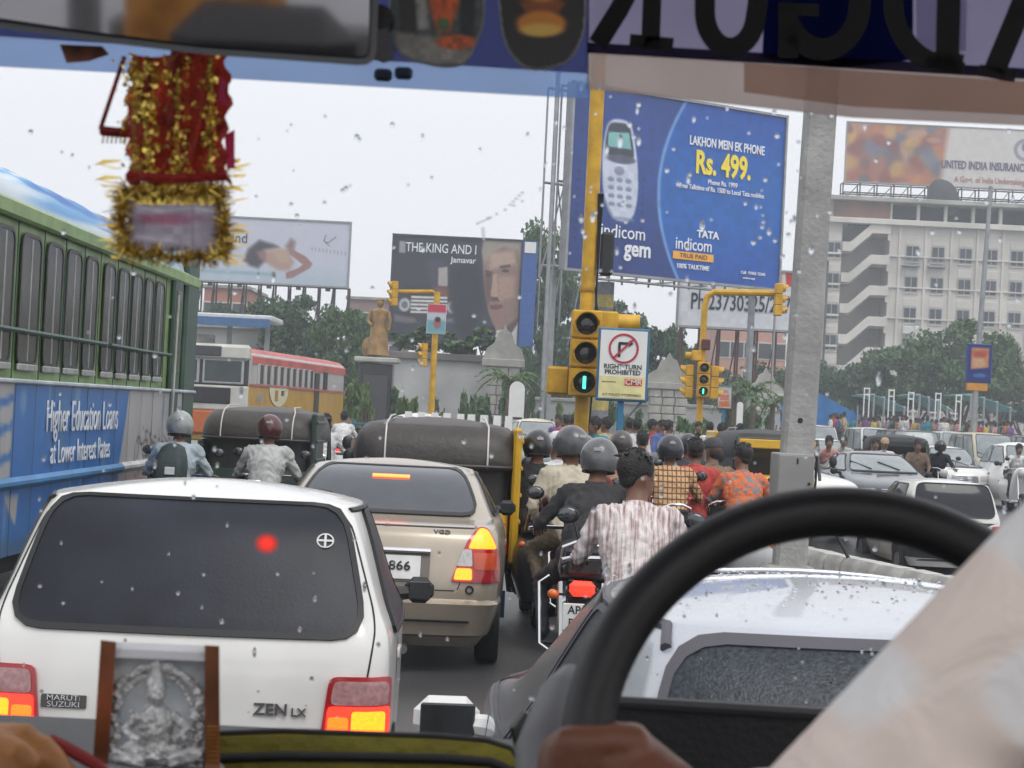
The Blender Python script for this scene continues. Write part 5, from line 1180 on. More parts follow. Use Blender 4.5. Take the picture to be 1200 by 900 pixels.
def red_bus():
    pf = at(291, 470, 52); t = thing('city_bus', 'red roofed yellow bus with cream front waiting beyond the dark rickshaw', 'bus', (pf.x,52,0), R(-6.5))
    CR = M('cream bus front', (.50,.49,.45), .5, 0, .15, 2); YL = M('ochre bus paint', (.50,.28,.03), .45, 0, .2, 1.5, coat=.2); RD = M('faded red bus roof', (.48,.10,.085), .5, 0, .25, 1.2); GW = M('pale grey window band', (.42,.41,.40), .5, 0, .15, 2)
    L = 12.5; MB().box((-1.25,L/2,1.95), (2.5,L,2.0), .06).build('shell', GW, t); MB().box((-1.25,L/2,1.36), (2.5+.02,L+.02,1.5), .05).build('lower_body', YL, t)
    MB().loft([[(-1.25+x*1.27,y,2.78+z) for x,z in ((-1,-.12),(-1.0,.08),(-.85,.26),(-.5,.34),(0,.36),(.5,.34),(.85,.26),(1.0,.08),(1,-.12))] for y in (.25,.6,L-.3,L+.05)]).build('roof', RD, t)
    MB().box((-1.25,-.02,2.93), (2.5,.34,.42), .08).build('front_cap', CR, t); MB().box((-1.35,-.2,2.95), (1.25,.04,.26), .05).build('route_board', M('dark route board', (.05,.055,.06), .3), t)
    MB().box((-1.25,-.03,2.42), (2.46,.1,.72), .04).build('front_mask', M('dark mask', (.035,.04,.045), .4), t)
    for x in (-1.86,-.68):
        b = MB(); b.box((x,-.1,2.44), (1.1,.05,.66), .05); w = b.build('windscreen', M('light screen rubber', (.38,.39,.39), .5), t); MB().box((x,-.115,2.44), (.99,.04,.56), .05).build('pane', M('bus windscreen glass', (.04,.055,.055), .1, 0, .3, 2), w)
    MB().box((-1.25,-.06,1.74), (2.5,.12,.66), .04).build('front_panel', CR, t); MB().box((-1.4,-.13,1.80), (1.9,.05,.42), .04).build('grille', M('black grille', (.02,.02,.022), .5), t)
    MB().box((-1.25,-.07,1.1), (2.5,.14,.62), .05).build('bumper', M('orange bumper', (.48,.12,.03), .5), t)
    for x in (-2.2,-.3): MB().lathe([(.13,0),(.1,.04),(.003,.05)], 14, mat=Matrix.Translation((x,-.15,1.1)) @ Matrix.Rotation(math.pi/2,4,'X')).build('headlamp', CLENS, t)
    DKP = M('dark bus opening', (.03,.03,.032), .3); f = None
    for i in range(9):
        y = 1.1+i*.78
        if f is None:
            f = MB().box((.012,0,2.42), (.03,.62,.56), .03).build('window', GW, t, (0,y,0)); q = MB().box((.024,.12,2.42), (.02,.32,.50)).build('pane', DKP, f)
        else: o = put('window', f.data, t, (0,y,0)); put('pane', q.data, o)
    MB().box((.03,L/2,2.12), (.03,L,.05)).build('belt_rail', RD, t); MB().box((.03,L/2,.98), (.03,L,.05)).build('lower_rail', M('pale yellow rail', (.6,.42,.12), .5), t)
    MB().prism([(1.15*math.cos(a),.52*math.sin(a)) for a in np.linspace(-math.pi,0,15)], 0, .012, mat=frame((.022,3.3,2.09),(0,1,0),(0,0,1))).build('advert_disc', M('pale advert', (.62,.58,.38), .6), t)
    MB().box((.036,3.0,1.87), (.01,.35,.3), .004).build('advert_mark', M('brown advert mark', (.35,.17,.04), .6), t); text('BEST', .2, INK, t, frame((.04,3.75,1.94),(0,1,0),(0,0,1)), 1, 0, .003)
    text('6160', .34, M('grey blue digits', (.35,.36,.40), .6), t, frame((.025,1.15,1.78),(0,1,0),(0,0,1)), 1, .01, .003)
    MB().box((.01,8.3,1.62), (.05,.62,2.0)).build('doorway', DKP, t); MB().box((.02,9.5,2.42), (.04,.5,.56), .03).build('rear_pane', DKP, t)
    for y in (1.6,7.0):
        MB().lathe([(.58,0),(.58,.02)], 18, mat=Matrix.Translation((.01,y,.52)) @ Matrix.Rotation(math.pi/2,4,'Y'), cap=(True,True)).build('wheel_arch', INK, t); wheel(t, -.12, y, .48, .28)
    MB().tube([(-2.45,-.1,2.5),(-2.75,-.35,2.45),(-2.75,-.35,2.0)], .025, 6).build('mirror_arm', BLACKP, t); MB().box((-2.75,-.36,2.1), (.2,.08,.36), .03).build('mirror', BLACKP, t)
red_bus()
# ================================================================== RICKSHAWS
VINYL = M('dark brown vinyl hood', (.045,.036,.034), .5, 0, .25, 4, .3, 20); VINYL2 = M('black vinyl hood back', (.016,.015,.016), .55, 0, .25, 5, .2, 25); ROPE = M('white rope', (.6,.58,.55), .8)
def rickshaw(label, loc, rz, body=AUTOY, cap=VINYL, pic=None, mode='rear', fr=ROPE):
    t = thing('auto_rickshaw', label, 'auto rickshaw', loc, rz, 'auto rickshaws')
    B = Body([(.24,.12,1.75,.55),(.34,.05,1.8,.62),(.55,.02,1.8,.65),(.80,.0,1.8,.655),(.92,.02,1.78,.65)], .10, .1, .03, .03, .02); B.mesh().build('body', body, t)
    C = Body([(.90,.03,1.72,.645),(1.2,.05,1.75,.645),(1.45,.09,1.85,.63),(1.52,.12,1.88,.61)], .14, .1, .04, .04, .05); C.mesh().build('hood_back', VINYL2, t)
    K = Body([(1.26,-.04,2.0,.70),(1.33,-.05,2.05,.72),(1.46,-.02,2.08,.70),(1.55,.05,2.05,.66),(1.60,.14,2.0,.60)], .22, .2, .05, .05, .065); K.mesh().build('hood_cap', cap, t, ang=50)
    n = MB(); n.tube([K.P('r',u,1.285,.012) for u in np.linspace(-.78,.78,21)], .014, 6); n.build('hood_hem', cap, t)
    for u in (-.42,.42):
        MB().tube([K.P('r',u,z,.01) for z in (1.27,1.34,1.45,1.54,1.6)]+[Vector((u*.93,.3,1.665)),Vector((u*.9,.9,1.672))], .008, 5).build('hood_rope', fr, t)
    if pic is not None:
        pl = rpoly([(-.30,1.0),(.30,1.0),(.30,1.27),(-.30,1.27)], .12, 6); pl = [(a,z-.10) for a,z in pl]
        w = C.band('r', pl, -.0, .035, .02).build('rear_window', M('pale beaded rim', (.45,.42,.36), .6, 0, .5, 60), t)
        C.patch('r', pl, .008).build('pane', DGLASS, w)
        print_grid('window_sticker', pic, w, lambda s,q: C.P('r', -.27+.54*s, 1.145-.22*q+(-.01), .012))
    for u in (-.55,.55):
        MB().box((u,-.035,.62), (.13,.05,.12), .02).build('tail_lamp', REDLENS, t); MB().box((u,-.03,.82), (.08,.04,.06), .015).build('indicator', ORLENS, t)
    MB().box((0,-.04,.42), (1.2,.05,.07), .02).build('bumper', body, t); MB().box((0,-.03,.72), (.46,.02,.12)).build('number_plate', PLATEW, t)
    # ribbed yellow side post and rails seen past the hood
    for s in (-1,1):
        hp = 1.12 if s > 0 else .76; sp = MB(); sp.box((s*.665,.40,.49+hp/2), (.07,.72,hp), .02); sp.build('side_panel', body, t)
        for k in range(5 if s > 0 else 3): MB().box((s*.705,.40,.62+.22*k), (.02,.70,.035), .008).build('panel_rib', body, t)
        MB().tube([(s*.62,1.85,.5),(s*.60,2.05,1.5)], .022, 6).build('front_post', BLACKP, t)
        MB().tube([(s*.70,.1,.56),(s*.74,.3,.56),(s*.74,1.2,.56)], .018, 6).build('side_rail', CHROME, t)
        wheel(t, s*.52, .38, .215, .11)
        MB().ell((s*.82,2.1,1.25), (.06,.04,.09), 10, 6).build('mirror', BLACKP, t)
        MB().box((s*.53,.10,.16), (.18,.02,.22)).build('mud_flap', M('blue mud flap',(.03,.10,.2),.7), t)
    wheel(t, 0, 2.35, .215, .11)
    N = Body([(.28,1.9,2.62,.28),(.45,1.85,2.72,.42),(.7,1.85,2.66,.50),(.95,1.88,2.5,.56),(1.0,1.9,2.42,.56)], .1, .3, .03, .2, .02); N.mesh().build('front_cowl', body, t)
    b = MB()
    for s in (-1,1): b.tube([(s*.58,2.36,.98),(s*.58,2.08,1.55)], .024, 6)
    b.tube([(-.58,2.08,1.53),(.58,2.08,1.53)], .024, 6); w = b.build('windscreen_frame', BLACKP, t)
    MB().box((0,2.1,1.46), (1.14,.03,.13), .02).build('fascia', body, t)
    for s in (-.3,.3): MB().lathe([(.08,0),(.07,.05),(.003,.06)], 14, mat=Matrix.Translation((s*.9,2.68,.62)) @ Matrix.Rotation(-math.pi/2,4,'X')).build('headlamp', CLENS, t)
    MB().box((0,2.72,.85), (.3,.03,.1), .01).build('front_plate', INK, t)
    MB().tube([(0,2.4,.2),(0,2.42,.95),(.0,2.1,1.0)], .03, 6).build('steering_column', BLACKP, t); MB().tube([(-.3,2.05,1.0),(.3,2.05,1.0)], .018, 6).build('handlebar', BLACKP, t)
    MB().box((0,.75,.72), (1.1,.5,.2), .06).build('seat', M('dark seat', (.04,.02,.02), .6), t)
    return t
gp_ = Pic(40,18,(.20,.30,.14),2.2); gp_.ell(1.1,.6,.9,.35,(.36,.47,.26),.4); gp_.ell(1.5,.45,.3,.3,(.45,.5,.3),.4); gp_.ell(.5,.5,.3,.25,(.12,.2,.1),.4); gp_.noise(.3,2,3)
p = gp(508, 16.4, 600); rickshaw('black hooded rickshaw with yellow ribbed side and oval rear window ahead of the gold saloon', (p.x,16.4,0), R(1.5), AUTOY, VINYL, gp_)
p = gp(301, 23.5, 500); q = rickshaw('dark hooded rickshaw in front of the red roofed bus', (p.x,23.5,0), R(-2), M('dark green rickshaw paint', (.03,.05,.04), .4), VINYL, None)
p = gp(878, 31, 540); rickshaw('yellow rickshaw with a black hood facing the camera behind the orange floral shirt', (p.x,31,0), R(184), AUTOY, VINYL2, None, 'front')
p = gp(1046, 45, 560); rickshaw('black rickshaw coming on beside the black jeep, driver in brown', (p.x,45,p.z), R(172), M('black rickshaw paint', (.02,.03,.03), .4), VINYL2, None, 'front')
p = gp(1222, 44, 560); rickshaw('navy rickshaw cut by the photo edge next to the round white saloon', (p.x,40,p.z), R(178), M('navy rickshaw paint', (.015,.025,.11), .4), VINYL2, None, 'front')

# ================================================================== PEOPLE
SHOE = M('dark shoe', (.015,.013,.012), .5); LIP = M('lip', (.13,.05,.04), .5); EYEW = M('eye white', (.6,.58,.55), .3)
_fig = {}
def figure_mesh(key, J, long_sleeve=False, vox=.019):
    """one continuous body surface round a posed skeleton, with fingers; faces sorted to skin, cloth, trousers, shoes"""
    k2 = (key, long_sleeve)
    if k2 in _fig: return _fig[k2]
    J = {a: Vector(b) for a, b in J.items()}; b = MB()
    def cap(p, q, r0, r1, n=10):
        d = (q-p).normalized(); b.tube([p-d*r0*.6, p-d*r0*.3, p, p.lerp(q,.33), p.lerp(q,.66), q, q+d*r1*.3, q+d*r1*.6], [r0*.55,r0*.85,r0,r0*.67+r1*.33,r0*.33+r1*.67,r1,r1*.85,r1*.55], n)
    side = (J['shR']-J['shL']).normalized()
    def ori(p, ax, r): 
        z = ax.normalized(); y = z.cross(side).normalized(); x = y.cross(z); m_ = Matrix((x,y,z)).transposed().to_4x4(); m_.translation = p; b.ell((0,0,0), r, 16, 10, mat=m_)
    ax = J['neck']-J['pelvis']
    ori(J['pelvis'], ax, (.175,.135,.15)); ori(J['pelvis'].lerp(J['neck'],.3), ax, (.165,.125,.17)); ori(J['pelvis'].lerp(J['neck'],.62), ax, (.19,.13,.20)); ori(J['pelvis'].lerp(J['neck'],.84), ax, (.175,.105,.12))
    cap(J['shL'], J['shR'], .072, .072); cap(J['neck']-ax.normalized()*.06, J['head']-Vector((0,0,.02)), .062, .055)
    f = J['face'].normalized(); up = Vector((0,0,1)); sd_ = f.cross(up).normalized(); H = J['head']; hm = Matrix((sd_,f,sd_.cross(f))).transposed().to_4x4(); hm.translation = H
    b.ell((0,-.012,.045), (.076,.098,.10), 16, 12, mat=hm); b.ell((0,.03,-.035), (.058,.068,.085), 14, 10, mat=hm); b.ell((0,.098,-.005), (.014,.022,.026), 8, 6, mat=hm); b.ell((0,.075,.038), (.055,.02,.014), 10, 6, mat=hm)
    b.ell((0,.07,-.095), (.028,.024,.02), 8, 6, mat=hm); b.ell((0,.088,-.055), (.026,.014,.012), 8, 6, mat=hm)
    for s in (-1,1): b.ell((s*.078,-.012,0), (.012,.024,.034), 8, 6, mat=hm)
    segs = [('skin',J['neck']+up*.035,H+up*.05,.09),('cloth',J['pelvis'],J['neck'],.115),('cloth',J['shL'],J['shR'],.075)]
    for s in 'LR':
        cap(J['sh'+s], J['el'+s], .064 if not long_sleeve else .07, .045); cap(J['el'+s], J['wr'+s], .044, .030)
        hd = (J['hd'+s]-J['wr'+s]); ha = J['wr'+s]+hd*.55; cap(J['wr'+s], ha, .028, .034, 8)
        segs += [('cloth',J['sh'+s],J['sh'+s].lerp(J['el'+s],.92),.065),('cloth' if long_sleeve else 'skin',J['sh'+s].lerp(J['el'+s],1.0),J['wr'+s],.042),('skin',J['wr'+s],J['hd'+s],.034)]
        cap(J['hp'+s], J['kn'+s], .088, .060); cap(J['kn'+s], J['an'+s], .062, .042); cap(J['an'+s], J['to'+s], .044, .036)
        segs += [('trou',J['hp'+s],J['kn'+s],.085),('trou',J['kn'+s],J['an'+s]+(J['kn'+s]-J['an'+s])*.1,.06),('shoe',J['an'+s],J['to'+s],.045)]
    o = b.build('tmp', SKIN, ang=0); rm = o.modifiers.new('r','REMESH'); rm.mode = 'VOXEL'; rm.voxel_size = vox; sm = o.modifiers.new('s','SMOOTH'); sm.iterations = 4; sm.factor = .5
    dg = bpy.context.evaluated_depsgraph_get(); me = bpy.data.meshes.new_from_object(o.evaluated_get(dg)); old = o.data; bpy.data.objects.remove(o); bpy.data.meshes.remove(old)
    nv = len(me.vertices); co = np.empty(nv*3, np.float32); me.vertices.foreach_get('co', co); co = co.reshape(-1,3)
    nr = np.empty(nv*3, np.float32); me.vertices.foreach_get('normal', nr); nr = nr.reshape(-1,3)
    fs = [tuple(p.vertices) for p in me.polygons]; bpy.data.meshes.remove(me)
    cen = np.array([co[list(x)].mean(0) for x in fs]); best = np.full(len(fs), 9.); mi = np.zeros(len(fs), int); ids = {'skin':0,'cloth':1,'trou':2,'shoe':3}
    for nm, p, q, r in segs:
        p, q = np.array(p), np.array(q); d = q-p; tt = np.clip(((cen-p)@d)/(d@d+1e-9),0,1); dd = np.linalg.norm(cen-p-tt[:,None]*d,axis=1)/r; w = dd < best; best[w] = dd[w]; mi[w] = ids[nm]
    vb = np.full(nv, 9.); vm = np.zeros(nv, int)
    for nm, p, q, r in segs:                                  # folds in the cloth
        p, q = np.array(p), np.array(q); d = q-p; tt = np.clip(((co-p)@d)/(d@d+1e-9),0,1); dd = np.linalg.norm(co-p-tt[:,None]*d,axis=1)/r; w = dd < vb; vb[w] = dd[w]; vm[w] = ids[nm]
    X, Y_, Z = co.T; fold = np.sin(46*Z+16*np.sin(11*X+4*Z)+6*np.sin(19*Y_)+len(key))+.7*np.sin(70*X+25*np.sin(9*Z)+14*Y_)
    co = co+nr*(np.where(vm == 1, .0062, np.where(vm == 2, .0055, 0))*fold)[:,None]
    b = MB(); b.v = [tuple(x) for x in co]; b.f = fs; b.mi = mi.tolist()
    # five fingers on each hand, curled round whatever is held
    for s in 'LR':
        hd = (J['hd'+s]-J['wr'+s]).normalized(); sx = Vector((1,0,0)) if abs(hd.x) < .8 else Vector((0,0,1)); pn = hd.cross(sx).normalized(); sx = pn.cross(hd).normalized()
        if pn.z > 0: pn = -pn
        root = J['wr'+s]+(J['hd'+s]-J['wr'+s])*.75
        for k, (off, ln) in enumerate(((-.028,.062),(-.009,.072),(.010,.068),(.028,.052))):
            p0 = root+sx*off; p1 = p0+hd*ln*.45; p2 = p1+(hd*.35+pn)*ln*.38; p3 = p2+(pn-hd*.4)*ln*.3; b.tube([p0,p1,p2,p3], [.010,.0095,.0085,.006], 6, mi=0)
        th = 1 if s == 'L' else -1; p0 = J['wr'+s].lerp(J['hd'+s],.4)+sx*th*.026; p1 = p0+(hd*.7+sx*th*.6)*.035; b.tube([p0,p1,p1+(hd*.8+pn*.6)*.03], [.012,.0105,.008], 6, mi=0)
    for s in (-1,1):
        b.ell((s*.031,.083,.016), (.013,.008,.008), 8, 6, 4, hm); b.ell((s*.031,.089,.016), (.005,.004,.006), 6, 5, 5, hm)
    b.ell((0,.094,-.060), (.022,.008,.005), 8, 5, 6, hm)
    me = bpy.data.meshes.new('body'); me.from_pydata(b.v, [], b.f); me.polygons.foreach_set('material_index', b.mi); me.polygons.foreach_set('use_smooth', [True]*len(b.f)); me.update()
    _fig[k2] = (me, hm); return _fig[k2]
def ride(lean=.22, turn=0, w=.29, hy=.50, hz=.98, foot=.12, kneew=.2, side=0, hoff=0):
    n = Vector((side,lean,1.27)); t = R(turn); f = Vector((math.sin(t),math.cos(t),-.12))
    J = dict(pelvis=(0,0,.84), neck=n, head=n+Vector((side*.3,.045+.12*lean+hoff,.155)), face=f)
    for s,x in (('L',-1),('R',1)):
        J['sh'+s] = n+Vector((x*.175,-.005,-.035)); J['el'+s] = (x*(w*.5+.145),lean*.6+.15,1.02); J['wr'+s] = (x*w,hy-.06,hz+.03); J['hd'+s] = (x*w,hy+.04,hz-.0)
        J['hp'+s] = (x*.09,.02,.80); J['kn'+s] = (x*kneew,.44,.66); J['an'+s] = (x*(kneew-.03),foot,.36); J['to'+s] = (x*(kneew-.01),foot+.17,.31)
    return J
def pillion(lean=.12, turn=0):
    J = ride(lean, turn, .16, .30, .90, .0, .22); 
    for s,x in (('L',-1),('R',1)): J['el'+s] = (x*.29,.10,1.0); J['wr'+s] = (x*.20,.30,.84); J['hd'+s] = (x*.15,.38,.82)
    return J
def stand(step=.0, turn=0, arm=0):
    J = dict(pelvis=(0,0,.92), neck=(0,.02,1.42), head=(0,.045,1.58), face=(math.sin(R(turn)),math.cos(R(turn)),-.05))
    for s,x in (('L',-1),('R',1)):
        J['sh'+s] = (x*.175,.02,1.385); J['el'+s] = (x*.24,-.02+x*step*.4,1.10); J['wr'+s] = (x*.24,.12+x*step*.6+arm*(x>0)*.12,.88+arm*(x>0)*.25); J['hd'+s] = (x*.23,.16+x*step*.6+arm*(x>0)*.16,.80+arm*(x>0)*.28)
        J['hp'+s] = (x*.09,0,.88); J['kn'+s] = (x*.10,.04-x*step*.5,.49); J['an'+s] = (x*.10,-.02-x*step,.09); J['to'+s] = (x*.11,.13-x*step,.04)
    return J
def sit_lap():
    J = ride(.02,0,.2,.42,.90,.35,.14); return J
POSE = dict(ride=ride(), ride_r=ride(.20,58,.27), ride_l=ride(.25,-30), lean=ride(.36,0,.29,.55), hunch=ride(.42,8,.30,.6,.98,.1,.26,.06), pill=pillion(), pill_l=pillion(.16,-20), stand=stand(), walk=stand(.16,10), turn=stand(.05,60,1), side=stand(.18,-80,1), lap=sit_lap())
TROU = [M('dark trousers', (.018,.019,.024), .8, 0, .25, 8, .3, 30), M('grey trousers', (.07,.07,.075), .8, 0, .2, 8, .3, 30), M('khaki trousers', (.16,.125,.08), .8, 0, .2, 8, .3, 30), M('blue jeans', (.02,.03,.11), .8, 0, .3, 8, .3, 30)]
def cloth(key, c, **k): return M('cloth '+key, c, .85, 0, .22, 9, .35, 22)
HLM = {}
def head_cover(t, hm, kind, col=None, turn=0):
    z = hm.to_3x3() @ Vector((0,0,1))
    if kind == 'hair':
        b = MB(); b.ell((0,-.022,.062), (.086,.103,.098), 18, 12, mat=hm)
        for i in range(46):
            a = rng.uniform(0,6.28); e = rng.uniform(.1,1.2); d = Vector((math.cos(a)*math.sin(e),math.sin(a)*math.sin(e),math.cos(e))); p = Vector((0,-.022,.062))+Vector((d.x*.083,d.y*.1,d.z*.096)); q = p+d*.012+Vector((rng.normal()*.014,rng.normal()*.014,-.012)); b.tube([hm @ p, hm @ q], [.013,.003], 5)
        b.ell((0,-.06,.01), (.064,.04,.06), 12, 8, mat=hm); return b.build('hair', HAIR, t)
    if kind == 'cap':
        b = MB(); b.lathe([(.001,.135),(.05,.132),(.085,.105),(.098,.06),(.099,.03),(.094,.028)], 18, mat=hm @ Matrix.Translation((0,-.01,.03)) @ Matrix.Diagonal((.92,1.12,1,1))); c = b.build('cap', col, t)
        MB().prism(rpoly([(-.07,.07),(.07,.07),(.06,.17),(-.06,.17)],.04), .055, .065, mat=hm).build('peak', col, c); b = MB().ell((0,-.05,.0), (.074,.058,.07), 12, 8, mat=hm); b.build('hair', HAIR, t); return c
    b = MB(); rings = []
    for a in np.linspace(math.pi/2, -.62, 12):
        rings.append((max(.003,.135*math.cos(a)), .145*math.sin(a)))
    rings += [(rings[-1][0]-.012,rings[-1][1]-.004),(.10,rings[-1][1]+.03)]
    b.lathe(rings, 22, mat=hm @ Matrix.Translation((0,-.012,.035)) @ Matrix.Diagonal((.95,1.10,1.0,1)))
    h = b.build('helmet', col, t); v = MB(); R_ = []
    for a in np.linspace(-.95,.95,11): R_.append([(.134*math.sin(a)*q, .150*math.cos(a)*q-.012, zz) for q,zz in ((1.0,.085),(1.02,.0),(.97,-.0),(.97,.085))])
    v.loft(R_, mat=hm); v.build('visor', M('smoked visor', (.02,.02,.024), .1, coat=.6), h)
    rm_ = MB(); zr = rings[-3][1]; rm_.tube([(.1255*.95*math.cos(a)*.88,.1255*1.1*math.sin(a)*.88-.012,zr+.035) for a in np.linspace(0,2*math.pi,21)[:-1]], .007, 5, closed=True, mat=hm); rm_.build('rim_trim', RUBBER, h)
    MB().prism(rpoly([(-.028,0),(.028,0),(.022,.022),(-.03,.02)],.006), 0, .002, mat=hm @ frame((.01,-.166,.075),(1,0,0),(0,-.35,1))).build('decal', M('pale decal', (.55,.55,.57), .5), h)
    return h
def person(label, loc, rz, pose, shirt, trou=TROU[0], head='hair', hcol=None, long_=False, group=None, s=1, skin=SKIN, shoe=SHOE):
    me, hm = figure_mesh(pose, POSE[pose], long_)
    t = thing('person', label, 'person', loc, rz, group); t.scale = (s,s,s)
    if not me.materials:
        for x in (skin, shirt, trou, shoe, EYEW, INK, LIP): me.materials.append(x)
    o = put('body', me, t)
    for i, x in enumerate((skin, shirt, trou, shoe)): o.material_slots[i].link = 'OBJECT'; o.material_slots[i].material = x
    n = Vector(POSE[pose]['neck']); ax = (Vector(POSE[pose]['head'])-n).normalized(); Q = frame(n+ax*.012, (1,0,0), ax.cross(Vector((1,0,0))))
    if head != 'helmet': MB().lathe([(.066,-.012),(.072,.0),(.068,.026),(.062,.026),(.062,-.008)], 14, mat=Q).build('collar', shirt, t)
    head_cover(t, hm, head, hcol); return t
# ---- motorcycles
def moto(label, loc, rz, col, plate='', lit=False, lines=None, front=False, scooter=False):
    t = thing('scooter' if scooter else 'motorcycle', label, 'scooter' if scooter else 'motorcycle', loc, rz, 'motorcycles and scooters')
    if scooter:
        for y in (-.48,.78): wheel(t, 0, y, .22, .10)
        b = Body([(.22,-.75,.0,.16),(.4,-.82,.12,.22),(.6,-.85,.15,.23),(.72,-.8,.16,.17)], .1,.08,.05,.03,.02); b.mesh().build('rear_body', col, t)
        b = Body([(.2,.3,.42,.2),(.5,.42,.54,.24),(.9,.52,.66,.2),(1.0,.52,.68,.12)], .04,.08,.01,.04,.04); b.mesh().build('leg_shield', col, t)
        MB().box((0,.22,.24), (.36,.5,.06), .03).build('footboard', col, t)
    else:
        for y in (-.50,.80): wheel(t, 0, y, .30, .09, STEEL, 14)
        b = Body([(.74,-.02,.46,.05),(.80,-.04,.50,.12),(.88,-.02,.50,.15),(.95,.04,.46,.11)], .05,.1,.02,.05,.04); b.mesh().build('tank', col, t)
        e = MB(); e.box((0,.22,.42), (.26,.34,.3), .05)
        for k in range(5): e.box((0,.24,.60+.035*k), (.22,.26,.012))
        e.build('engine', M('engine alloy', (.16,.16,.17), .5, .7, .3), t)
        e = MB(); e.tube([(0,.6,.85),(0,.3,.74),(0,-.35,.72)], .025, 6); e.tube([(0,.6,.85),(0,.42,.35),(0,-.1,.28)], .025, 6); e.tube([(.08,-.1,.3),(.08,-.5,.3)], .02, 6); e.tube([(-.08,-.1,.3),(-.08,-.5,.3)], .02, 6); e.build('chassis', BLACKP, t)
        for s in (-1,1): MB().tube([(s*.10,-.5,.3),(s*.12,-.36,.72)], [.03,.028], 8).build('shock_absorber', CHROME, t)
        MB().tube([(.15,.3,.28),(.17,-.1,.26),(.18,-.62,.32)], [.022,.035,.04], 10).build('exhaust', CHROME, t)
        b = MB(); 
        for a in np.linspace(-.2,1.9,9): pass
        MB().loft([[(x,-.50-.33*math.sin(a),.30+.33*math.cos(a)) for x in (-.06,.06)]+[(x,-.50-.345*math.sin(a),.30+.345*math.cos(a)) for x in (.06,-.06)] for a in np.linspace(-.3,1.5,9)]).build('rear_fender', M('black fender', (.02,.02,.022), .35, coat=.4), t)
        MB().loft([[(x,.80-.32*math.sin(a),.30+.32*math.cos(a)) for x in (-.05,.05)]+[(x,.80-.335*math.sin(a),.30+.335*math.cos(a)) for x in (.05,-.05)] for a in np.linspace(-.9,1.2,9)]).build('front_fender', col, t)
        for s in (-1,1): MB().box((s*.14,-.12,.60), (.03,.34,.2), .03).build('side_cover', col, t)
        MB().tube([(-.26,.08,.30),(.26,.08,.30)], .014, 6).build('foot_peg_bar', BLACKP, t); 
        for s in (-1,1): MB().tube([(s*.14,-.55,.30),(s*.24,-.5,.36),(s*.26,-.42,.72),(s*.2,-.40,.76)], .011, 6).build('side_guard', CHROME, t)
    MB().loft([[(x*w,y,z+q) for x,q in ((-1,-.02),(-1,.035),(-.6,.07),(.6,.07),(1,.035),(1,-.02))] for y,z,w in ((-.62,.80,.11),(-.45,.78,.14),(-.1,.74,.14),(.12,.75,.10))]).build('seat', M('seat vinyl', (.02,.02,.021), .5, bump=.1), t)
    gr = MB().tube([(-.13,-.48,.78),(-.135,-.66,.84),(-.12,-.74,.96),(-.05,-.76,.99),(.05,-.76,.99),(.12,-.74,.96),(.135,-.66,.84),(.13,-.48,.78)], .013, 8); gr.build('grab_rail', CHROME, t)
    MB().box((0,-.70,.87), (.21,.04,.16), .03).build('back_pad', M('seat vinyl', (.02,.02,.021)), t)
    tl = MB().box((0,-.76,.72), (.15,.08,.09), .025).build('tail_lamp', REDLIT if lit else REDLENS, t); 
    for s in (-1,1):
        MB().tube([(s*.05,-.74,.68),(s*.15,-.74,.68)], .008, 5).build('indicator_stalk', BLACKP, t); MB().ell((s*.17,-.75,.68), (.035,.03,.03), 10, 6).build('indicator', ORLENS, t)
    q = MB().box((0,-.80,.555), (.22,.012,.16), .004).build('number_plate', PLATEW, t)
    if lines:
        for i, l in enumerate(lines): text(l, .068, INK, q, FACE(0,-.808,.595-.075*i), .95, .01, .001)
    MB().tube([(-.36,.46,.99),(-.3,.52,1.0),(-.1,.58,1.0),(0,.6,.96),(.1,.58,1.0),(.3,.52,1.0),(.36,.46,.99)], .013, 8).build('handlebar', CHROME, t)
    for s in (-1,1):
        MB().tube([(s*.24,.55,1.0),(s*.30,.56,1.18)], .006, 5).build('mirror_stalk', BLACKP, t); mo = MB().ell((s*.33,.56,1.22), (.06,.02,.045), 12, 8).build('mirror', BLACKP, t); MB().ell((s*.33,.545,1.22), (.052,.008,.038), 12, 6).build('mirror_glass', M('mirror glass',(.5,.5,.5)), mo)
        MB().tube([(s*.09,.60,.92),(s*.09,.80,.30)], .02, 8).build('fork_leg', CHROME, t)
    MB().lathe([(.03,-.08),(.085,-.03),(.09,.03),(.07,.05),(.003,.06)], 16, mat=Matrix.Translation((0,.70,.90)) @ Matrix.Rotation(-math.pi/2,4,'X')).build('headlamp', CLENS if front else BLACKP, t)
    return t
def pat_stripes(t, v):
    s = t.nodes.new('ShaderNodeMapping'); s.inputs['Scale'].default_value = (75,12,2.2); t.links.new(v, s.inputs[0])
    n = t.nodes.new('ShaderNodeTexNoise'); n.inputs['Scale'].default_value = 1; n.inputs['Detail'].default_value = 6; n.inputs['Roughness'].default_value = .65; t.links.new(s.outputs[0], n.inputs['Vector'])
    return ramp(t, n.outputs[0], [(.30,(.22,.12,.12)),(.43,(.42,.31,.31)),(.53,(.64,.57,.56)),(.66,(.72,.69,.68))])
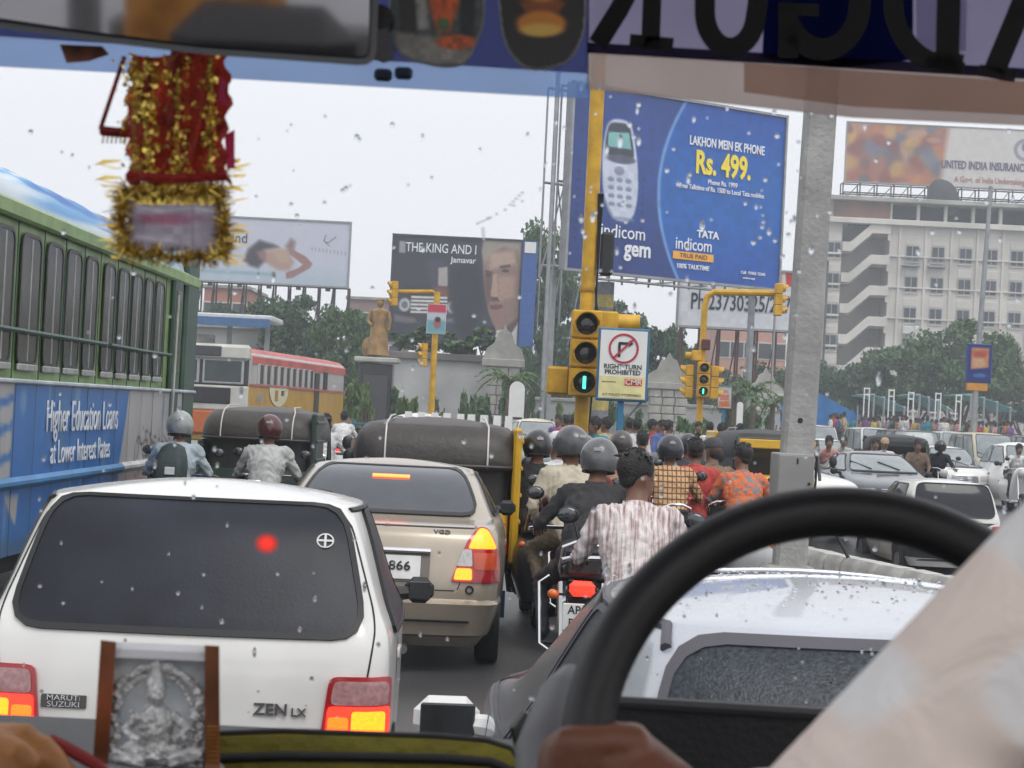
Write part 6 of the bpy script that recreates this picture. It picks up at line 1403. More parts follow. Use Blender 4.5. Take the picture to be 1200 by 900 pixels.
def pat_check(t, v):
    sx = t.nodes.new('ShaderNodeSeparateXYZ'); t.links.new(v, sx.inputs[0]); outs = []
    for ax, f in (('X',150),('Z',120)):
        m1 = t.nodes.new('ShaderNodeMath'); m1.operation = 'MULTIPLY'; m1.inputs[1].default_value = f; t.links.new(sx.outputs[ax], m1.inputs[0])
        m2 = t.nodes.new('ShaderNodeMath'); m2.operation = 'SINE'; t.links.new(m1.outputs[0], m2.inputs[0]); outs.append(m2.outputs[0])
    mm = t.nodes.new('ShaderNodeMath'); mm.operation = 'MAXIMUM'; t.links.new(outs[0], mm.inputs[0]); t.links.new(outs[1], mm.inputs[1])
    return ramp(t, mm.outputs[0], [(.0,(.62,.40,.20)),(.75,(.52,.30,.14)),(.9,(.12,.045,.035))])
def pat_floral(t, v):
    n = t.nodes.new('ShaderNodeTexNoise'); n.inputs['Scale'].default_value = 14; n.inputs['Detail'].default_value = 2; n.inputs['Distortion'].default_value = .6; t.links.new(v, n.inputs['Vector'])
    return ramp(t, n.outputs[0], [(.0,(.16,.20,.24)),(.40,(.26,.22,.22)),(.45,(.62,.14,.045)),(.62,(.66,.18,.07)),(.70,(.50,.20,.13))])
PINK = node_pattern('wet striped cloth', pat_stripes, .75, .12); CHK = node_pattern('checked cloth', pat_check); FLO = node_pattern('orange floral cloth', pat_floral)
RB = 'riders waiting between the lanes'
def rider(px, Y, plab, mlab, pose, shirt, col, trou=TROU[0], head='hair', hcol=None, long_=False, rz=0, lit=False, lines=None, py=560, tilt=0, group=RB, front=False, scooter=False):
    p = gp(px, Y, py); m_ = moto(mlab, p, R(rz), col, '', lit, lines, front, scooter); q = person(plab, p, R(rz), pose, shirt, trou, head, hcol, long_, group); return m_, q
GH = lambda k, c, r=.3: M('helmet '+k, c, r, 0, .35, 9, .15, 40, coat=.5)
BLKP = M('black bike paint', (.012,.012,.014), .25, coat=.6); REDP = M('red bike paint', (.25,.02,.02), .3, coat=.5); BLUP = M('blue bike paint', (.02,.03,.13), .3, coat=.5)
rider(748, 9.9, 'bareheaded rider in a rain soaked pink striped shirt and blue jeans, head turned aside', 'motorcycle under the rider in the pink striped shirt, grab rail showing', 'ride_r', PINK, BLKP, TROU[3], 'hair', py=620)
rider(684, 12.6, 'rider in a dark rain jacket and shiny grey helmet leaning forward', 'motorcycle with a white number plate and lit tail lamp under the dark jacketed rider', 'hunch', cloth('dark rain jacket', (.028,.027,.03)), BLKP, TROU[0], 'helmet', GH('grey shiny', (.10,.10,.105)), True, rz=-2, lit=True, lines=['AP 12','P 977'], py=640)
rider(680, 15.2, 'rider in a maroon jacket and grey helmet behind the dark jacketed one', 'red motorcycle ridden by the man in the maroon jacket', 'ride', cloth('maroon jacket', (.16,.03,.035)), REDP, TROU[2], 'helmet', GH('dull grey', (.08,.08,.085)), True, rz=3, py=620)
person('pillion passenger in a cream jacket and grey helmet sitting behind the maroon jacketed rider', gp(670,14.8,620)+Vector((0,-.1,.06)), R(8), 'pill_l', cloth('cream jacket', (.46,.41,.32)), TROU[2], 'helmet', GH('dull grey', (.08,.08,.085)), True, RB)
rider(651, 17.9, 'rider in a white shirt and white peaked cap', 'motorcycle of the rider with the white cap', 'ride_l', cloth('white wet shirt', (.62,.62,.64)), BLKP, TROU[0], 'cap', M('white cap cloth', (.7,.7,.72), .7), False, py=610)
rider(629, 16.9, 'rider in a black jacket and round black helmet close by the yellow ribbed rickshaw side', 'scooter with a bright round mirror beside the rickshaw', 'ride', cloth('black jacket', (.014,.015,.018)), M('dark scooter paint', (.03,.03,.035), .3, coat=.5), TROU[0], 'helmet', GH('black', (.014,.014,.016)), True, rz=4, scooter=True, py=610)
rider(726, 21.5, 'rider in a salmon pink shirt and large brown grey helmet', 'motorcycle of the rider in the salmon shirt', 'ride', cloth('salmon shirt', (.50,.27,.18)), BLKP, TROU[1], 'helmet', GH('brown grey', (.055,.045,.042)), False, py=590)
rider(785, 18.6, 'rider in a yellow and brown checked shirt with a black and blue helmet', 'motorcycle with a lit orange lamp under the checked shirt rider', 'ride', CHK, REDP, TROU[1], 'helmet', GH('black blue', (.02,.025,.035)), False, py=600)
rider(836, 19.8, 'rider in a brown shirt and grey cap between the checked and the orange shirts', 'motorcycle with a tilted white plate under the brown shirted rider', 'ride_l', cloth('brown shirt', (.20,.13,.08)), BLKP, TROU[0], 'cap', M('grey cap cloth', (.06,.06,.07), .8), False, lit=False, lines=['AP 28','2612'], py=600)
person('pillion passenger in a bright red shirt beside the checked shirt rider', gp(812,19.2,590)+Vector((0,.0,.0)), R(-6), 'pill', cloth('bright red shirt', (.50,.07,.06)), TROU[0], 'hair', None, True, RB)
rider(872, 18.8, 'bareheaded rider in a bright orange floral shirt by the concrete pole', 'scooter with a pale body under the orange floral shirt', 'ride_l', FLO, M('pale scooter paint', (.42,.43,.44), .3, coat=.5), TROU[0], 'hair', None, False, scooter=True, py=600)
rider(806, 24.0, 'rider in dark clothes and dark helmet mostly hidden behind the brown shirt', 'motorcycle hidden behind the brown shirted rider', 'ride', cloth('charcoal shirt', (.04,.04,.045)), BLKP, TROU[0], 'helmet', GH('dark', (.03,.03,.035)), True, py=580)
rider(752, 26.0, 'dark haired rider in a grey shirt just over the pink striped shoulder', 'motorcycle ahead of the pink striped rider', 'ride', cloth('grey shirt', (.16,.16,.17)), BLKP, TROU[0], 'hair', None, False, py=570)
rider(310, 19.2, 'broad backed rider in a pale grey shirt and maroon helmet before the dark rickshaw', 'motorcycle of the rider with the maroon helmet', 'ride', cloth('pale grey shirt', (.44,.45,.44)), BLKP, TROU[1], 'helmet', GH('maroon', (.07,.012,.015)), True, py=540)
m_, q_ = rider(203, 18.4, 'rider with a dark green backpack and grey helmet half hidden by the green bus', 'motorcycle half hidden by the end of the green bus', 'ride', cloth('light blue shirt', (.36,.42,.46)), BLKP, TROU[0], 'helmet', GH('pale grey', (.28,.29,.29)), False, py=540)
bk = Body([(.86,-.27,-.08,.11),(.95,-.31,-.02,.15),(1.15,-.27,.06,.15),(1.27,-.16,.10,.10)], .06,.03,.03,.01,.04).mesh().build('backpack', M('dark green nylon', (.02,.035,.035), .6, 0, .2, 9, .3, 30)); bk.location = q_.location; bk.rotation_euler = q_.rotation_euler
tag(bk, 'dark green backpack on the back of the rider beside the green bus', 'backpack'); MB().box((.02,-.30,1.06), (.09,.012,.07), .004).build('pocket_logo', WHITEP, bk)
rider(402, 44, 'rider in a white shirt crossing by the back of the red roofed bus', 'motorcycle with a lit tail lamp by the back of the red roofed bus', 'ride', cloth('white far shirt', (.6,.6,.6)), BLKP, TROU[0], 'hair', None, False, lit=True, py=490)
rider(379, 30, 'rider in pale clothes squeezed between the dark rickshaw and the bus wheel', 'white fronted scooter beside the dark rickshaw hood', 'ride', cloth('pale far shirt', (.5,.5,.5)), M('white scooter paint', (.6,.6,.6), .3, coat=.4), TROU[1], 'hair', None, False, scooter=True, py=520)
OP = 'riders coming the other way'
def op(px, Y, pl, ml, sh, col, head='hair', hc=None, tr=TROU[0], sc=False, rz=180): rider(px, Y, pl, ml, 'ride', sh, col, tr, head, hc, False, rz=rz, py=540, group=OP, front=True, scooter=sc)
op(1098, 43, 'oncoming rider in black with a dark helmet before the cream minivan', 'motorcycle under the oncoming rider in black', cloth('black shirt', (.015,.015,.017)), BLKP, 'helmet', GH('dark', (.03,.03,.035)), TROU[1])
op(968, 40, 'oncoming rider in a dull pink shirt right of the concrete pole', 'motorcycle under the oncoming rider in dull pink', cloth('dull pink shirt', (.42,.20,.19)), BLKP)
op(985, 46, 'oncoming rider in a grey white shirt behind the pink one', 'motorcycle under the oncoming rider in grey white', cloth('grey white shirt', (.45,.44,.42)), BLKP)
op(1022, 41, 'oncoming rider in a loose white shirt on a red motorcycle', 'red motorcycle under the oncoming rider in loose white', cloth('loose white shirt', (.62,.60,.58)), REDP)
op(1033, 43, 'second oncoming rider in white close behind the red motorcycle', 'motorcycle of the second oncoming rider in white', cloth('plain white shirt', (.66,.66,.66)), BLKP, 'cap', M('tan cap cloth', (.4,.3,.18), .8))
op(1190, 47, 'oncoming rider in white beside the navy rickshaw', 'scooter next to the navy rickshaw', cloth('plain white shirt', (.66,.66,.66)), WHITEP, sc=True)
p = gp(1056, 44, 560); person('rickshaw driver in a brown shirt sitting inside the oncoming black rickshaw', p+Vector((0,-1.6,.0)), R(176), 'lap', cloth('brown driver shirt', (.15,.10,.07)), TROU[0])
# ---- people on foot
PCL = {'white':(.6,.59,.57),'red':(.45,.06,.06),'blue':(.07,.12,.3),'yellow':(.5,.38,.08),'tan':(.40,.33,.22),'grey':(.2,.2,.21),'pink':(.5,.25,.26),'green':(.10,.2,.12),'teal':(.03,.19,.24),'black':(.02,.02,.022),'orange':(.5,.2,.06),'violet':(.2,.12,.28)}
def walker(px, Y, pose, rz, col, label, tr=TROU[0], group='people on foot at the junction', head='hair', s=1): 
    p = gp(px, Y, 490); return person(label, (p.x,Y,.77 if Y > 94 else .13 if Y > 68 else p.z), R(rz), pose, cloth('walk '+col, PCL[col]), tr, head, None, False, group, s)
for px,Y,po,rz,c,l in [(697,30,'turn',170,'teal','woman in a teal dress standing right of the main signal mast'),(713,34,'walk',60,'tan','man in a tan shirt left of the blue sign post'),(747,36,'stand',10,'white','man in a white shirt with his back turned, right of the blue sign post'),(738,40,'stand',0,'grey','man in grey behind the blue sign post'),
 (765,40,'turn',-20,'red','person in red between the white shirts near the sign'),(777,38,'side',30,'blue','person in a blue shirt reaching forward left of the small signal'),(783,39,'walk',-40,'pink','person with a striped bag in pink near the stone pier'),(665,46,'walk',20,'red','person in red left of the main signal mast'),(655,47,'stand',160,'violet','person in violet seen over the slate saloon roof'),
 (672,48,'turn',30,'tan','person in pale tan just left of the main signal foot'),(833,42,'stand',20,'white','man in white seen over the white taxi roof'),(846,36,'walk',-60,'white','man in white with dark trousers right of the white taxi'),(868,40,'stand',0,'grey','man in grey over the yellow rickshaw hood'),(819,44,'stand',180,'black','dark haired person at the foot of the small signal')]:
    walker(px, Y, po, rz, c, l)
CG = 'distant crowd under the teal canopies'; ck = list(PCL); pk = ['stand','walk','turn','side']
for i in range(64):
    px = 972+ (i*61)%215+rng.uniform(-2,2); Y = 96+ (i*7)%16+rng.uniform(-1,1); c = ck[(i*5)%12]
    walker(px, Y, pk[i%4], rng.uniform(0,360), c, f"person in {c} and {['dark','grey','khaki'][i%3]} trousers in the crowd "+('left of the first teal canopy' if px < 1020 else 'under the first teal canopy' if px < 1068 else 'under the middle teal canopy' if px < 1122 else 'by the canopy past the lamp post'), TROU[i%3], CG, 'hair', rng.uniform(.92,1.03))
# ================================================================== OUR OWN VEHICLE: cabin, screen, wheel
DASHM = M('dark dashboard plastic', (.022,.022,.024), .6, 0, .2, 8, .15, 120); TRIM = M('grey cabin trim', (.16,.16,.165), .7, 0, .1, 5)
van = thing('van', 'the dark cabin the photograph is taken from, steering wheel, screen and mirror in view', 'van', (0,0,0))
def cabin():
    sh = MB(); sh.box((0,1.1,2.52), (2.1,1.4,.06), .02)  # roof cut short towards the rear so open sky brightens the cabin
    sh.build('roof_lining', M('pale roof lining', (.5,.5,.5), .9), van)
    for s in (-1,1):
        MB().box((s*1.0,.3,.95), (.06,3.4,.95), .02).build('door_panel', TRIM, van)
        for y in (-1.2,.35): MB().box((s*1.0,y,1.95), (.06,.14,1.1), .02).build('pillar', TRIM, van)
        MB().tube([(s*.98,2.5,1.25),(s*.96,2.0,2.15),(s*.94,1.8,2.5)], .045, 8).build('screen_pillar', TRIM, van)
    MB().box((0,-1.5,1.05), (2.0,.06,1.2), .02).build('rear_wall', TRIM, van); MB().box((0,.3,.45), (2.0,3.6,.06)).build('cabin_floor', DASHM, van)
    MB().box((0,-.9,1.0), (1.8,.5,.9), .12).build('rear_seat', M('brown seat cloth', (.10,.06,.035), .9, bump=.2), van)
    for x in (-.55,.1,.6): MB().box((x,-.95,1.6), (.42,.16,.32), .08).build('head_rest', BLACKP, van)
    MB().box((.62,-1.45,1.75), (.5,.03,.5), .01).build('seat_cover', M('beige printed cover', (.5,.45,.4), .9, 0, .3, 30), van); MB().box((-.75,-1.44,1.75), (.4,.03,.5), .01).build('seat_cover', M('orange printed cover', (.5,.22,.05), .9, 0, .5, 20), van)
    # dashboard top, below the sight line
    a = at(430,905,2.0); d = MB(); d.box((-.05,2.22,a.z-.10), (1.9,.62,.12), .04); d.build('dashboard', DASHM, van)
    # screen pane: clear glass
    g = MB(); P = [(-.93,wsY(1.25),1.25),(.93,wsY(1.25),1.25),(.90,wsY(2.5),2.5),(-.90,wsY(2.5),2.5)]
    mt = bpy.data.materials.new('clear screen glass'); mt.use_nodes = True; t = mt.node_tree; t.nodes.remove(t.nodes['Principled BSDF']); tp = t.nodes.new('ShaderNodeBsdfTransparent'); tp.inputs[0].default_value = (.97,.98,.975,1); t.links.new(tp.outputs[0], t.nodes['Material Output'].inputs[0])
    g.add(P, [(0,1,2,3)]).build('windscreen', mt, van)
    def sheet(nm, poly, mt, off): 
        pts = [ws(x,y,off) for x,y in poly]; n = len(pts); q = [p+Vector((0,.0012,.0006)) for p in pts]
        return MB().add(pts+q, [tuple(range(n)), tuple(range(n,2*n))[::-1]]+[(i,(i+1)%n,n+(i+1)%n,n+i) for i in range(n)]).build(nm, mt, van, ang=0)
    sheet('tint_strip', [(-40,40),(300,62),(690,86),(690,116),(300,94),(-40,76)], film('pale blue film', (.26,.36,.56), .55, (.75,.82,.92)), .010)
    sheet('tint_strip', [(-40,-60),(690,-60),(690,86),(300,62),(-40,40)], film('slate blue film', (.13,.15,.28), .8, (.5,.5,.7)), .010)
    sheet('sun_strip', [(688,-60),(1260,-60),(1260,96),(1000,80),(688,62)], film('lavender film', (.38,.36,.45), .85, (.75,.73,.82)), .010)
    sheet('sun_strip', [(1072,-60),(1135,-60),(1132,60),(1075,58)], film('pale lavender film', (.7,.68,.75), .85), .014)
    sheet('blue_panel', [(900,-60),(1070,-60),(1070,70),(985,80),(893,68)], film('deep blue film', (.035,.06,.19), .92, (.3,.4,.7)), .014)
    sheet('haze_strip', [(688,62),(1000,80),(1260,96),(1260,150),(1000,138),(688,104)], film('brown grey film', (.42,.37,.37), .66, (.85,.8,.75)), .010)
    sheet('haze_strip', [(872,74),(1000,83),(1260,100),(1260,138),(1000,125),(872,108)], film('tan film', (.44,.35,.28), .35, (.95,.85,.8)), .014)
    sheet('band_edge', [(688,50),(1260,84),(1260,96),(688,62)], film('purple grey film', (.12,.10,.14), .8, (.6,.6,.7)), .016)
    # reversed letters stuck to the strip, read from outside
    LB = M('black vinyl letters', (.006,.006,.007), .6)
    def stroke(b, pts, w):
        P2 = [Vector(p) for p in pts]; L, Rr = [], []
        for i, p in enumerate(P2):
            a = P2[max(i-1,0)]; c = P2[min(i+1,len(P2)-1)]; d = (c-a).normalized(); n = Vector((-d.y,d.x)); ww = w[i] if isinstance(w,list) else w
            L.append(p+n*ww/2); Rr.append(p-n*ww/2)
        for i in range(len(P2)-1):
            q = [L[i],L[i+1],Rr[i+1],Rr[i]]; v = [ws(x.x,x.y,.018) for x in q]+[ws(x.x,x.y,.0165) for x in q]
            b.add(v, [(0,1,2,3),(7,6,5,4),(0,1,5,4),(1,2,6,5),(2,3,7,6),(3,0,4,7)])
    def arc(cx,cy,rx,ry,a0,a1,n=14): return [(cx+rx*math.cos(R(a0+(a1-a0)*i/n)), cy+ry*math.sin(R(a0+(a1-a0)*i/n))) for i in range(n+1)]
    b = MB(); stroke(b, [(752,-40),(725,12),(700,52)], 23); stroke(b, [(766,-50),(762,58)], 22); stroke(b, [(738,47),(789,52)], 15); b.build('letter', LB, van)
    b = MB(); stroke(b, [(827,-50),(826,10)]+arc(856,14,30,42,175,5)+[(888,5),(890,-50)], 24); b.build('letter', LB, van)
    b = MB(); stroke(b, [(1010,-50)]+arc(964,2,44,56,0,150)[1:], 26); stroke(b, [(924,8),(923,68)], 23); stroke(b, [(912,10),(960,12)], 15); b.build('letter', LB, van)
    b = MB(); stroke(b, [(1046,-50)]+arc(1105,-8,60,82,170,82)[1:]+[(1128,76)], 24); stroke(b, [(1113,-50),(1110,76)], 28); stroke(b, [(1084,72),(1130,80)], 14); b.build('letter', LB, van)
    b = MB(); stroke(b, [(1216,-40),(1190,24),(1165,84)], 26); stroke(b, [(1147,82),(1190,90)], 14); stroke(b, [(1185,14),(1240,18)], 14); b.build('letter', LB, van)
cabin()
def drops():
    b = MB(); g = np.random.default_rng(12)
    for i in range(340):
        px, py = g.uniform(20,1195), g.uniform(120,880) if i > 60 else g.uniform(100,330)
        if i <= 60: px = g.uniform(660,960)
        p = ws(px,py,-.004); r = .0012+.0016*g.random()**2; l = 1+2.2*g.random()**3
        b.ell(p, (r,.0012,r*l), 8, 6)
    # the longer run of water across the open sky
    for (x0,y0,x1,y1) in ((572,256,612,236),(560,262,575,255),(566,268,567,280),(598,240,612,226)):
        for k in range(5): b.ell(ws(x0+(x1-x0)*k/4,y0+(y1-y0)*k/4,-.004), (.0018,.001,.0012), 8, 6)
    b.build('raindrops', glassy('screen water', (.93,.95,.97), .03), van, kind='stuff')
    e = MB()
    for px,py in ((446,88),(470,86)): e.box(ws(px+3,py,.02), (.018,.012,.012), .003)
    e.build('mirror_clip', M('dark blue clip', (.04,.06,.10), .5), van)
drops()
def mirror():
    # a wide panoramic mirror, its lower edge crossing the top of the picture
    poly = rpoly([(-60,-75),(445,-60),(441,78),(240,64),(100,47),(-60,24)], 22, 4)
    Y = 1.78; C = at(200,0,Y); 
    fr = MB(); n = len(poly); A = [at(x,y,Y) for x,y in poly]; Bk = [at(x,y,Y)+Vector((0,.035,-.0)) for x,y in offset2(poly,-8)]
    fr.add(A+Bk, [tuple(range(n))[::-1], tuple(range(n,2*n))]+[(i,(i+1)%n,n+(i+1)%n,n+i) for i in range(n)])
    m_ = fr.build('rear_view_mirror', M('dark mirror rim', (.03,.035,.045), .35, coat=.4), van, ang=50)
    inner = [at(x,y,Y)+Vector((0,-.004-.16*(at(x,y,Y).z-at(x,78,Y).z),0)) for x,y in offset2(poly,-9)]
    # glass tilted a little so that it shows the cabin behind
    g = MB().add(inner, [tuple(range(n))[::-1]]).build('mirror_glass', M('mirror silvering', (.55,.55,.57), .04, 1, .03), m_, ang=0)
    MB().tube([at(446,20,1.82), at(450,60,1.95)], .012, 8).build('mirror_stem', BLACKP, m_)
mirror()
def sticker(label, poly, pic, Y):
    xs = [p[0] for p in poly]; ys = [p[1] for p in poly]; x0,x1,y0,y1 = min(xs),max(xs),min(ys),max(ys)
    t = thing('sticker', label, 'sticker', at((x0+x1)/2,(y0+y1)/2,Y), 0); o = t.location.copy()
    n = len(poly); A = [at(x,y,Y)-o for x,y in poly]; q = [p+Vector((0,.004,0)) for p in A]
    MB().add(A+q, [tuple(range(n))[::-1], tuple(range(n,2*n))]+[(i,(i+1)%n,n+(i+1)%n,n+i) for i in range(n)]).build('backing', M('sticker backing '+label[:12], (.5,.5,.5), .3, coat=.6, tl=.9), t)
    H, W_ = pic.x.shape; pp = offset2(poly, -2.5); keep = np.zeros((H-1,W_-1), bool)
    for j in range(H-1):
        for i in range(W_-1):
            x, y = x0+(x1-x0)*(i+.5)/(W_-1), y0+(y1-y0)*(j+.5)/(H-1); c = False
            for k in range(n):
                (ax,ay),(bx,by) = pp[k-1], pp[k]
                if (ay > y) != (by > y) and x < (bx-ax)*(y-ay)/(by-ay)+ax: c = not c
            keep[j,i] = c
    print_grid('picture', pic, t, lambda s,q: at(x0+(x1-x0)*s, y0+(y1-y0)*q, Y-.003)-o, print_mat(.3, .25), keep); return t
P1 = Pic(92,112,(.42,.44,.44),.8); P1.poly([(.0,.0),(.8,.0),(.8,1),(0,1)],(.30,.33,.33),.05); P1.poly([(.25,0),(.62,0),(.58,.5),(.50,.72),(.40,.72),(.33,.5)],(.90,.38,.10),.05); P1.ell(.44,.22,.10,.15,(.95,.60,.12),.4); P1.ell(.45,.36,.06,.09,(.35,.52,.45),.4); P1.poly([(.08,.28),(.20,.2),(.24,.75),(.10,.75)],(.12,.12,.12),.03); P1.poly([(.60,.2),(.72,.25),(.70,.78),(.58,.75)],(.10,.13,.11),.03); P1.poly([(.22,.45),(.30,.4),(.34,.7),(.24,.7)],(.66,.66,.64),.03); P1.poly([(.05,.72),(.6,.78),(.75,.98),(.1,.98)],(.62,.60,.56),.05); P1.ell(.56,.80,.17,.06,(.85,.38,.12),.3); P1.ell(.45,.66,.05,.05,(.30,.45,.25),.4); P1.noise(.3,3,5)
sticker('rounded picture sticker with an orange robed figure beside the mirror', rpoly([(455,-70),(570,-64),(568,30),(548,76),(520,80),(470,68),(456,40)], 16, 3), P1, 1.84)
P2 = Pic(88,112,(.10,.05,.05),.75); P2.ell(.39,.22,.26,.28,(.72,.42,.12),.25); P2.ell(.39,.30,.17,.20,(.90,.60,.20),.4); P2.ell(.39,.12,.10,.10,(.95,.72,.30),.4); P2.poly([(.20,.47),(.58,.47),(.52,.56),(.26,.56)],(.62,.30,.08),.04); P2.ell(.38,.64,.20,.10,(.93,.58,.14),.3); P2.ell(.38,.69,.17,.05,(.98,.80,.35),.5)
for s in (-1,1): P2.line([(.39+s*.18,.15),(.39+s*.30,.28),(.39+s*.22,.42)],.05,(.80,.48,.14),.03); P2.ell(.39+s*.09,.40,.05,.06,(.55,.25,.07),.5)
P2.ell(.68,.12,.04,.14,(.75,.40,.14),.4)
sticker('dark brown shield shaped sticker with a golden seated idol', rpoly([(577,-70),(689,-64),(686,40),(668,74),(630,84),(606,76),(588,46)], 16, 3), P2, 1.84)
def wheel_():
    Y = 1.46; c = at(1000,905,Y); a = 315/F*Y; tilt = R(18)
    q = Matrix.Translation(c) @ Matrix.Rotation(math.pi/2-tilt,4,'X')
    sw = MB().tube([(a*math.cos(x),a*math.sin(x),0) for x in np.linspace(0,2*math.pi,97)[:-1]], .0192, 16, closed=True, mat=q).build('steering_wheel', M('steering wheel rubber', (.010,.010,.011), .45, 0, .2, 14, .06, 200), van)
    b = MB()
    for an in (200,340,90+180): x = R(an); b.tube([(a*.15*math.cos(x),a*.15*math.sin(x),-.03),(a*.6*math.cos(x),a*.6*math.sin(x),-.02),(a*math.cos(x),a*math.sin(x),0)], [.022,.016,.012], 8, mat=q)
    b.build('spokes', BLACKP, sw); MB().lathe([(.005,.0),(.03,-.005),(.04,-.02),(.03,-.05)], 20, mat=q @ Matrix.Translation((0,-.05,0))).build('horn_pad', BLACKP, sw)
    # instrument hood behind the wheel, with its lighter top edge
    Yb = 1.95; p0, p1 = at(718,816,Yb), at(1040,829,Yb); w = p1.x-p0.x; zc = (p0.z+p1.z)/2
    MB().loft([[(p0.x+.0,y,z),(p1.x+.25,y,z+0),(p1.x+.25,y,z-.16),(p0.x,y,z-.16)] for y,z in ((Yb,zc-.005),(Yb+.012,zc-.002),(Yb+.22,zc-.075))]).build('instrument_hood', DASHM, van)
    MB().tube([p0+Vector((0,-.004,-.004)), p1+Vector((.25,-.004,-.012))], .006, 6).build('hood_lip', M('lighter hood edge', (.07,.07,.075), .45), van)
    MB().tube([at(655,960,1.6), at(652,880,1.64), at(664,815,1.68), at(672,790,1.70)], [.034,.034,.024,.012], 10).build('column_shroud', M('grey column plastic', (.14,.14,.15), .5), van)
    MB().tube([at(628,900,1.75), at(614,850,1.75), at(622,838,1.75)], [.014,.013,.008], 8).build('control_stalk', BLACKP, van)
wheel_()
# ---- things on and over the dashboard
def garland():
    t = thing('hanging_garland', 'red cloth and gold tinsel hanging with a clear photo pocket below the mirror', 'hanging ornament', at(205,66,1.83)); o = t.location.copy(); Y = 1.83; P = lambda x,y,d=0: at(x,y,Y+d)-o
    g = np.random.default_rng(9)
    CL = M('dark red chunri cloth', (.42,.045,.025), .55, 0, .5, 40, .5, 70, tl=.5); GOLD = M('gold tinsel', (.95,.62,.14), .28, .9, .3, 60); GOLD2 = M('dull gold thread', (.32,.17,.03), .35, .8, .4, 60); PK = M('pink ribbon', (.65,.02,.12), .5, tl=.4)
    n, m_ = 26, 22; vs = []
    for j in range(m_):
        for i in range(n):
            s, q = i/(n-1), j/(m_-1); x = 150+s*118+ (1-q)*0 - q*2; y = 62+q*150; e_ = (abs(s-.5)*2)**6; vs.append(P(x+3*math.sin(q*9+s*5)+e_*4*math.sin(q*31+s*9), y+5*math.sin(s*7)+q**4*5*math.sin(s*26), .008*math.sin(s*22+q*3)+.004*math.sin(q*17+s*6)))
    MB().add(vs, [(j*n+i,j*n+i+1,(j+1)*n+i+1,(j+1)*n+i) for j in range(m_-1) for i in range(n-1)]).build('red_cloth', CL, t)
    tri = [(146,66),(118,150),(121,157),(152,158)]; b = MB()
    for a, c in zip(tri, tri[1:]): b.tube([P(*a), P((a[0]+c[0])/2,(a[1]+c[1])/2,.004), P(*c)], .0022, 6)
    b.build('cloth_flap_edge', CL, t); b = MB(); b.tube([P(119,153),P(135,155,-.003),P(152,156)], .005, 6)
    for i in range(6): b.tube([P(122+i*5,157), P(120+i*5.2,168)], .0007, 4)
    b.build('flap_hem', CL, t)
    MB().add([P(70,52),P(120,54),P(128,64),P(104,72),P(78,74)], [(0,1,2,3,4)]).build('folded_corner', M('brown red brocade', (.18,.06,.03), .5, .3, .5, 60), t, ang=0)
    for pl in ([(258,88),(268,98),(267,125),(256,120)],[(263,158),(275,152),(275,196),(266,200)],[(240,138),(256,135),(252,152),(243,150)]):
        MB().add([P(x,y,-.004) for x,y in pl]+[P(x,y,-.002) for x,y in pl], [(0,1,2,3),(7,6,5,4)]+[(i,(i+1)%4,4+(i+1)%4,4+i) for i in range(4)]).build('pink_ribbon', PK, t, ang=0)
    sq = MB()                                     # sequins and gold thread on the cloth
    def fleck(x, y, r, b, d=-.008):
        p = P(x,y,d); u, v = Vector((g.normal(),g.normal()*.6,g.normal())).normalized(), Vector((g.normal(),g.normal()*.6,g.normal())).normalized(); b.add([p+u*r,p+v*r,p-u*r,p-v*r], [(0,1,2,3)])
    for k in range(900):
        c = [(158,8),(176,5),(208,9),(246,5)][g.integers(4)]; fleck(c[0]+g.normal()*c[1], 66+g.random()*146, .0016+.0016*g.random(), sq)
    for k in range(120): fleck(185+g.normal()*14, 90+g.normal()*5, .002, sq); fleck(152+g.random()*115, 200+g.random()*12, .0018, sq)
    sq.build('sequins', GOLD, t, ang=0, kind='stuff')
    for x in (160,172,208,246): MB().tube([P(x+1.5*math.sin(k),66+146*k/8,-.005) for k in range(9)], .0022, 5).build('gold_braid', GOLD2, t)
    MB().tube([P(150,206,-.006),P(205,210,-.008),P(266,206,-.006)], .005, 6).build('red_hem', M('bright red hem', (.30,.015,.012), .5, bump=.4), t)
    # tinsel round the photo pocket, denser than a rope: thin bright strips
    loop = [(146,222),(205,226),(258,220),(262,262),(262,300),(205,302),(146,294),(142,258)]; ti = MB(); td = MB()
    for k in range(2600):
        e = k % 8; a, c = loop[e], loop[(e+1)%8]; q = g.random(); x, y = a[0]+(c[0]-a[0])*q, a[1]+(c[1]-a[1])*q; p = P(x,y,g.normal()*.004)
        d = Vector((g.normal(),g.normal()*.7,g.normal())).normalized(); L = (.006+.007*g.random())*(1.5 if g.random() < .06 else 1); w = d.cross(Vector((g.normal(),g.normal(),g.normal()))).normalized()*.0007
        p = p+d*.001; (ti if k % 3 else td).add([p-w,p+w,p+d*L+w*.5,p+d*L-w*.5], [(0,1,2,3)])
    for k in range(44):
        s = -1 if k % 2 else 1; y = 185+g.random()*125; x = 142 if s < 0 else 264; ti.add([P(x,y),P(x,y+2),P(x+s*(12+22*g.random()),y-7+14*g.random()),P(x+s*(8+14*g.random()),y-2+6*g.random())], [(0,1,2,3)])
    for k in range(160):
        x = 160+g.random()*90; ti.add([P(x,214),P(x+1.5,214),P(x+g.normal()*5+1,232+g.random()*9),P(x+g.normal()*5,232+g.random()*9)], [(0,1,2,3)])
    ti.build('tinsel', GOLD, t, ang=0, kind='stuff'); td.build('tinsel', GOLD2, t, ang=0, kind='stuff')
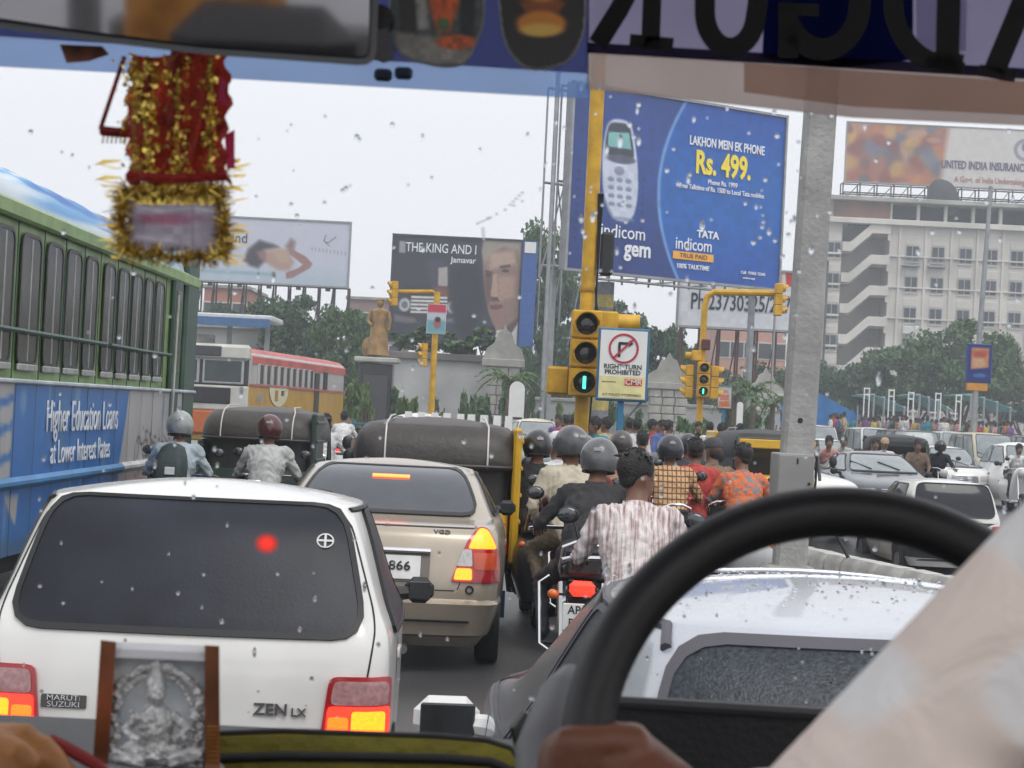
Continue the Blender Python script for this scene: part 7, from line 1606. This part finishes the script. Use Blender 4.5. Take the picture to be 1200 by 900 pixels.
    pk = Pic(40,34,(.74,.70,.75),1.1); pk.ell(.5,.45,.4,.10,(.70,.50,.58),.8); pk.poly([(.15,.38),(.55,.4),(.6,.52),(.2,.5)],(.72,.40,.50),.1,.5); pk.line([(.0,.2),(.4,.32),(.8,.25),(1.1,.35)],.05,(.86,.84,.88),.05); pk.line([(.8,.1),(.78,.9)],.02,(.55,.52,.58),.03); pk.line([(.1,.75),(.6,.85)],.04,(.85,.83,.86),.05); pk.noise(.15,2,4)
    print_grid('photo_pocket', pk, t, lambda s,q: P(150+s*106, 226+q*68, .004+.003*math.sin(s*9)*math.sin(q*6)), print_mat(.2,.5))
    MB().tube([P(205,30,.0),P(205,66,.0)], .004, 6).build('hanging_cord', CL, t)
garland()
def idol():
    Y = 1.88; c = at(183,905,Y); t = thing('idol_block', 'clear silvery block with copper sides and a small silver idol on the dashboard', 'idol', c); o = c; P = lambda x,y,d=0: at(x,y,Y+d)-o
    SIL = M('silver foil', (.88,.88,.86), .28, .55, .15, 90, .6, 110, tl=.12); MIR = M('pale mirror foil', (.78,.85,.92), .12, .2, .25, 20, tl=.35); COP = M('copper strip', (.45,.19,.10), .28, .9, .3, 20); 
    MB().add([P(x,y,.012) for x,y in ((126,760),(246,765),(246,905),(118,900))], [(0,1,2,3)]).build('backing_plate', MIR, t)
    # rolled top, its sky glare put in as white, and two copper cheeks
    r = MB()
    for k in range(7):
        a = math.pi*.6*k/6; r_ = .018
    r.loft([[P(x,y0+dy,.01+dz) for dy,dz in ((14,-.022),(4,-.018),(-3,-.008),(-4,.004),(2,.016),(14,.018))] for x,y0 in ((128,756),(244,761))]); r.build('rolled_top', M('sky glare top', (.95,.95,.96), .12, .1, .03, tl=.4), t)
    for xs in (((118,750),(136,752),(126,905),(108,905)),((240,756),(257,757),(258,905),(240,905))):
        MB().loft([[P(x,y,d) for x,y in xs] for d in (-.012,.03)]).build('copper_cheek', COP, t)
    for k in range(9): MB().box(P(249,852+k*5,-.014), (.011,.004,.0016), .0006).build('brass_rib', M('brass', (.65,.42,.12), .25, 1, .2), t)
    pr = rpoly([(126,905),(120,905),(122,850),(140,790),(160,775),(205,775),(236,800),(243,850),(243,905)], 10, 3)
    # halo arch of beads, seated figure with crown
    b = MB()
    for k in range(44):
        a = math.pi*k/29; b.ell(P(183-60*math.cos(a), 850-68*math.sin(a), .0), .0042+.001*rng.random(), 8, 6)
        b.ell(P(183-46*math.cos(a), 850-60*math.sin(a), .0), .003, 7, 5)
    b.build('halo', SIL, t)
    q = MB(); s = 1/F*Y
    q.ell(P(183,880,-.004), (44*s,.014,18*s), 16, 10); q.ell(P(183,850,-.006), (21*s,.012,28*s), 14, 10); q.ell(P(183,812,-.008), (12*s,.011,14*s), 14, 10); q.lathe([(13*s,0),(11*s,.006),(6*s,.016),(.001,.024)], 12, mat=Matrix.Translation(P(183,803,-.006)))
    for k in (-1,1):
        q.tube([P(183+k*20,838,-.006),P(183+k*36,855,-.012),P(183+k*20,868,-.02)], [.006,.0048,.004], 8); q.tube([P(183+k*18,886,-.01),P(183+k*44,884,-.014),P(183+k*14,893,-.024)], [.009,.008,.005], 8)
    for k in range(60): q.ell(P(183+rng.normal()*22, 862+rng.normal()*18, -.014+rng.normal()*.003), .0022, 6, 4)
    q.build('idol_figure', SIL, t); MB().box(P(183,905,-.005), (150*s,.06,.014), .004).build('base', M('clear resin base', (.5,.5,.52), .15, .3), t)
    for xx in (136,232):
        b = MB()
        for k in range(16): b.ell(P(xx+4*math.sin(k), 812+k*5.6, -.004+rng.normal()*.002), (.005,.004,.0045), 7, 5)
        b.build('foil_garland', SIL, t)
idol()
def pouch():
    Y = 1.96; a = at(250,930,Y); t = thing('pouch', 'olive yellow and black piped pouch lying along the dashboard', 'pouch', a); P = lambda x,y,d=0: at(x,y,Y+d)-a
    OL = M('olive yellow nylon', (.22,.19,.015), .6, 0, .3, 12, .3, 60); BK = M('black nylon piping', (.012,.012,.012), .55)
    def strip(nm, pts, r, mt): MB().tube([P(*p) for p in pts], r, 10).build(nm, mt, t)
    top = [(252,861),(330,858),(420,861),(510,864),(570,869),(598,878),(610,898)]
    MB().loft([[P(x,y,-.004),P(x,y+3,-.012),P(x,y+28,-.016),P(x,y+75,-.012),P(x,y+75,.05),P(x,y+3,.05)] for x,y in top]).build('olive_body', OL, t)
    strip('piping', [(x,y-1,-.006) for x,y in top], .0034, BK); strip('zip_band', [(252,889,-.015),(330,886,-.019),(420,887,-.019),(520,889,-.019),(575,893,-.017),(604,905,-.012)], .0048, BK)
pouch()
# ---- driver: sleeve and hand on the wheel, body beyond the frame
def driver():
    t = thing('person', 'driver in a pale peach checked shirt with one hand on the steering wheel', 'person', (0,0,0))
    def pat(tr, v):
        sx = tr.nodes.new('ShaderNodeSeparateXYZ'); tr.links.new(v, sx.inputs[0]); o = []
        for ax, f in (('X',75),('Z',75)):
            m1 = tr.nodes.new('ShaderNodeMath'); m1.operation = 'MULTIPLY'; m1.inputs[1].default_value = f; tr.links.new(sx.outputs[ax], m1.inputs[0]); m2 = tr.nodes.new('ShaderNodeMath'); m2.operation = 'SINE'; tr.links.new(m1.outputs[0], m2.inputs[0]); o.append(m2.outputs[0])
        mm = tr.nodes.new('ShaderNodeMath'); mm.operation = 'ADD'; tr.links.new(o[0], mm.inputs[0]); tr.links.new(o[1], mm.inputs[1])
        return ramp(tr, mm.outputs[0], [(.0,(.95,.81,.72)),(.3,(.95,.85,.78)),(.6,(.95,.90,.86)),(.95,(.95,.93,.91))])
    SH = node_pattern('peach checked shirt', pat, .85, .14); DS = M('driver skin', (.17,.062,.032), .5, 0, .15, 14, .1, 40)
    sh, el, wr = at(1500,540,1.0), at(975,1000,1.12), at(800,985,1.36)
    b = MB(); ch = at(1800,880,.95)
    def cap(p, q, r0, r1, n=16):
        d = (q-p).normalized(); b.tube([p-d*r0*.7,p-d*r0*.35,p]+[p.lerp(q,k/6) for k in range(1,7)]+[q+d*r1*.35,q+d*r1*.7], [r0*.5,r0*.85,r0]+[r0+(r1-r0)*k/6 for k in range(1,7)]+[r1*.85,r1*.5], n)
    cap(sh, el, .078, .058); cap(el, wr, .052, .042); b.ell(ch, (.20,.13,.24), 20, 14); b.ell(ch+Vector((0,-.02,-.28)), (.19,.14,.26), 20, 14)
    cap(ch+Vector((-.12,0,.16)), ch+Vector((.16,0,.16)), .075, .075); cap(ch+Vector((.02,0,.2)), ch+Vector((.02,.02,.32)), .055, .05); b.ell(ch+Vector((.02,.03,.42)), (.078,.10,.115), 18, 12)
    for k in range(7):                                       # sleeve folds
        q = k/6; p = sh.lerp(el, .1+.8*q); d = (el-sh).normalized(); x = d.cross(Vector((0,1,0))).normalized(); b.tube([p+x*.066-Vector((0,.02,0)), p+d*.04-Vector((0,.07,0)), p+d*.09-x*.055-Vector((0,.03,0))], [.006,.012,.006], 6)
    o = b.build('tmp', SH, ang=0); rm = o.modifiers.new('r','REMESH'); rm.mode = 'VOXEL'; rm.voxel_size = .009; sm = o.modifiers.new('s','SMOOTH'); sm.iterations = 6
    me = bpy.data.meshes.new_from_object(o.evaluated_get(bpy.context.evaluated_depsgraph_get())); bpy.data.objects.remove(o); me.materials.clear(); me.materials.append(SH); me.materials.append(DS)
    hz = ch.z+.33
    for p in me.polygons: p.use_smooth = True; p.material_index = 1 if p.center.z > hz and p.center.x > ch.x-.15 else 0
    put('body', me, t)
    # the hand closed over the rim: palm, four bent fingers, thumb
    h = MB(); k0 = at(690,905,1.46); s = 1/F*1.46
    w = at(790,945,1.42); pm = at(720,900,1.46)
    h.tube([w, w.lerp(pm,.5), pm], [.030,.033,.036], 14); h.ell(pm, (.040,.032,.034), 14, 10)
    for i, (dx,dy) in enumerate(((-4,-22),(-20,-8),(-28,10),(-30,28))):
        a = at(700+dx*.6,882+dy*1.0+10,1.435); kn = at(668+dx*.5,880+dy+10,1.43); e = at(648+dx*.2,893+dy+8,1.46); f = at(656+dx*.1,900+dy+8,1.49)
        h.tube([pm.lerp(a,.6), a, kn, e, f], [.016,.0135,.0118,.0105,.008], 9)
    h.tube([pm+Vector((.01,-.01,.02)), at(742,872,1.43), at(712,866,1.435), at(690,872,1.44)], [.017,.0145,.012,.009], 9)
    o = h.build('tmp', DS, ang=0); rm = o.modifiers.new('r','REMESH'); rm.mode = 'VOXEL'; rm.voxel_size = .0036; sm = o.modifiers.new('s','SMOOTH'); sm.iterations = 5
    me = bpy.data.meshes.new_from_object(o.evaluated_get(bpy.context.evaluated_depsgraph_get())); bpy.data.objects.remove(o); me.materials.clear(); me.materials.append(DS)
    for p in me.polygons: p.use_smooth = True
    put('hand', me, t)
    b = MB().ell(ch+Vector((.02,.0,.46)), (.088,.108,.10), 18, 12).build('hair', HAIR, t)
driver()
def passenger():
    t = thing('person', 'front passenger showing only a brown fist with a red thread beside the idol block', 'person', (0,0,0)); Y = 1.72; P = lambda x,y,d=0: at(x,y,Y+d)
    DS = M('warm brown skin', (.34,.14,.04), .55, 0, .2, 12, .15, 50); h = MB(); pm = P(10,905)
    h.tube([P(-150,1010,-.25), P(-70,950,-.1), pm], [.045,.034,.040], 14); h.ell(pm, (.042,.036,.036), 14, 10)
    for i,(x,y) in enumerate(((28,866),(50,880),(64,896),(74,914))):
        h.tube([pm, P(x-34,y-6,-.012), P(x,y,-.014), P(x+16,y+16,-.01), P(x+4,y+28,-.0)], [.020,.0165,.0150,.0125,.009], 9)
    h.tube([pm, P(-12,872,-.03), P(22,884,-.042), P(42,900,-.04)], [.020,.016,.0125,.009], 9)
    o = h.build('tmp', DS, ang=0); rm = o.modifiers.new('r','REMESH'); rm.mode = 'VOXEL'; rm.voxel_size = .0038; sm = o.modifiers.new('s','SMOOTH'); sm.iterations = 3
    me = bpy.data.meshes.new_from_object(o.evaluated_get(bpy.context.evaluated_depsgraph_get())); bpy.data.objects.remove(o); me.materials.clear(); me.materials.append(DS)
    for p in me.polygons: p.use_smooth = True
    put('hand', me, t); MB().tube([P(60,868,.01),P(84,880,0),P(112,896,0),P(130,915,0)], .006, 8).build('red_thread', M('red thread', (.25,.015,.015), .7), t)
    # forearm and body beyond the frame
    b = MB(); b.tube([P(-560,900,-.7),P(-330,1120,-.5),P(-150,1010,-.25)], [.07,.055,.046], 12); b.ell(P(-620,1050,-.75), (.2,.13,.26), 16, 12); b.ell(P(-620,560,-.75), (.08,.10,.12), 14, 10); b.tube([P(-620,800,-.75),P(-620,620,-.75)], .06, 10); b.build('torso', M('passenger shirt', (.3,.3,.32), .8), t)
passenger()
# ================================================================== HAZE
def haze():
    mt = bpy.data.materials.new('damp air'); mt.use_nodes = True; t = mt.node_tree; t.nodes.remove(t.nodes['Principled BSDF']); v = t.nodes.new('ShaderNodeVolumePrincipled')
    v.inputs['Color'].default_value = (.84,.90,.97,1); v.inputs['Density'].default_value = .0016; t.links.new(v.outputs[0], t.nodes['Material Output'].inputs['Volume'])
    MB().box((0,150,24), (530,370,51)).build('haze', mt, ang=0, kind='stuff')
haze()
